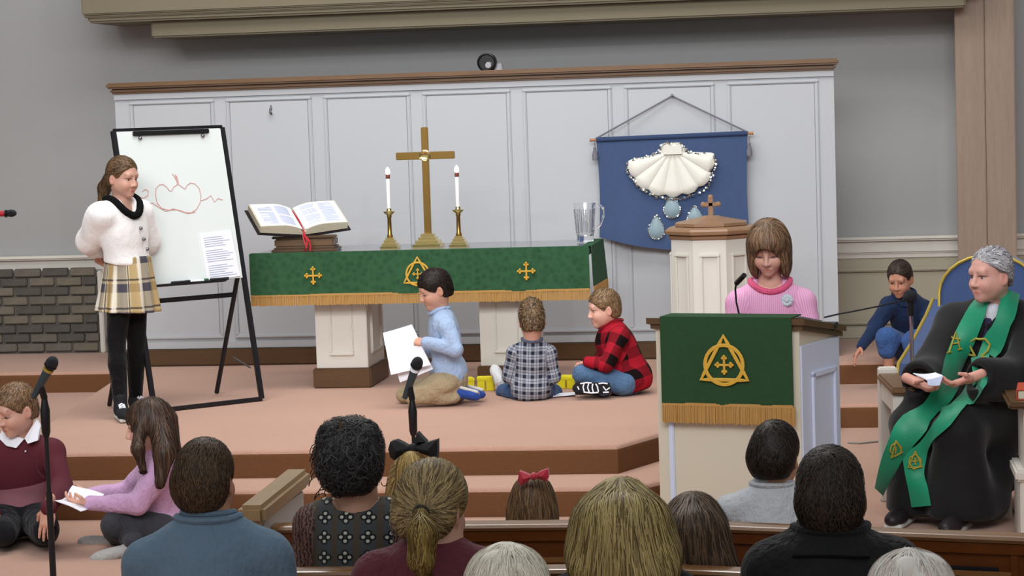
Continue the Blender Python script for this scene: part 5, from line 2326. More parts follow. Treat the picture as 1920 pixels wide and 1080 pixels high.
F.cap(g.J['neck'] + [0, 0, .05], g.J['neck'] - g.T[:, 2] * .04 + g.T[:, 1] * .11, .055, .035, .02, True)
g.cloth('cardigan', F, fab('#f0f0f0', .95, .8, 120, .5, .04, .1, .3), .008, .005, 22, seed=4)
g.ringcollar('black_collar', G0, M['blackcloth'], .074, .07, .016, .075, .022, cy=.008)
fr_ = [(-1.461, 12.050, 1.149), (-1.439, 12.040, 1.086), (-1.424, 12.040, 1.025), (-1.411, 12.050, 0.967)]
for p in fr_:
    q = trace(p, F, .004)
    MB(tuple(g.base)).ell(q, (.011, .011, .011), None, 10, 8).build('button', M['steel'], g.o, True)
F = Field()
wst, hem = np.array((-1.589, 12.260, 0.893)), np.array((-1.606, 12.260, 0.601))
F.cyl(hem, wst + [0, 0, .03], .178, .128, .01, .006)
F.cyl(hem - [0, 0, .02], wst - [0, 0, .0], .166, .118, .01, .004, True)
V, Fc = F.mesh(.007)
rel_ = V - hem
ang = np.arctan2(rel_[:, 1], rel_[:, 0])
tt = np.clip((wst[2] - V[:, 2]) / (wst[2] - hem[2]), 0, 1)
rad = 1 + (.07 * np.sin(ang * 13) + .03 * np.sin(ang * 7 + 1)) * tt
V[:, :2] = hem[:2] + rel_[:, :2] * rad[:, None]
pc_ = np.stack([ang * .155, V[:, 2], V[:, 2] * 0], 1)
link('skirt', np_mesh('skirt', V - g.base, Fc, None, pc_), mat_plaid('plaid_skirt_wool', 'skirt'), g.o)
F = g.core(.010, torso=0, arms='', fore='', legs=1)
F.ell(g.J['pel'] - [0, 0, .03], (.105, .095, .08), None, .04)
g.cloth('tights', F, fab('#0b0b0d', .8, .15, 160), .008, .001, 30)
shoe(g, 'R', M['shoeblack'], (.45, -.88, 0), high=.05, lace=True, L=.28)
shoe(g, 'L', M['shoeblack'], (.75, -.6, 0), high=.05, lace=True, L=.28)

# ---------------------------------------------------------------- kneeling boy, light blue shirt
b = Person('person in light blue shirt and khaki trousers kneeling with paper sheets', dict(
    neck=(0.169, 12.520, 0.528), shL=(0.231, 12.400, 0.465), shR=(0.136, 12.650, 0.454), elL=(0.275, 12.350, 0.336), wrL=(0.107, 12.370, 0.379),
    elR=(0.106, 12.680, 0.295), wrR=(-0.017, 12.620, 0.323), pel=(0.204, 12.530, 0.162), hpL=(0.200, 12.440, 0.143), hpR=(0.189, 12.610, 0.127),
    knL=(0.019, 12.400, 0.071), knR=(-0.070, 12.600, 0.057), anL=(0.245, 12.450, 0.055), anR=(0.247, 12.620, 0.044)), .76,
    (-.86, -.38, -.34), (0.140, 12.500, 0.675), .94, skin='#c6957a', base=tuple((0.101, 12.684, 0.000)))
b.browcol = rgb('#1c1512')
b.head(child=1, lids=1.).eyes('#20160f', (0, .8, -.6))
b.skin_core().hand('L', (-.85, .25, .1), (.1, .6, -.75), 1.15, size=.72).hand('R', (-.9, -.2, 0), (0, -.7, .3), .8, size=.72).done()
b.hair([CAPE, NAPE], [('p', (0, .09, .05), (0, .70, -.71)), CUTB] + EARS, '#241a16', whorl((0, -.06, .11)), 2600, .04, .0016, .004, .006, .3, dark='#0e0a09')
F = b.core(.014, legs=0, k=.05)
F.ell(b.J['pel'] + [0, 0, .03], (.105, .125, .1), None, .04)
F.plane(np.array((0.207, 12.500, 0.110)), (0, 0, -1), .012)
b.cloth('shirt', F, fab('#9fb4d3', .85, .15, 160), .007, .005, 34, seed=2)
b.ringcollar('collar', F, fab('#9fb4d3', .85, .15, 160), .05, .052, .026, .022, .013)
q_ = b.J['wrL'] + (b.J['elL'] - b.J['wrL']) * .08
MB(tuple(b.base)).tube([q_ + [.012, 0, 0], q_ - [.012, 0, -.003]], .03, 14).build('cuff', fab('#9fb4d3', .85, .15, 160), b.o, True)
F = b.core(.014, torso=0, arms='', fore='', kt=.01)
F.ell(b.J['pel'] - [0, 0, .02], (.11, .125, .1), None, .04)
b.cloth('trousers', F, fab('#a8977a', .9, .15, 150), .007, .007, 40, seed=5)
for sd in 'LR':
    shoe(b, sd, fab('#2b4a98', .6, .1, 60), (.95, -.1, -.25), (.25, -.35, -.9), L=.22)
pp_ = sheet('paper_sheet', [(-0.148, 12.400, 0.435), (0.018, 12.420, 0.479), (0.135, 12.330, 0.255), (-0.096, 12.330, 0.201)], M['paper'], .003, None, tuple((-0.005, 12.400, 0.338)), .006)
tag(pp_, 'front white paper sheet held by the kneeling boy', 'paper')
pp_ = sheet('paper_sheet', [(-0.138, 12.440, 0.406), (0.021, 12.460, 0.451), (0.142, 12.370, 0.226), (-0.053, 12.370, 0.152)], M['paper'], .003, None, tuple((-0.014, 12.440, 0.318)), .004)
tag(pp_, 'rear white paper sheet showing below the front one held by the kneeling boy', 'paper')

# ---------------------------------------------------------------- small boy in grey plaid, from behind
c = Person('person in grey plaid shirt seated on the platform with back turned', dict(
    neck=(0.670, 12.680, 0.336), shL=(0.568, 12.680, 0.275), shR=(0.765, 12.700, 0.270), elL=(0.526, 12.700, 0.139), wrL=(0.538, 12.860, 0.084),
    elR=(0.786, 12.720, 0.133), wrR=(0.713, 12.880, 0.080), pel=(0.655, 12.700, 0.066), hpL=(0.592, 12.740, 0.036), hpR=(0.705, 12.740, 0.035),
    knL=(0.464, 12.920, 0.014), knR=(0.754, 12.940, 0.008), anL=(0.574, 13.020, 0.006), anR=(0.627, 12.980, 0.004)), .70,
    (-.25, .93, -.22), (0.676, 12.660, 0.465), .90, skin='#cfa088', base=tuple((0.649, 12.726, 0.000)))
c.head(h=.005, child=1)
c.skin_core().hand('L', (.3, .9, -.2), (0, 0, -1), .6, .004).hand('R', (-.3, .9, -.2), (0, 0, -1), .6, .004).done()
c.hair([CAPE, NAPE, ('e', (0, -.03, .1), (.05, .05, .035))], [CUT, CUTB] + EARS, '#7a6248', lambda L, W: np.stack([L[:, 0] * .3, L[:, 1] * .2 - .3 * np.sign(L[:, 1]), np.clip(L[:, 2] - .05, -.05, .03) * 30], 1), 2200, .028, .0018, .008, .006, .35, noise=.5, dark='#3f3024')
c.hair([('c', (0, -.05, .12), (.012, -.06, .15), .016, .006), ('c', (-.02, -.03, .12), (-.03, -.03, .142), .014, .006), ('c', (.02, -.02, .12), (.028, -.01, .14), .014, .006)], [], '#6a5540', down, 260, .03, .0018, .004, .005, .35, name='hair_tuft', dark='#3f3024')
F = c.core(.014, legs=0)
F.ell(c.J['pel'] + [0, 0, .0], (.118, .105, .09), None, .04)
F.plane(np.array((0.664, 12.620, 0.002)), (0, 0, -1), .012)
c.cloth('plaid_shirt', F, mat_plaid('grey_plaid_cotton', 'grey'), .007, .004, 36, pc=c.armsegs(), seed=6)
c.ringcollar('collar', F, fab('#5a6076', .85, .15, 160), .05, .05, .012, .02, .010)
F = c.core(.014, torso=0, arms='', fore='')
F.ell(c.J['pel'] - [0, 0, .005], (.105, .105, .07), None, .04)
F.plane(c.base + [0, 0, .002], (0, 0, -1), .004)
c.cloth('jeans', F, fab('#33517c', .9, .2, 150), .007, .003, 34)
c.J['anL'] = np.array((0.428, 13.000, 0.081))
shoe(c, 'L', fab('#d8d8da', .7, .1, 60), (-.3, .5, .6), (.3, -.8, .2), L=.22)
shoe(c, 'R', fab('#d8d8da', .7, .1, 60), (.9, .3, 0), L=.22)

# ---------------------------------------------------------------- boy in red buffalo plaid
d_ = Person('person in red and black plaid shirt sitting cross legged in jeans', dict(
    neck=(1.121, 12.900, 0.398), shL=(1.176, 12.770, 0.349), shR=(1.116, 13.020, 0.336), elL=(1.095, 12.700, 0.197), wrL=(0.988, 12.720, 0.214),
    elR=(1.019, 13.050, 0.162), wrR=(0.948, 12.950, 0.175), pel=(1.203, 12.900, 0.083), hpL=(1.187, 12.800, 0.077), hpR=(1.188, 12.980, 0.060),
    knL=(0.946, 12.740, 0.144), knR=(0.924, 13.080, 0.064), anL=(1.032, 12.920, 0.013), anR=(1.078, 12.700, 0.057)), .76,
    (-.9, -.36, -.16), (1.072, 12.860, 0.513), .92, skin='#d6a58c', base=tuple((1.158, 12.911, 0.000)))
d_.browcol = rgb('#8a6a4c')
d_.head(child=1, lids=.3).eyes('#3d4650', (-.1, 1, -.25))
d_.skin_core().hand('L', (-.8, .35, -.3), (-.1, -.2, -1), .5, size=.72).hand('R', (-.7, .0, -.4), (0, 0, -1), .5, .004, size=.72).done()
d_.hair([CAPE, NAPE], [CUT, CUTB] + EARS, '#8d7050', whorl((0, -.06, .11)), 2600, .026, .0016, .003, .006, .3, dark='#5d4733')
F = d_.core(.016, legs=0, k=.05)
F.cap(d_.J['neck'] - [0, 0, .09], d_.J['pel'] + [.012, 0, .02], .105, .125, .05)
F.ell(d_.J['pel'] + [0, 0, .0], (.125, .145, .1), None, .04)
F.plane(np.array((1.266, 12.800, 0.020)), (.25, 0, -1), .012)
d_.cloth('plaid_shirt', F, mat_plaid('red_buffalo_plaid', 'buffalo'), .007, .006, 30, pc=d_.armsegs(), seed=9)
d_.ringcollar('collar', F, fab('#8e1422', .85, .15, 160), .052, .054, .014, .03, .011)
F = d_.core(.016, torso=0, arms='', fore='')
F.ell(d_.J['pel'] - [0, 0, .01], (.11, .13, .08), None, .04)
F.plane(d_.base + [0, 0, .002], (0, 0, -1), .004)
d_.cloth('jeans', F, fab('#557396', .9, .25, 150), .007, .004, 32, seed=3)
shoe(d_, 'L', fab('#16181c', .7, .1, 60), (-1, .1, 0), (0, .6, .8), L=.25)
shoe(d_, 'R', fab('#1a1c20', .7, .1, 60), (-1, -.05, .02), (.05, .97, -.22), sole=fab('#1b1b1f', .7, .1, 60), L=.27, tread=True)

# ---------------------------------------------------------------- girl reading at the lectern
p5 = Person('person with a brown bob in pink ribbed sweater reading at the lectern', dict(
    neck=(2.125, 10.320, 0.842), shL=(2.275, 10.330, 0.756), shR=(1.981, 10.300, 0.760), elL=(2.315, 10.300, 0.575), wrL=(2.244, 10.140, 0.526),
    elR=(1.948, 10.280, 0.569), wrR=(2.027, 10.120, 0.522), pel=(2.122, 10.400, 0.367), hpL=(2.200, 10.400, 0.328), hpR=(2.042, 10.380, 0.328),
    knL=(2.189, 10.380, 0.041), knR=(2.041, 10.360, 0.041), anL=(2.182, 10.420, -0.249), anR=(2.038, 10.400, -0.250)), .9,
    (-.12, -.90, -.40), (2.124, 10.250, 1.020), 1.0, skin='#cf9f88', base=(2.1, 10.4, FL))
p5.browcol = rgb('#5a4030')
p5.head(child=.8, lids=1.).eyes('#3a2a1c', (0, .8, -.6))
p5.skin_core().hand('L', (-.3, -.9, -.2), (0, 0, -1), .4, .004).hand('R', (.3, -.9, -.2), (0, 0, -1), .4, .004).done()
p5.hair([('e', (0, -.018, .03), (.092, .108, .096)), ('e', (.07, .0, -.055), (.03, .062, .095)), ('e', (-.07, .0, -.055), (.03, .062, .095)), ('e', (0, -.065, -.045), (.08, .05, .09)),
         ('e', (0, .058, .05), (.068, .045, .042))],
        [('e', (0, .115, -.045), (.061, .075, .088)), ('c', (0, 0, -.03), (0, -.01, -.16), .05, .06)], '#7b5f47',
        lambda L, W: np.stack([L[:, 0] * .25 * np.sign(.04 - L[:, 2]).clip(0, 1), np.where((L[:, 1] > .03) & (L[:, 2] > .02), .6, 0), -np.ones(len(L))], 1), 3200, .09, .0016, .004, .0055, .28, noise=.12, dark='#4a3626', steps=7)
F = p5.core(.016, legs=0)
F.plane(p5.J['pel'] - [0, 0, .06], (0, 0, -1), .01)
F0 = Field().add(F)
F.cap(p5.J['neck'] + [0, 0, .08], p5.J['neck'] + [0, -.05, .03], .062, .062, .02, True)
k = NT('pink_ribbed_knit')
a_ = k.n('ShaderNodeAttribute', attribute_name='pc')
sx_ = k.n('ShaderNodeSeparateXYZ')
k.l(a_.outputs['Vector'], sx_.inputs[0])
rib_ = k.math('SINE', k.math('MULTIPLY', sx_.outputs[0], 700))
hz_ = k.math('MULTIPLY', k.math('LESS_THAN', k.math('ABSOLUTE', k.math('SUBTRACT', sx_.outputs[1], .325)), .02), k.math('LESS_THAN', sx_.outputs[2], .5))
k.l(k.mix(hz_, k.mix(k.math('MULTIPLY_ADD', rib_, .5, .5), lin('#d893bd'), lin('#eab3d6')), lin('#d95f86')), k.b.inputs['Base Color'])
k.b.inputs['Roughness'].default_value = .9
k.bump(rib_, .3, .003)
p5.cloth('sweater', F, k.m, .007, .003, 26, pc=p5.armsegs(), seed=12)
p5F = F
p5.ringcollar('neckband', F0, fab('#d95a82', .9, .2, 140), .086, .08, .012, .03, .0145, cy=.0)
q = trace((2.202, 10.200, 0.777), F, .004)
mb = MB(tuple(p5.base))
for i in range(9):
    a = 2 * math.pi * i / 9
    mb.ell(q + [.019 * math.cos(a), -.003, .019 * math.sin(a)], (.011, .005, .011), None, 8, 6)
mb.ell(q + [0, -.006, 0], (.012, .006, .012), None, 8, 6)
mb.build('flower_badge', fab('#c2cdd6', .5, .3, 90), p5.o, True)
F = p5.core(.014, torso=0, arms='', fore='')
F.ell(p5.J['pel'], (.15, .11, .11), None, .04)
p5.cloth('trousers', F, fab('#35425e', .9, .15, 150), .01, .003, 30)
for sd in 'LR':
    shoe(p5, sd, fab('#d8d8da', .7, .1, 60), (0, -1, 0), L=.24)

# ---------------------------------------------------------------- girl in denim on the side step
e_ = Person('person in dark denim shirt and skirt crouching on the side step', dict(
    neck=(2.842, 14.250, 0.417), shR=(2.744, 14.220, 0.370), shL=(2.962, 14.300, 0.338), elR=(2.654, 14.180, 0.240), wrR=(2.564, 14.060, 0.126),
    elL=(3.022, 14.180, 0.200), wrL=(2.936, 14.020, 0.158), pel=(2.884, 14.480, 0.091), hpR=(2.828, 14.440, 0.086), hpL=(2.944, 14.460, 0.082),
    knR=(2.728, 14.120, 0.171), knL=(2.899, 14.100, 0.150), anR=(2.737, 14.140, -0.096), anL=(2.856, 14.120, -0.102)), .80,
    (-.28, -.88, -.32), (2.812, 14.180, 0.542), .93, skin='#b98468', base=tuple((2.828, 14.856, -0.145)))
e_.browcol = rgb('#1c1512')
e_.head(child=.8, lids=.5).eyes('#20160f', (-.2, .9, -.4))
F = Field()
for sd in 'LR':
    F.cap(e_.J['kn' + sd], e_.J['an' + sd], .042, .03, .02)
e_.skin_field(F)
e_.skin_core(legs=0).hand('R', (-.55, -.35, -.8), (-.2, -.3, -.9), .35, .0035, size=.8).hand('L', (-.5, -.6, -.4), (0, 0, -1), .5, .004, size=.8).done()
e_.hair([CAPE, NAPE, ('e', (0, -.115, .0), (.04, .035, .045))], [('p', (0, .082, .07), (0, .80, -.60)), CUTB] + EARS, '#40332b', toward((0, -.13, .01)), 2000, .06, .0016, .003, .006, .3, dark='#0f0b0a')
F = e_.core(.016, legs=0)
e_.cloth('denim_shirt', F, fab('#20304f', .9, .25, 140), .008, .005, 30, seed=14)
e_.ringcollar('collar', F, fab('#20304f', .9, .25, 140), .056, .056, .016, .03, .014)
F = Field()
F.ell(e_.J['pel'], (.135, .13, .11), None, .04)
for sd in 'LR':
    F.cap(e_.J['hp' + sd], e_.J['kn' + sd], .085, .066, .05)
F.cap(e_.J['knR'], e_.J['knR'] - [0, 0, .07], .064, .06, .04)
F.cap(e_.J['knL'], e_.J['knL'] - [0, 0, .10], .066, .06, .04)
F.cap(e_.J['knL'] + [.05, .03, -.03], e_.J['knL'] + [.07, .08, -.14], .06, .055, .05)
e_.cloth('denim_skirt', F, fab('#3d5c92', .9, .25, 140), .008, .006, 34, seed=15)
for sd in 'LR':
    shoe(e_, sd, fab('#3f5484', .7, .1, 60), (-.25, -.95, 0), L=.23)

# ---------------------------------------------------------------- the minister
m_ = Person('person in black robe and green stole seated on the white bench', dict(
    neck=(3.183, 10.700, 0.675), shR=(2.987, 10.760, 0.601), shL=(3.365, 10.580, 0.618), elR=(2.878, 10.620, 0.404), wrR=(2.779, 10.340, 0.375),
    elL=(3.265, 10.460, 0.393), wrL=(3.027, 10.200, 0.409), pel=(3.168, 10.800, 0.159), hpR=(3.070, 10.760, 0.148), hpL=(3.236, 10.700, 0.155),
    knR=(2.768, 10.400, 0.178), knL=(2.974, 10.260, 0.167), anR=(2.732, 10.420, -0.196), anL=(2.968, 10.260, -0.206)), 1.04,
    (-.74, -.66, -.05), (3.137, 10.600, 0.846), 1.05, skin='#d09c88', base=(2.98, 10.6, FL))
m_.browcol = rgb('#8f8078')
m_.head(child=0, lids=.25, jaw=1.1, nose=1.15).eyes('#4a5660', (-.35, 1, -.02))
m_.skin_core(belly=1.25)
m_.hand('L', (-.85, -.35, -.25), (-.1, .25, .9), .55, size=1.0, thumb=.5).hand('R', (.75, -.55, -.3), (.1, .0, .95), .75, size=1.0).done()
m_.hair([('e', (0, -.02, .034), (.082, .102, .09)), NAPE, ('e', (.07, .0, .0), (.02, .05, .04)), ('e', (-.07, .0, .0), (.02, .05, .04))],
        [('p', (0, .075, .07), (0, .62, -.78)), CUTB] + EARS, '#b4b2b6', lambda L, W: np.stack([L[:, 0] * 2, -np.ones(len(L)) * .8, -.4 + 0 * L[:, 0]], 1), 2800, .04, .0018, .004, .006, .2, dark='#77747a')
F = m_.core(.03, legs=0, fore='', k=.06, belly=1.35)
J = m_.J
for sd in 'LR':
    F.cap(J['sh' + sd], J['el' + sd], .085, .095, .05)
    e0, w0 = J['el' + sd], J['wr' + sd] + (J['el' + sd] - J['wr' + sd]) * .12
    F.cyl(e0, w0, .085, .088, .06, .02)
    F.cap(e0 - [0, 0, .05], w0 - [0, 0, .05], .07, .05, .05)
    F.cyl(w0 + (w0 - e0) * .2, w0 - (w0 - e0) * .15, .062, .05, .015, .004, True)
    F.cap(J['hp' + sd], J['kn' + sd], .135, .105, .08)
    k0, a0 = J['kn' + sd], J['an' + sd]
    ft = np.array([k0[0], k0[1] + .02, FL + .05])
    F.cyl(k0 + [0, 0, .02], ft, .10, .135 if sd == 'R' else .165, .06, .03)
F.cap(J['pel'] + [0, 0, .05], J['pel'] - [0, 0, .05], .2, .2, .08)
F.cap(J['pel'] - [0, 0, .1], (J['pel'][0], J['pel'][1] - .1, FL + .2), .15, .13, .08)
F.cap((J['pel'] + J['knL']) / 2 + [.08, .05, -.05], np.array([J['knL'][0] + .13, J['knL'][1] + .1, FL + .12]), .12, .1, .08)
robe0 = Field().add(F)
F.cap(J['neck'] + [0, 0, .11], J['neck'] + m_.T[:, 1] * .05, .076, .07, .02, True)
F.cap(J['neck'] + m_.T[:, 1] * .06, J['neck'] - m_.T[:, 2] * .15 + m_.T[:, 1] * .13, .056, .03, .02, True)
robeF = F
m_.cloth('robe', F, mat('black_robe_cloth', '#121214', .75, .25, 40, .15, 160, sheen=.15, spec=.25), .009, .009, 17, (1.2, 1.2, .35), seed=21)
# shirt collar and tie
MB(tuple(m_.base)).tube([tuple(J['neck'] + m_.T[:, 0] * .068 * math.cos(a) + m_.T[:, 1] * (.066 * math.sin(a) + .012) + m_.T[:, 2] * (.02 - .045 * math.sin(a))) for a in [2 * math.pi * i / 24 for i in range(24)]], .02, 8, True).build('shirt_collar', M['paper'], m_.o, True)
F = Field()
n0 = J['neck'] + m_.T[:, 1] * .075
F.cap(n0 - m_.T[:, 2] * .0, n0 - m_.T[:, 2] * .13 + m_.T[:, 1] * .015, .05, .045, .02)
m_.cloth('dress_shirt', F, fab('#d9dbe4', .8, .1, 160), .008, 0)
mb = MB(tuple(m_.base))
up_m, fw_m = m_.T[:, 2], m_.T[:, 1]
tie_ = [onto(F, n0 - up_m * a + fw_m * .09, .004) for a in (.012, .03, .045, .065, .085, .105, .125, .145)]
mb.tube(tie_, [.014, .022, .014, .017, .021, .025, .028, .028], 8, flat=tuple(fw_m))
mb.build('necktie', fab('#3a3350', .6, .2, 120), m_.o, True)


def stole(name, L_, R_, m, lift=.02):
    """cloth strip laid on the robe: left and right edges traced onto its surface"""
    A, B = [], []
    for (a0, b0) in zip(L_, R_):
        A.append(trace(a0, robe0, lift))
        B.append(trace(b0, robe0, lift))

    def dens(Z):
        out = []
        for i in range(len(Z) - 1):
            for t in (0, .25, .5, .75):
                p0, p1, p2, p3 = Z[max(i - 1, 0)], Z[i], Z[i + 1], Z[min(i + 2, len(Z) - 1)]
                out.append(.5 * ((2 * p1) + (-p0 + p2) * t + (2 * p0 - 5 * p1 + 4 * p2 - p3) * t * t + (-p0 + 3 * p1 - 3 * p2 + p3) * t ** 3))
        out.append(Z[-1])
        return out
    A, B = dens(A), dens(B)
    mb = MB(tuple(m_.base))
    g1, g2 = [], []
    n = 7
    for a0, b0 in zip(A, B):
        r1, r2 = [], []
        for j in range(n):
            p = a0 + (b0 - a0) * j / (n - 1)
            dd = float(robe0.dist(p[None])[0])
            if dd < lift:
                gr = np.array([float(robe0.dist((p + np.eye(3)[k] * .004)[None])[0] - robe0.dist((p - np.eye(3)[k] * .004)[None])[0]) for k in range(3)])
                p = p + nrmz(gr) * (lift - dd)
            r1.append(mb.v(p))
            r2.append(mb.v(p + nrmz(p - CAMP) * .008))
        g1.append(r1)
        g2.append(r2)
    for gg in (g1, g2):
        for u, v in zip(gg, gg[1:]):
            for j in range(n - 1):
                mb.face([u[j], u[j + 1], v[j + 1], v[j]])
    for u, v, w1, w2 in zip(g1, g1[1:], g2, g2[1:]):
        for j in (0, n - 1):
            mb.face([u[j], v[j], w2[j], w1[j]])
    for r1, r2 in ((g1[0], g2[0]), (g1[-1], g2[-1])):
        for j in range(n - 1):
            mb.face([r1[j], r1[j + 1], r2[j + 1], r2[j]])
    return mb.build(name, m, m_.o, True)


SG = mat('green_stole_silk', '#129069', .45, .08, 30, .1, 120, sheen=.2)
st1 = stole('stole', [(3.088, 10.500, 0.740), (3.009, 10.500, 0.642), (2.944, 10.400, 0.554), (2.895, 10.300, 0.467), (2.860, 10.200, 0.395), (2.801, 10.200, 0.298), (2.704, 10.200, 0.213), (2.645, 10.200, 0.115), (2.609, 10.200, 0.017), (2.583, 10.200, -0.094)],
            [(3.131, 10.500, 0.714), (3.106, 10.500, 0.630), (3.055, 10.400, 0.527), (3.000, 10.300, 0.441), (2.964, 10.200, 0.357), (2.920, 10.200, 0.272), (2.828, 10.200, 0.175), (2.735, 10.200, 0.065), (2.686, 10.200, -0.033), (2.640, 10.200, -0.131)], SG)
st2 = stole('stole', [(3.200, 10.500, 0.768), (3.159, 10.500, 0.639), (3.098, 10.400, 0.551), (3.033, 10.300, 0.441), (2.969, 10.200, 0.320), (2.887, 10.100, 0.238), (2.786, 10.100, 0.139), (2.723, 10.100, 0.081), (2.722, 10.100, 0.008), (2.735, 10.100, -0.077), (2.747, 10.100, -0.163)],
            [(3.268, 10.500, 0.757), (3.256, 10.500, 0.638), (3.189, 10.400, 0.501), (3.104, 10.300, 0.366), (3.020, 10.200, 0.283), (2.929, 10.100, 0.201), (2.852, 10.100, 0.117), (2.822, 10.100, 0.056), (2.826, 10.100, -0.017), (2.839, 10.100, -0.090), (2.847, 10.100, -0.158)], SG)
FG = mat('dull_gold_stitching', '#a89a3c', .5, .15, 120)


def stitch(name, strokes, par, r=.004, lift=.006):
    mb = MB(tuple(m_.base))
    bvh = BVHTree.FromPolygons([Vector(v.co) + Vector(m_.base) for v in par.data.vertices], [list(p.vertices) for p in par.data.polygons])

    def hit(p):
        d = nrmz(np.asarray(p) - CAMP)
        h = bvh.ray_cast(Vector(CAMP), Vector(d))
        return (np.array(h[0]) if h[0] is not None else trace(p, robe0, .02)) - d * lift
    for st in strokes:
        ps = [np.asarray(a) + (np.asarray(b_) - np.asarray(a)) * t for a, b_ in zip(st, st[1:]) for t in (0, .25, .5, .75)] + [np.asarray(st[-1])]
        mb.tube([hit(p) for p in ps], r, 6)
    return mb.build(name, FG, par, True)


stitch('alpha_emblem', [[(2.938, 10.400, 0.505), (2.969, 10.400, 0.598), (2.987, 10.400, 0.516)], [(2.951, 10.400, 0.542), (2.985, 10.400, 0.546)], [(2.929, 10.400, 0.502), (2.948, 10.400, 0.504)], [(2.977, 10.400, 0.514), (2.997, 10.400, 0.518)], [(2.944, 10.400, 0.569), (2.990, 10.400, 0.563)]], st1)
stitch('omega_emblem', [[(3.040, 10.400, 0.493), (3.064, 10.400, 0.488), (3.045, 10.400, 0.528), (3.045, 10.400, 0.552), (3.070, 10.400, 0.567), (3.103, 10.400, 0.561), (3.122, 10.400, 0.536), (3.112, 10.400, 0.507), (3.083, 10.400, 0.482), (3.102, 10.400, 0.475)]], st2, .0055)


def tri_emblem(cx, par):
    pass


stitch('triangle_emblem', [[(2.684, 10.200, 0.125), (2.661, 10.200, 0.046), (2.711, 10.200, 0.070), (2.684, 10.200, 0.125)], [(2.662, 10.200, 0.100), (2.656, 10.200, 0.076), (2.675, 10.200, 0.051), (2.702, 10.200, 0.066), (2.707, 10.200, 0.095), (2.683, 10.200, 0.115), (2.662, 10.200, 0.100)], [(2.683, 10.200, 0.095), (2.680, 10.200, 0.066)]], st1)
stitch('triangle_emblem', [[(2.766, 10.100, 0.091), (2.734, 10.100, 0.016), (2.796, 10.100, 0.018), (2.766, 10.100, 0.091)], [(2.742, 10.100, 0.062), (2.737, 10.100, 0.038), (2.757, 10.100, 0.008), (2.786, 10.100, 0.022), (2.791, 10.100, 0.052), (2.768, 10.100, 0.076), (2.742, 10.100, 0.062)], [(2.765, 10.100, 0.062), (2.765, 10.100, 0.028)], [(2.753, 10.100, 0.045), (2.777, 10.100, 0.047)]], st2)
for sd in 'LR':
    shoe(m_, sd, M['leather'], (-.3, -.95, 0), L=.3)
bk = sheet('folded_leaflet', [(2.765, 10.180, 0.437), (2.867, 10.220, 0.433), (2.895, 10.100, 0.433), (2.823, 10.080, 0.418)], M['paper'], .004, None, tuple((2.830, 10.150, 0.426)), .006)
tag(bk, 'small white folded leaflet held open in the hands of the robed minister', 'leaflet')
sheet('leaflet_page', [(2.823, 10.080, 0.418), (2.895, 10.100, 0.433), (2.878, 10.060, 0.395), (2.826, 10.050, 0.397)], M['page2'] if 'page2' in M else M['inkpale'], .003, bk, tuple((2.830, 10.150, 0.426)), .003)

# ---------------------------------------------------------------- boy in maroon at the left edge
h_ = Person('person in maroon sweater with white collar kneeling at the left edge', dict(
    neck=(-1.408, 10.020, 0.193), shL=(-1.261, 10.000, 0.139), shR=(-1.582, 9.980, 0.135), elL=(-1.185, 9.900, -0.008), wrL=(-1.155, 9.640, -0.061),
    elR=(-1.644, 9.940, -0.045), wrR=(-1.487, 9.800, -0.122), pel=(-1.448, 10.060, -0.173), hpL=(-1.359, 10.020, -0.182), hpR=(-1.518, 10.020, -0.181),
    knL=(-1.214, 9.740, -0.189), knR=(-1.421, 9.740, -0.194), anL=(-1.395, 10.160, -0.292), anR=(-1.584, 10.160, -0.296)), .92,
    (-.56, -.77, -.30), (-1.415, 9.950, 0.356), 1.0, skin='#cf9f86', base=(-1.4, 9.95, FL))
h_.browcol = rgb('#6a4c36')
h_.head(child=.9, lids=.6).eyes('#3a3026', (-.2, .9, -.4))
h_.skin_core().hand('L', (-.12, -.2, -.96), (-.05, .95, -.2), .2, .003, size=.9, spread=.7).hand('R', (.2, -.6, -.7), (0, .6, -.8), .3, .0035, size=.88).done()
h_.hair([CAPE, NAPE], [CUT, CUTB] + EARS, '#8a6c50', whorl((0, -.06, .11)), 3000, .03, .0015, .003, .006, .3, dark='#57412f')
F = h_.core(.016, legs=0)
F.plane(h_.J['pel'] - [0, 0, .04], (0, 0, -1), .01)
F.cap(h_.J['neck'] + [0, 0, .06], h_.J['neck'] - h_.T[:, 2] * .01 + h_.T[:, 1] * .05, .05, .03, .02, True)
k = NT('maroon_sweater_with_band')
a_ = k.n('ShaderNodeAttribute', attribute_name='pc')
sx_ = k.n('ShaderNodeSeparateXYZ')
k.l(a_.outputs['Vector'], sx_.inputs[0])
v_ = k.math('ADD', sx_.outputs[1], k.math('MULTIPLY', sx_.outputs[0], -.25))
bd = k.math('MULTIPLY', k.math('MULTIPLY', k.math('GREATER_THAN', v_, .055), k.math('LESS_THAN', v_, .165)), k.math('LESS_THAN', sx_.outputs[2], .5))
k.l(k.mix(bd, lin('#561726'), lin('#9a6570')), k.b.inputs['Base Color'])
k.b.inputs['Roughness'].default_value = .9
k.bump(k.noise(k.coord(), 220), .2, .003)
h_.cloth('sweater', F, k.m, .007, .004, 26, pc=h_.armsegs(), seed=17)
hF = F
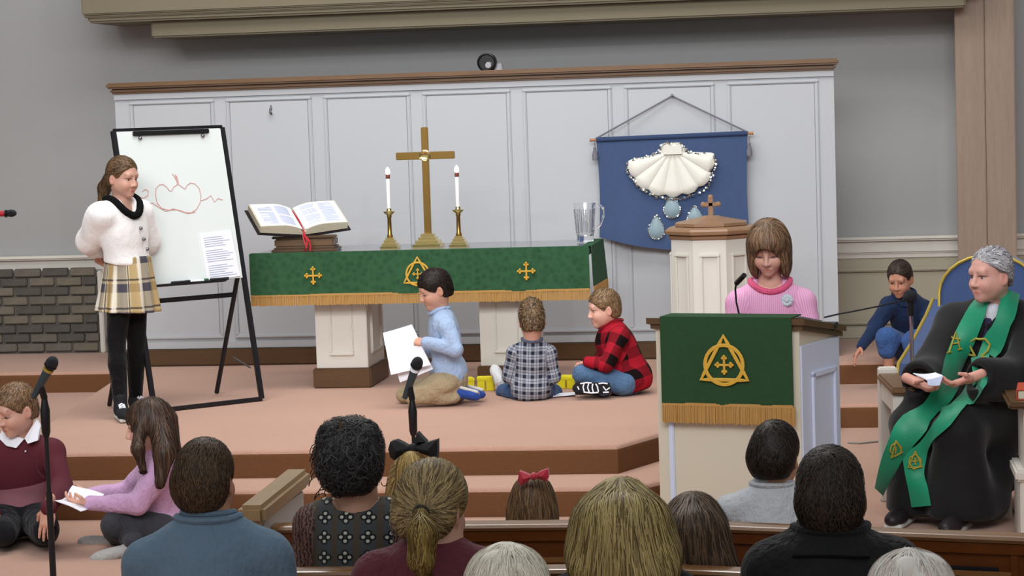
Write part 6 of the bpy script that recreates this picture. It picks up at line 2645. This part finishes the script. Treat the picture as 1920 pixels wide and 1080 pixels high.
# collar wings
wh = M['paper']
for sg, pts in ((1, [(-1.368, 9.930, 0.217), (-1.324, 9.980, 0.300), (-1.304, 9.970, 0.266), (-1.305, 9.930, 0.206), (-1.342, 9.900, 0.196)]), (-1, [(-1.373, 9.930, 0.212), (-1.496, 9.980, 0.246), (-1.511, 9.960, 0.219), (-1.447, 9.900, 0.187), (-1.400, 9.900, 0.176)])):
    mb = MB(tuple(h_.base))
    fr_ = [mb.v(p) for p in pts]
    bk_ = [mb.v(np.array(p) + [0, .02, 0]) for p in pts]
    mb.face(fr_); mb.face(bk_[::-1])
    for i in range(len(pts)):
        j = (i + 1) % len(pts)
        mb.face([fr_[i], bk_[i], bk_[j], fr_[j]])
    mb.build('collar_wing', wh, h_.o)
q = trace((-1.316, 9.800, 0.174), hF, .003)
MB(tuple(h_.base)).ell(q, (.008, .006, .008), None, 10, 8).build('badge', M['chrome'], h_.o, True)
F = h_.core(.016, torso=0, arms='', fore='')
F.ell(h_.J['pel'], (.14, .125, .1), None, .04)
F.plane(h_.base + [0, 0, .002], (0, 0, -1), .004)
h_.cloth('trousers', F, fab('#17181d', .85, .2, 150), .008, .005, 28)
for sd in 'LR':
    shoe(h_, sd, fab('#20201f', .7, .1, 60), (0, .75, -.4), (0, .5, .85), L=.24)

# ---------------------------------------------------------------- girl in lilac at the left
i_ = Person('person with long brown hair in lilac top seated cross legged with a paper', dict(
    neck=(-0.722, 9.900, 0.140), shL=(-0.650, 9.770, 0.100), shR=(-0.768, 10.020, 0.070), elL=(-0.754, 9.700, -0.055), wrL=(-0.987, 9.740, -0.061),
    elR=(-0.918, 10.060, -0.058), wrR=(-1.081, 9.960, -0.065), pel=(-0.703, 9.920, -0.199), hpL=(-0.697, 9.820, -0.197), hpR=(-0.749, 10.000, -0.222),
    knL=(-0.871, 9.700, -0.156), knR=(-1.002, 10.100, -0.219), anL=(-0.949, 9.980, -0.268), anR=(-0.763, 9.640, -0.221)), .90,
    (-.93, -.28, -.16), (-0.743, 9.860, 0.284), .98, skin='#d0a188', base=tuple((-0.770, 9.810, -0.290)))
i_.browcol = rgb('#4a3428')
i_.head(child=.8, lids=.6).eyes('#3a2a1c', (0, .9, -.35))
i_.skin_core().hand('L', (-.95, .1, .05), (.1, .3, .9), .5, .0035, size=.88).hand('R', (-.9, -.2, .05), (0, -.2, .95), .5, .0035, size=.88).done()
hcx = i_.H
i_.hair([('e', (0, -.018, .032), (.09, .11, .098)), NAPE, ('wc', tuple(i_.H(.045, -.06, .0)), (-0.623, 9.720, 0.173), .052, .046), ('wc', (-0.623, 9.720, 0.173), (-0.637, 9.680, 0.042), .044, .02),
         ('wc', tuple(i_.H(-.04, -.08, .0)), (-0.683, 10.000, 0.078), .06, .05), ('wc', (-0.668, 9.900, 0.194), (-0.634, 9.920, 0.065), .06, .04),
         ('wc', tuple(i_.H(.07, .03, .01)), (-0.742, 9.700, 0.197), .026, .024), ('wc', (-0.742, 9.700, 0.197), (-0.721, 9.700, 0.103), .024, .012)],
        [('e', (0, .12, -.04), (.05, .075, .085))], '#4f3b2e', down, 3000, .15, .0018, .005, .0065, .35, noise=.12, dark='#2a1e17', steps=8)
F = i_.core(.016, legs=0)
F.plane(np.array((-0.662, 9.800, -0.233)), (0, 0, -1), .012)
i_.cloth('blouse', F, fab('#c79fc4', .8, .2, 150, .2), .007, .006, 30, seed=19)
F = i_.core(.014, torso=0, arms='', fore='')
F.ell(i_.J['pel'] - [0, 0, .01], (.13, .14, .09), None, .04)
F.plane(i_.base + [0, 0, .002], (0, 0, -1), .004)
i_.cloth('leggings', F, fab('#3b3c42', .85, .2, 150), .008, .003, 28)
shoe(i_, 'R', fab('#a9a7a4', .7, .15, 60), (-.95, -.25, -.16), (0, -.1, 1), L=.27)
shoe(i_, 'L', fab('#a9a7a4', .7, .15, 60), (-.9, -.1, .1), (.1, -.3, .95), L=.25)
pp_ = sheet('paper_sheet', [(-1.165, 9.660, -0.015), (-1.153, 9.900, 0.005), (-0.979, 9.900, -0.045), (-0.996, 9.620, -0.073)], M['paper'], .003, None, tuple((-1.081, 9.780, -0.033)), .02)
tag(pp_, 'white paper sheet held by the long haired person in lilac', 'paper')

# ================================================================== THE CONGREGATION, SEEN FROM BEHIND
def aud(label, hc, nk, sL, sR, face, s, hs, skin, ear=True, h=.006, legs=True, arms=None, child=0):
    nk, sL, sR = (np.asarray(v, float) for v in (nk, sL, sR))
    up = np.array([0, 0, 1.])
    pel = np.array([nk[0], nk[1] - .07, FL + .53])
    if nk[2] - pel[2] < .3 * s:
        pel[2] = nk[2] - .36 * s
    side = nrmz(sR - sL)
    J = dict(neck=nk, shL=sL, shR=sR, pel=pel)
    fwd = np.array([0, 1, 0.])
    for sd, sg in (('L', -1), ('R', 1)):
        sh = J['sh' + sd]
        J['el' + sd] = sh + np.array([sg * .05, .03, -.27]) * s
        J['wr' + sd] = J['el' + sd] + np.array([-sg * .13, .17, -.03]) * s
        J['hp' + sd] = pel + np.array([sg * .09 * s, .04, -.04])
        J['kn' + sd] = pel + np.array([sg * .11 * s, .24 * s, -.05])
        J['an' + sd] = np.array([J['kn' + sd][0], J['kn' + sd][1] + .02, FL + .09])
    p = Person(label, J, s, face, hc, hs, skin=skin, base=(pel[0], pel[1], FL))
    p.head(h=h, ears=ear, child=child)
    p.skin_core(h=.014)
    p.hand('L', (.7, .6, -.2), (0, 0, -1), .5, .005).hand('R', (-.7, .6, -.2), (0, 0, -1), .5, .005)
    p.done()
    return p


def topwear(p, name, m, infl=.016, fold=.006, ff=22, seed=1, h=.009, collar=None, pc=None, neckcut=None, label=None):
    F = p.core(infl, legs=0)
    if neckcut:
        F.cap(p.J['neck'] + [0, 0, .05], p.J['neck'] + [0, -.02, -.0], neckcut, neckcut * .8, .02, True)
    o = p.cloth(name, F, m, h, fold, ff, seed=seed, pc=pc, label=label)
    if collar:
        p.ringcollar('collar', F, collar[0], collar[1] * .92, collar[1] * .92, .034 * p.s, 0, collar[3] * .5, off=.0)
        o2 = p.ringcollar('collar_fold', F, collar[0], collar[1] * 1.02, collar[1] * 1.04, .014 * p.s, 0, collar[3] * .6, off=-.001)
    return F


def bottoms(p, c):
    F = p.core(.014, torso=0, arms='', fore='')
    F.ell(p.J['pel'], np.array([.16, .125, .12]) * p.s, None, .04)
    p.cloth('trousers', F, fab(c, .9, .15, 150), .014, .003, 26)
    for sd in 'LR':
        shoe(p, sd, M['leather'], (0, 1, 0), L=.26)


SHORT = [CAPE, NAPE, ('e', (0, -.06, -.01), (.076, .05, .06))]
NECKLINE = ('p', (0, -.05, -.078), (0, .12, -1))
EARCUT = ('p', (0, .02, -.02), (0, .78, -.62))

# man in blue shirt
a1 = aud('person with short brown hair in blue shirt, leftmost of the seated adults', (0.796, 5.600, 0.751), (0.800, 5.580, 0.631), (0.642, 5.550, 0.534), (0.949, 5.600, 0.540), (.14, .98, .02), 1.04, .90, '#c08a68')
a1.hair(SHORT, [EARCUT, NECKLINE] + EARS, '#54402c', lambda L, W: np.stack([L[:, 0] * .4, -.2 - .5 * (L[:, 2] > .05), -np.ones(len(L))], 1), 5200, .022, .0011, .002, .005, .3, dark='#35281b')
topwear(a1, 'shirt', fab('#6b8296', .85, .2, 150, wrk=.5), .018, .006, 18, collar=(fab('#6b8296', .85, .2, 150, wrk=.5), .074, .012, .017), seed=31)
bottoms(a1, '#2a2c33')

# woman with curly grey hair
a2 = aud('person with curly dark grey hair pinned up in a patterned dress', (1.042, 6.300, 0.692), (1.037, 6.300, 0.560), (0.914, 6.280, 0.496), (1.152, 6.300, 0.496), (-.12, .98, 0), .98, .95, '#b98a6c')
F_ = [('e', (0, -.016, .03), (.084, .108, .096)), NAPE, ('e', (.01, -.07, -.01), (.072, .05, .07)), ('e', (.06, -.07, .03), (.05, .05, .06)), ('e', (.075, -.05, -.015), (.035, .05, .05)), ('e', (.06, -.05, .08), (.036, .04, .04)), ('e', (.05, -.08, -.06), (.03, .03, .035))]


def curl(L, W):
    return np.stack([np.sin(L[:, 2] * 160 + L[:, 1] * 60), np.cos(L[:, 0] * 150), np.sin(L[:, 0] * 170 + L[:, 1] * 90) - .3], 1)


a2.hair(F_, [EARCUT, ('p', (0, -.05, -.1), (0, .12, -1))], '#3f3e3d', curl, 4200, .06, .0012, .010, .006, .5, noise=.6, dark='#1a1a1b', steps=9, ridges=.006)
# loose curls at the left and two hair sticks
mb = MB(tuple(a2.base))
for k in range(16):
    c0 = np.array(a2.H(.092 + random.uniform(-.015, .008), -.06 + random.uniform(-.03, .05), random.uniform(-.09, .08)))
    r = random.uniform(.005, .010)
    ph = random.uniform(0, 6)
    mb.tube([c0 + [-.006 * t + r * math.cos(ph + t * 1.1), r * .6 * math.sin(ph + t), -.005 * t + r * math.sin(ph + t * 1.1)] for t in range(8)], .0016, 4)
mb.build('loose_curls', fab('#2a2624', .5, .1, 100), a2.o, True)
MB(tuple(a2.base)).tube([(1.022, 6.200, 0.789), (1.020, 6.200, 0.823)], .0035, 6).build('hair_stick', M['oakdark'], a2.o, True)
MB(tuple(a2.base)).tube([(0.975, 6.250, 0.726), (0.953, 6.250, 0.732), (0.928, 6.250, 0.736)], [.007, .006, .001], 6).build('hair_pin', M['steel'], a2.o, True)
MB(tuple(a2.base)).tube([np.array((1.118, 6.320, 0.616)) + [.009 * math.cos(t), 0, .012 * math.sin(t)] for t in [math.pi * (1.0 + i / 9 * 1.0) for i in range(10)]], .0016, 6).build('hoop_earring', M['brass'], a2.o, True)
topwear(a2, 'patterned_dress', mat_floral(), .014, .004, 18, seed=33, pc=a2.armsegs(), neckcut=.085)
bottoms(a2, '#2a2226')

# woman with a ponytail in maroon
a3 = aud('person with low dark blond ponytail in maroon jacket', (1.402, 5.600, 0.674), (1.412, 5.580, 0.566), (1.260, 5.550, 0.496), (1.522, 5.600, 0.494), (.34, .9, -.16), .98, .97, '#c99a80')
TIEP = np.array((1.396, 5.440, 0.686))
a3.hair([('e', (0, -.018, .032), (.088, .11, .097)), NAPE, ('e', (0, -.07, -.02), (.078, .05, .065))], [('p', (0, .05, -.02), (0, .8, -.6)), NECKLINE] + EARS, '#9c875d', lambda L, W: (lambda d: d / np.maximum(.02, np.linalg.norm(d, axis=1))[:, None])(TIEP - W) @ a3.R, 5200, .09, .0013, .003, .005, .3, noise=.12, dark='#57452a', steps=7)
a3.hair([('wc', tuple(TIEP), (1.406, 5.400, 0.643), .017, .030), ('wc', (1.406, 5.400, 0.643), (1.401, 5.400, 0.576), .030, .026), ('wc', (1.401, 5.400, 0.576), (1.406, 5.410, 0.536), .024, .008)], [], '#9c8448', down, 1900, .16, .0014, .006, .005, .3, noise=.14, dark='#5d4826', name='ponytail', seed=5, steps=8)
MB(tuple(a3.base)).tube([TIEP + [.018 * math.cos(t), .004, .018 * math.sin(t)] for t in [2 * math.pi * i / 14 for i in range(14)]], .005, 6, True).build('hair_tie', M['leather'], a3.o, True)
topwear(a3, 'jacket', fab('#66303a', .7, .2, 120), .018, .006, 20, seed=35)
bottoms(a3, '#20222a')

# child with a black bow
a4 = aud('person with blond ponytail and a big black bow, a child in the front pew', (0.994, 7.350, 0.424), (0.990, 7.350, 0.313), (0.919, 7.350, 0.244), (1.062, 7.350, 0.243), (0, 1, -.05), .74, .90, '#d6a98c', ear=False, child=1)
a4.hair([CAPE, NAPE, ('e', (0, -.06, -.02), (.075, .05, .06))], [NECKLINE] + EARS, '#a08550', toward((0, -.10, .09)), 2600, .07, .0016, .003, .006, .3, noise=.12, dark='#6c5430')
tp = np.array(a4.H(0, -.10, .105))
a4.hair([('wc', tuple(tp), (1.033, 7.170, 0.526), .022, .042), ('wc', (1.033, 7.170, 0.526), (1.018, 7.170, 0.414), .042, .052), ('wc', (1.018, 7.170, 0.414), (1.009, 7.180, 0.322), .05, .03)], [], '#b3965a', down, 2000, .2, .0018, .006, .006, .3, noise=.1, dark='#7d6238', name='ponytail', seed=6, steps=8)


def bow(p, name, quads, knot, kr, m, th=.02):
    """hair bow: two folded loops and a knot; each loop is an outline with thickness"""
    for q_ in quads:
        mb = MB(tuple(p.base))
        q_ = [np.asarray(v, float) for v in q_]
        cen = sum(q_) / len(q_)
        fr_ = [mb.v(v + [0, -th, 0]) for v in q_]
        bk_ = [mb.v(v + [0, th, 0]) for v in q_]
        cf, cb = mb.v(cen + [0, -th * 2.0, 0]), mb.v(cen + [0, th * 2.0, 0])
        n = len(q_)
        for i in range(n):
            j = (i + 1) % n
            mb.face([cf, fr_[i], fr_[j]])
            mb.face([cb, bk_[j], bk_[i]])
            mb.face([fr_[i], bk_[i], bk_[j], fr_[j]])
        mb.build(name, m, p.o, False)
    MB(tuple(p.base)).ell(knot, kr, None, 12, 8).build('bow_knot', m, p.o, True)


M['blackribbon'] = mat('black_ribbon', '#121014', .7, .2, 50, .1, sheen=.05)
M['redribbon'] = mat('red_satin_ribbon', '#c2283c', .4, .12, 50, .1, sheen=.3)
bow(a4, 'bow_loop', [[(1.027, 7.200, 0.582), (1.003, 7.200, 0.597), (0.981, 7.200, 0.608), (0.961, 7.200, 0.603), (0.953, 7.200, 0.579), (0.959, 7.200, 0.551), (0.973, 7.200, 0.540), (0.992, 7.200, 0.556), (1.021, 7.200, 0.564)],
                     [(1.036, 7.200, 0.582), (1.066, 7.200, 0.593), (1.091, 7.200, 0.600), (1.120, 7.200, 0.608), (1.119, 7.200, 0.569), (1.114, 7.200, 0.535), (1.093, 7.200, 0.553), (1.061, 7.200, 0.564)],
                     [(1.033, 7.220, 0.583), (1.049, 7.220, 0.631), (1.063, 7.220, 0.615), (1.080, 7.220, 0.597), (1.058, 7.220, 0.586)]], (1.035, 7.190, 0.578), (.02, .02, .018), M['blackribbon'])
topwear(a4, 'top', fab('#c9cad2', .85, .2, 150), .014, .004, 24, seed=37)
bottoms(a4, '#2c2c34')

# small girl with a red bow
a5 = aud('person with light brown hair and a red bow, a small child in the front pew', (1.431, 7.200, 0.383), (1.428, 7.200, 0.279), (1.366, 7.200, 0.222), (1.487, 7.200, 0.221), (0, 1, -.05), .66, .86, '#d6a98c', ear=False, child=1)
a5.hair([CAPE, NAPE, ('e', (0, -.05, -.06), (.082, .06, .09)), ('e', (.06, -.01, -.06), (.03, .05, .08)), ('e', (-.06, -.01, -.06), (.03, .05, .08))], [], '#755a3e', longflow((0, -.02, .12), .4), 3600, .09, .0016, .003, .0055, .35, noise=.1, dark='#4a3626', steps=7)
bow(a5, 'bow_loop', [[(1.449, 7.100, 0.498), (1.432, 7.100, 0.506), (1.405, 7.100, 0.517), (1.399, 7.100, 0.489), (1.406, 7.100, 0.468), (1.427, 7.100, 0.478)],
                     [(1.452, 7.100, 0.499), (1.470, 7.100, 0.513), (1.499, 7.100, 0.524), (1.501, 7.100, 0.499), (1.494, 7.100, 0.483), (1.470, 7.100, 0.489)]], (1.453, 7.080, 0.501), (.013, .016, .013), M['redribbon'], .012)
topwear(a5, 'top', fab('#b9a7ae', .85, .2, 150), .014, .004, 24, seed=39)
bottoms(a5, '#2c2c34')

# woman with long blond hair
a6 = aud('person with long blond hair in dark top in the foreground', (1.882, 5.650, 0.613), (1.884, 5.630, 0.499), (1.752, 5.600, 0.439), (2.017, 5.630, 0.435), (-.05, 1, 0), 1.0, .98, '#d0a184', ear=False)
HL = [('e', (0, -.02, .032), (.092, .114, .1)), NAPE, ('e', (0, -.05, -.02), (.096, .078, .116)), ('e', (.075, -.01, -.04), (.035, .06, .09)), ('e', (-.075, -.01, -.04), (.035, .06, .09))]
for (x0, y0, x1, y1, ra, rb) in ((0, 0, 0, 0, 0, 0),):
    pass
LK = [((1.831, 5.540, 0.635), (1.797, 5.500, 0.538), .046, .034), ((1.862, 5.500, 0.636), (1.841, 5.470, 0.533), .055, .036), ((1.902, 5.480, 0.639), (1.907, 5.450, 0.517), .06, .042), ((1.932, 5.500, 0.635), (1.959, 5.460, 0.522), .055, .042),
      ((1.953, 5.540, 0.634), (2.002, 5.500, 0.535), .046, .032), ((1.824, 5.600, 0.623), (1.788, 5.580, 0.551), .044, .034), ((1.951, 5.600, 0.623), (1.996, 5.580, 0.551), .044, .032)]


def fan(L, W):
    d = np.zeros_like(W)
    x = (W[:, 0] - a6.hc[0])
    d[:, 0] = np.clip(x * 4.2, -.55, .55) * np.where(L[:, 2] > .06, 1.6, 1)
    d[:, 1] = np.where(L[:, 2] > .08, -.8, -.1)
    d[:, 2] = -1
    return d


fan.world = True
a6.hair(HL + [('wck',) + t + (.07,) for t in LK], [], '#b6a269', longflow((0, -.02, .125), 2.2), 9000, .19, .0013, .006, .0065, .2, noise=.07, dark='#6a5832', steps=9, ridges=.004)
topwear(a6, 'top', fab('#1b1b22', .85, .2, 150), .016, .005, 20, seed=41)
bottoms(a6, '#20222a')

# girl with brown hair beside her
a7 = aud('person with long light brown hair in denim jacket next to the blond woman', (2.031, 6.200, 0.484), (2.031, 6.200, 0.374), (1.954, 6.200, 0.319), (2.108, 6.200, 0.322), (.05, 1, 0), .84, .93, '#d0a184', ear=False, child=.7)
LK = [((1.997, 6.100, 0.504), (1.978, 6.070, 0.411), .045, .03), ((2.037, 6.070, 0.509), (2.038, 6.050, 0.397), .05, .04), ((2.073, 6.100, 0.503), (2.102, 6.070, 0.417), .045, .036), ((2.091, 6.120, 0.454), (2.132, 6.100, 0.404), .03, .02)]


def fan2(L, W):
    d = np.zeros_like(W)
    d[:, 0] = np.clip((W[:, 0] - a7.hc[0]) * 3, -.4, .4) * np.where(L[:, 2] > .06, 1.6, 1)
    d[:, 1] = np.where(L[:, 2] > .08, -.8, -.1)
    d[:, 2] = -1
    return d


fan2.world = True
a7.hair([('e', (0, -.02, .032), (.09, .112, .098)), NAPE, ('e', (0, -.06, -.04), (.09, .06, .1)), ('e', (.07, -.01, -.04), (.03, .06, .08)), ('e', (-.07, -.01, -.04), (.03, .06, .08))] + [('wck',) + t + (.05,) for t in LK], [], '#644f3c', longflow((0, -.02, .125), 1.6), 5600, .14, .0015, .006, .0065, .35, noise=.1, dark='#382a1f', steps=8, ridges=.004)
topwear(a7, 'denim_jacket', fab('#2b3652', .85, .25, 150), .018, .005, 20, seed=43)
MB(tuple(a7.base)).tube([(2.131, 6.120, 0.382), (2.149, 6.120, 0.389), (2.168, 6.120, 0.379)], .012, 8).build('shoulder_frill', M['paper'], a7.o, True)
bottoms(a7, '#20222a')

# boy in grey shirt
a8 = aud('person with short dark hair in pale grey shirt, a boy in the front pew', (2.233, 7.200, 0.545), (2.219, 7.180, 0.434), (2.089, 7.180, 0.365), (2.327, 7.200, 0.371), (.32, .92, -.12), .84, .92, '#b88763', child=.8)
a8.hair(SHORT, [('p', (0, .03, -.02), (0, .78, -.62)), NECKLINE] + EARS, '#2c211a', whorl((.01, -.06, .11)), 4200, .032, .0013, .003, .005, .35, dark='#120d0a')
topwear(a8, 'shirt', fab('#c3c7cb', .85, .2, 150), .016, .005, 22, collar=(fab('#c3c7cb', .85, .2, 150), .06, .012, .016), seed=45)
bottoms(a8, '#2a2c33')

# man in dark jacket
a9 = aud('person with short black hair in dark jacket, the man at right with his back turned', (2.417, 5.600, 0.698), (2.415, 5.580, 0.591), (2.269, 5.560, 0.516), (2.566, 5.600, 0.515), (.02, 1, 0), 1.06, 1.04, '#b58668')
a9.hair(SHORT, [('p', (0, .02, -.024), (0, .8, -.6)), ('p', (0, -.05, -.072), (0, .1, -1))] + EARS, '#382c23', whorl((0, -.05, .11)), 5600, .02, .0011, .002, .005, .3, dark='#0f0c0a')
jF = topwear(a9, 'jacket', fab('#191a1b', .7, .2, 120), .024, .005, 16, collar=(fab('#17181a', .7, .2, 120), .08, -.004, .021), seed=47)
pts_ = [onto(jF, np.array(p), .003) for p in ((2.313, 5.450, 0.585), (2.354, 5.450, 0.581), (2.415, 5.450, 0.578), (2.484, 5.450, 0.579), (2.536, 5.450, 0.587))]
MB(tuple(a9.base)).tube(pts_, .004, 6).build('collar_seam', M['blackcloth'], a9.o, True)
bottoms(a9, '#17181d')

# two white haired heads nearest the camera
for (hc, nk, sL, sR, lab, col, dk, sd, wv) in (((1.683, 5.000, 0.574), (1.683, 4.980, 0.476), (1.566, 4.960, 0.412), (1.796, 5.000, 0.409), 'person with soft white hair at the bottom centre of the view', '#f2ecdb', '#cdc5ad', 51, 1.0),
                                              ((2.597, 5.000, 0.559), (2.595, 4.980, 0.464), (2.479, 4.960, 0.404), (2.709, 5.000, 0.401), 'person with thin white hair at the bottom right of the view', '#ebe7de', '#d2bfb4', 53, 1.0)):
    a = aud(lab, hc, nk, sL, sR, (0, 1, .02), .98, .97, '#d3a58f')
    a.hair([('e', (0, -.02, .034), (.088, .11, .097)), NAPE, ('e', (0, -.065, -.01), (.084, .055, .075)), ('e', (.05, -.03, .03), (.045, .06, .07)), ('e', (-.05, -.03, .03), (.045, .06, .07))], [('p', (0, .04, -.06), (0, .7, -.7)), NECKLINE] + EARS, col,
           longflow((0, -.01, .12), .8), 6500, .08, .0011, .003, .005, .07, noise=.12, dark=dk, seed=sd, ridges=.004)
    topwear(a, 'cardigan', fab('#47506e' if sd == 53 else '#6a5a6a', .85, .2, 150), .018, .005, 20, seed=sd)
    bottoms(a, '#20222a')
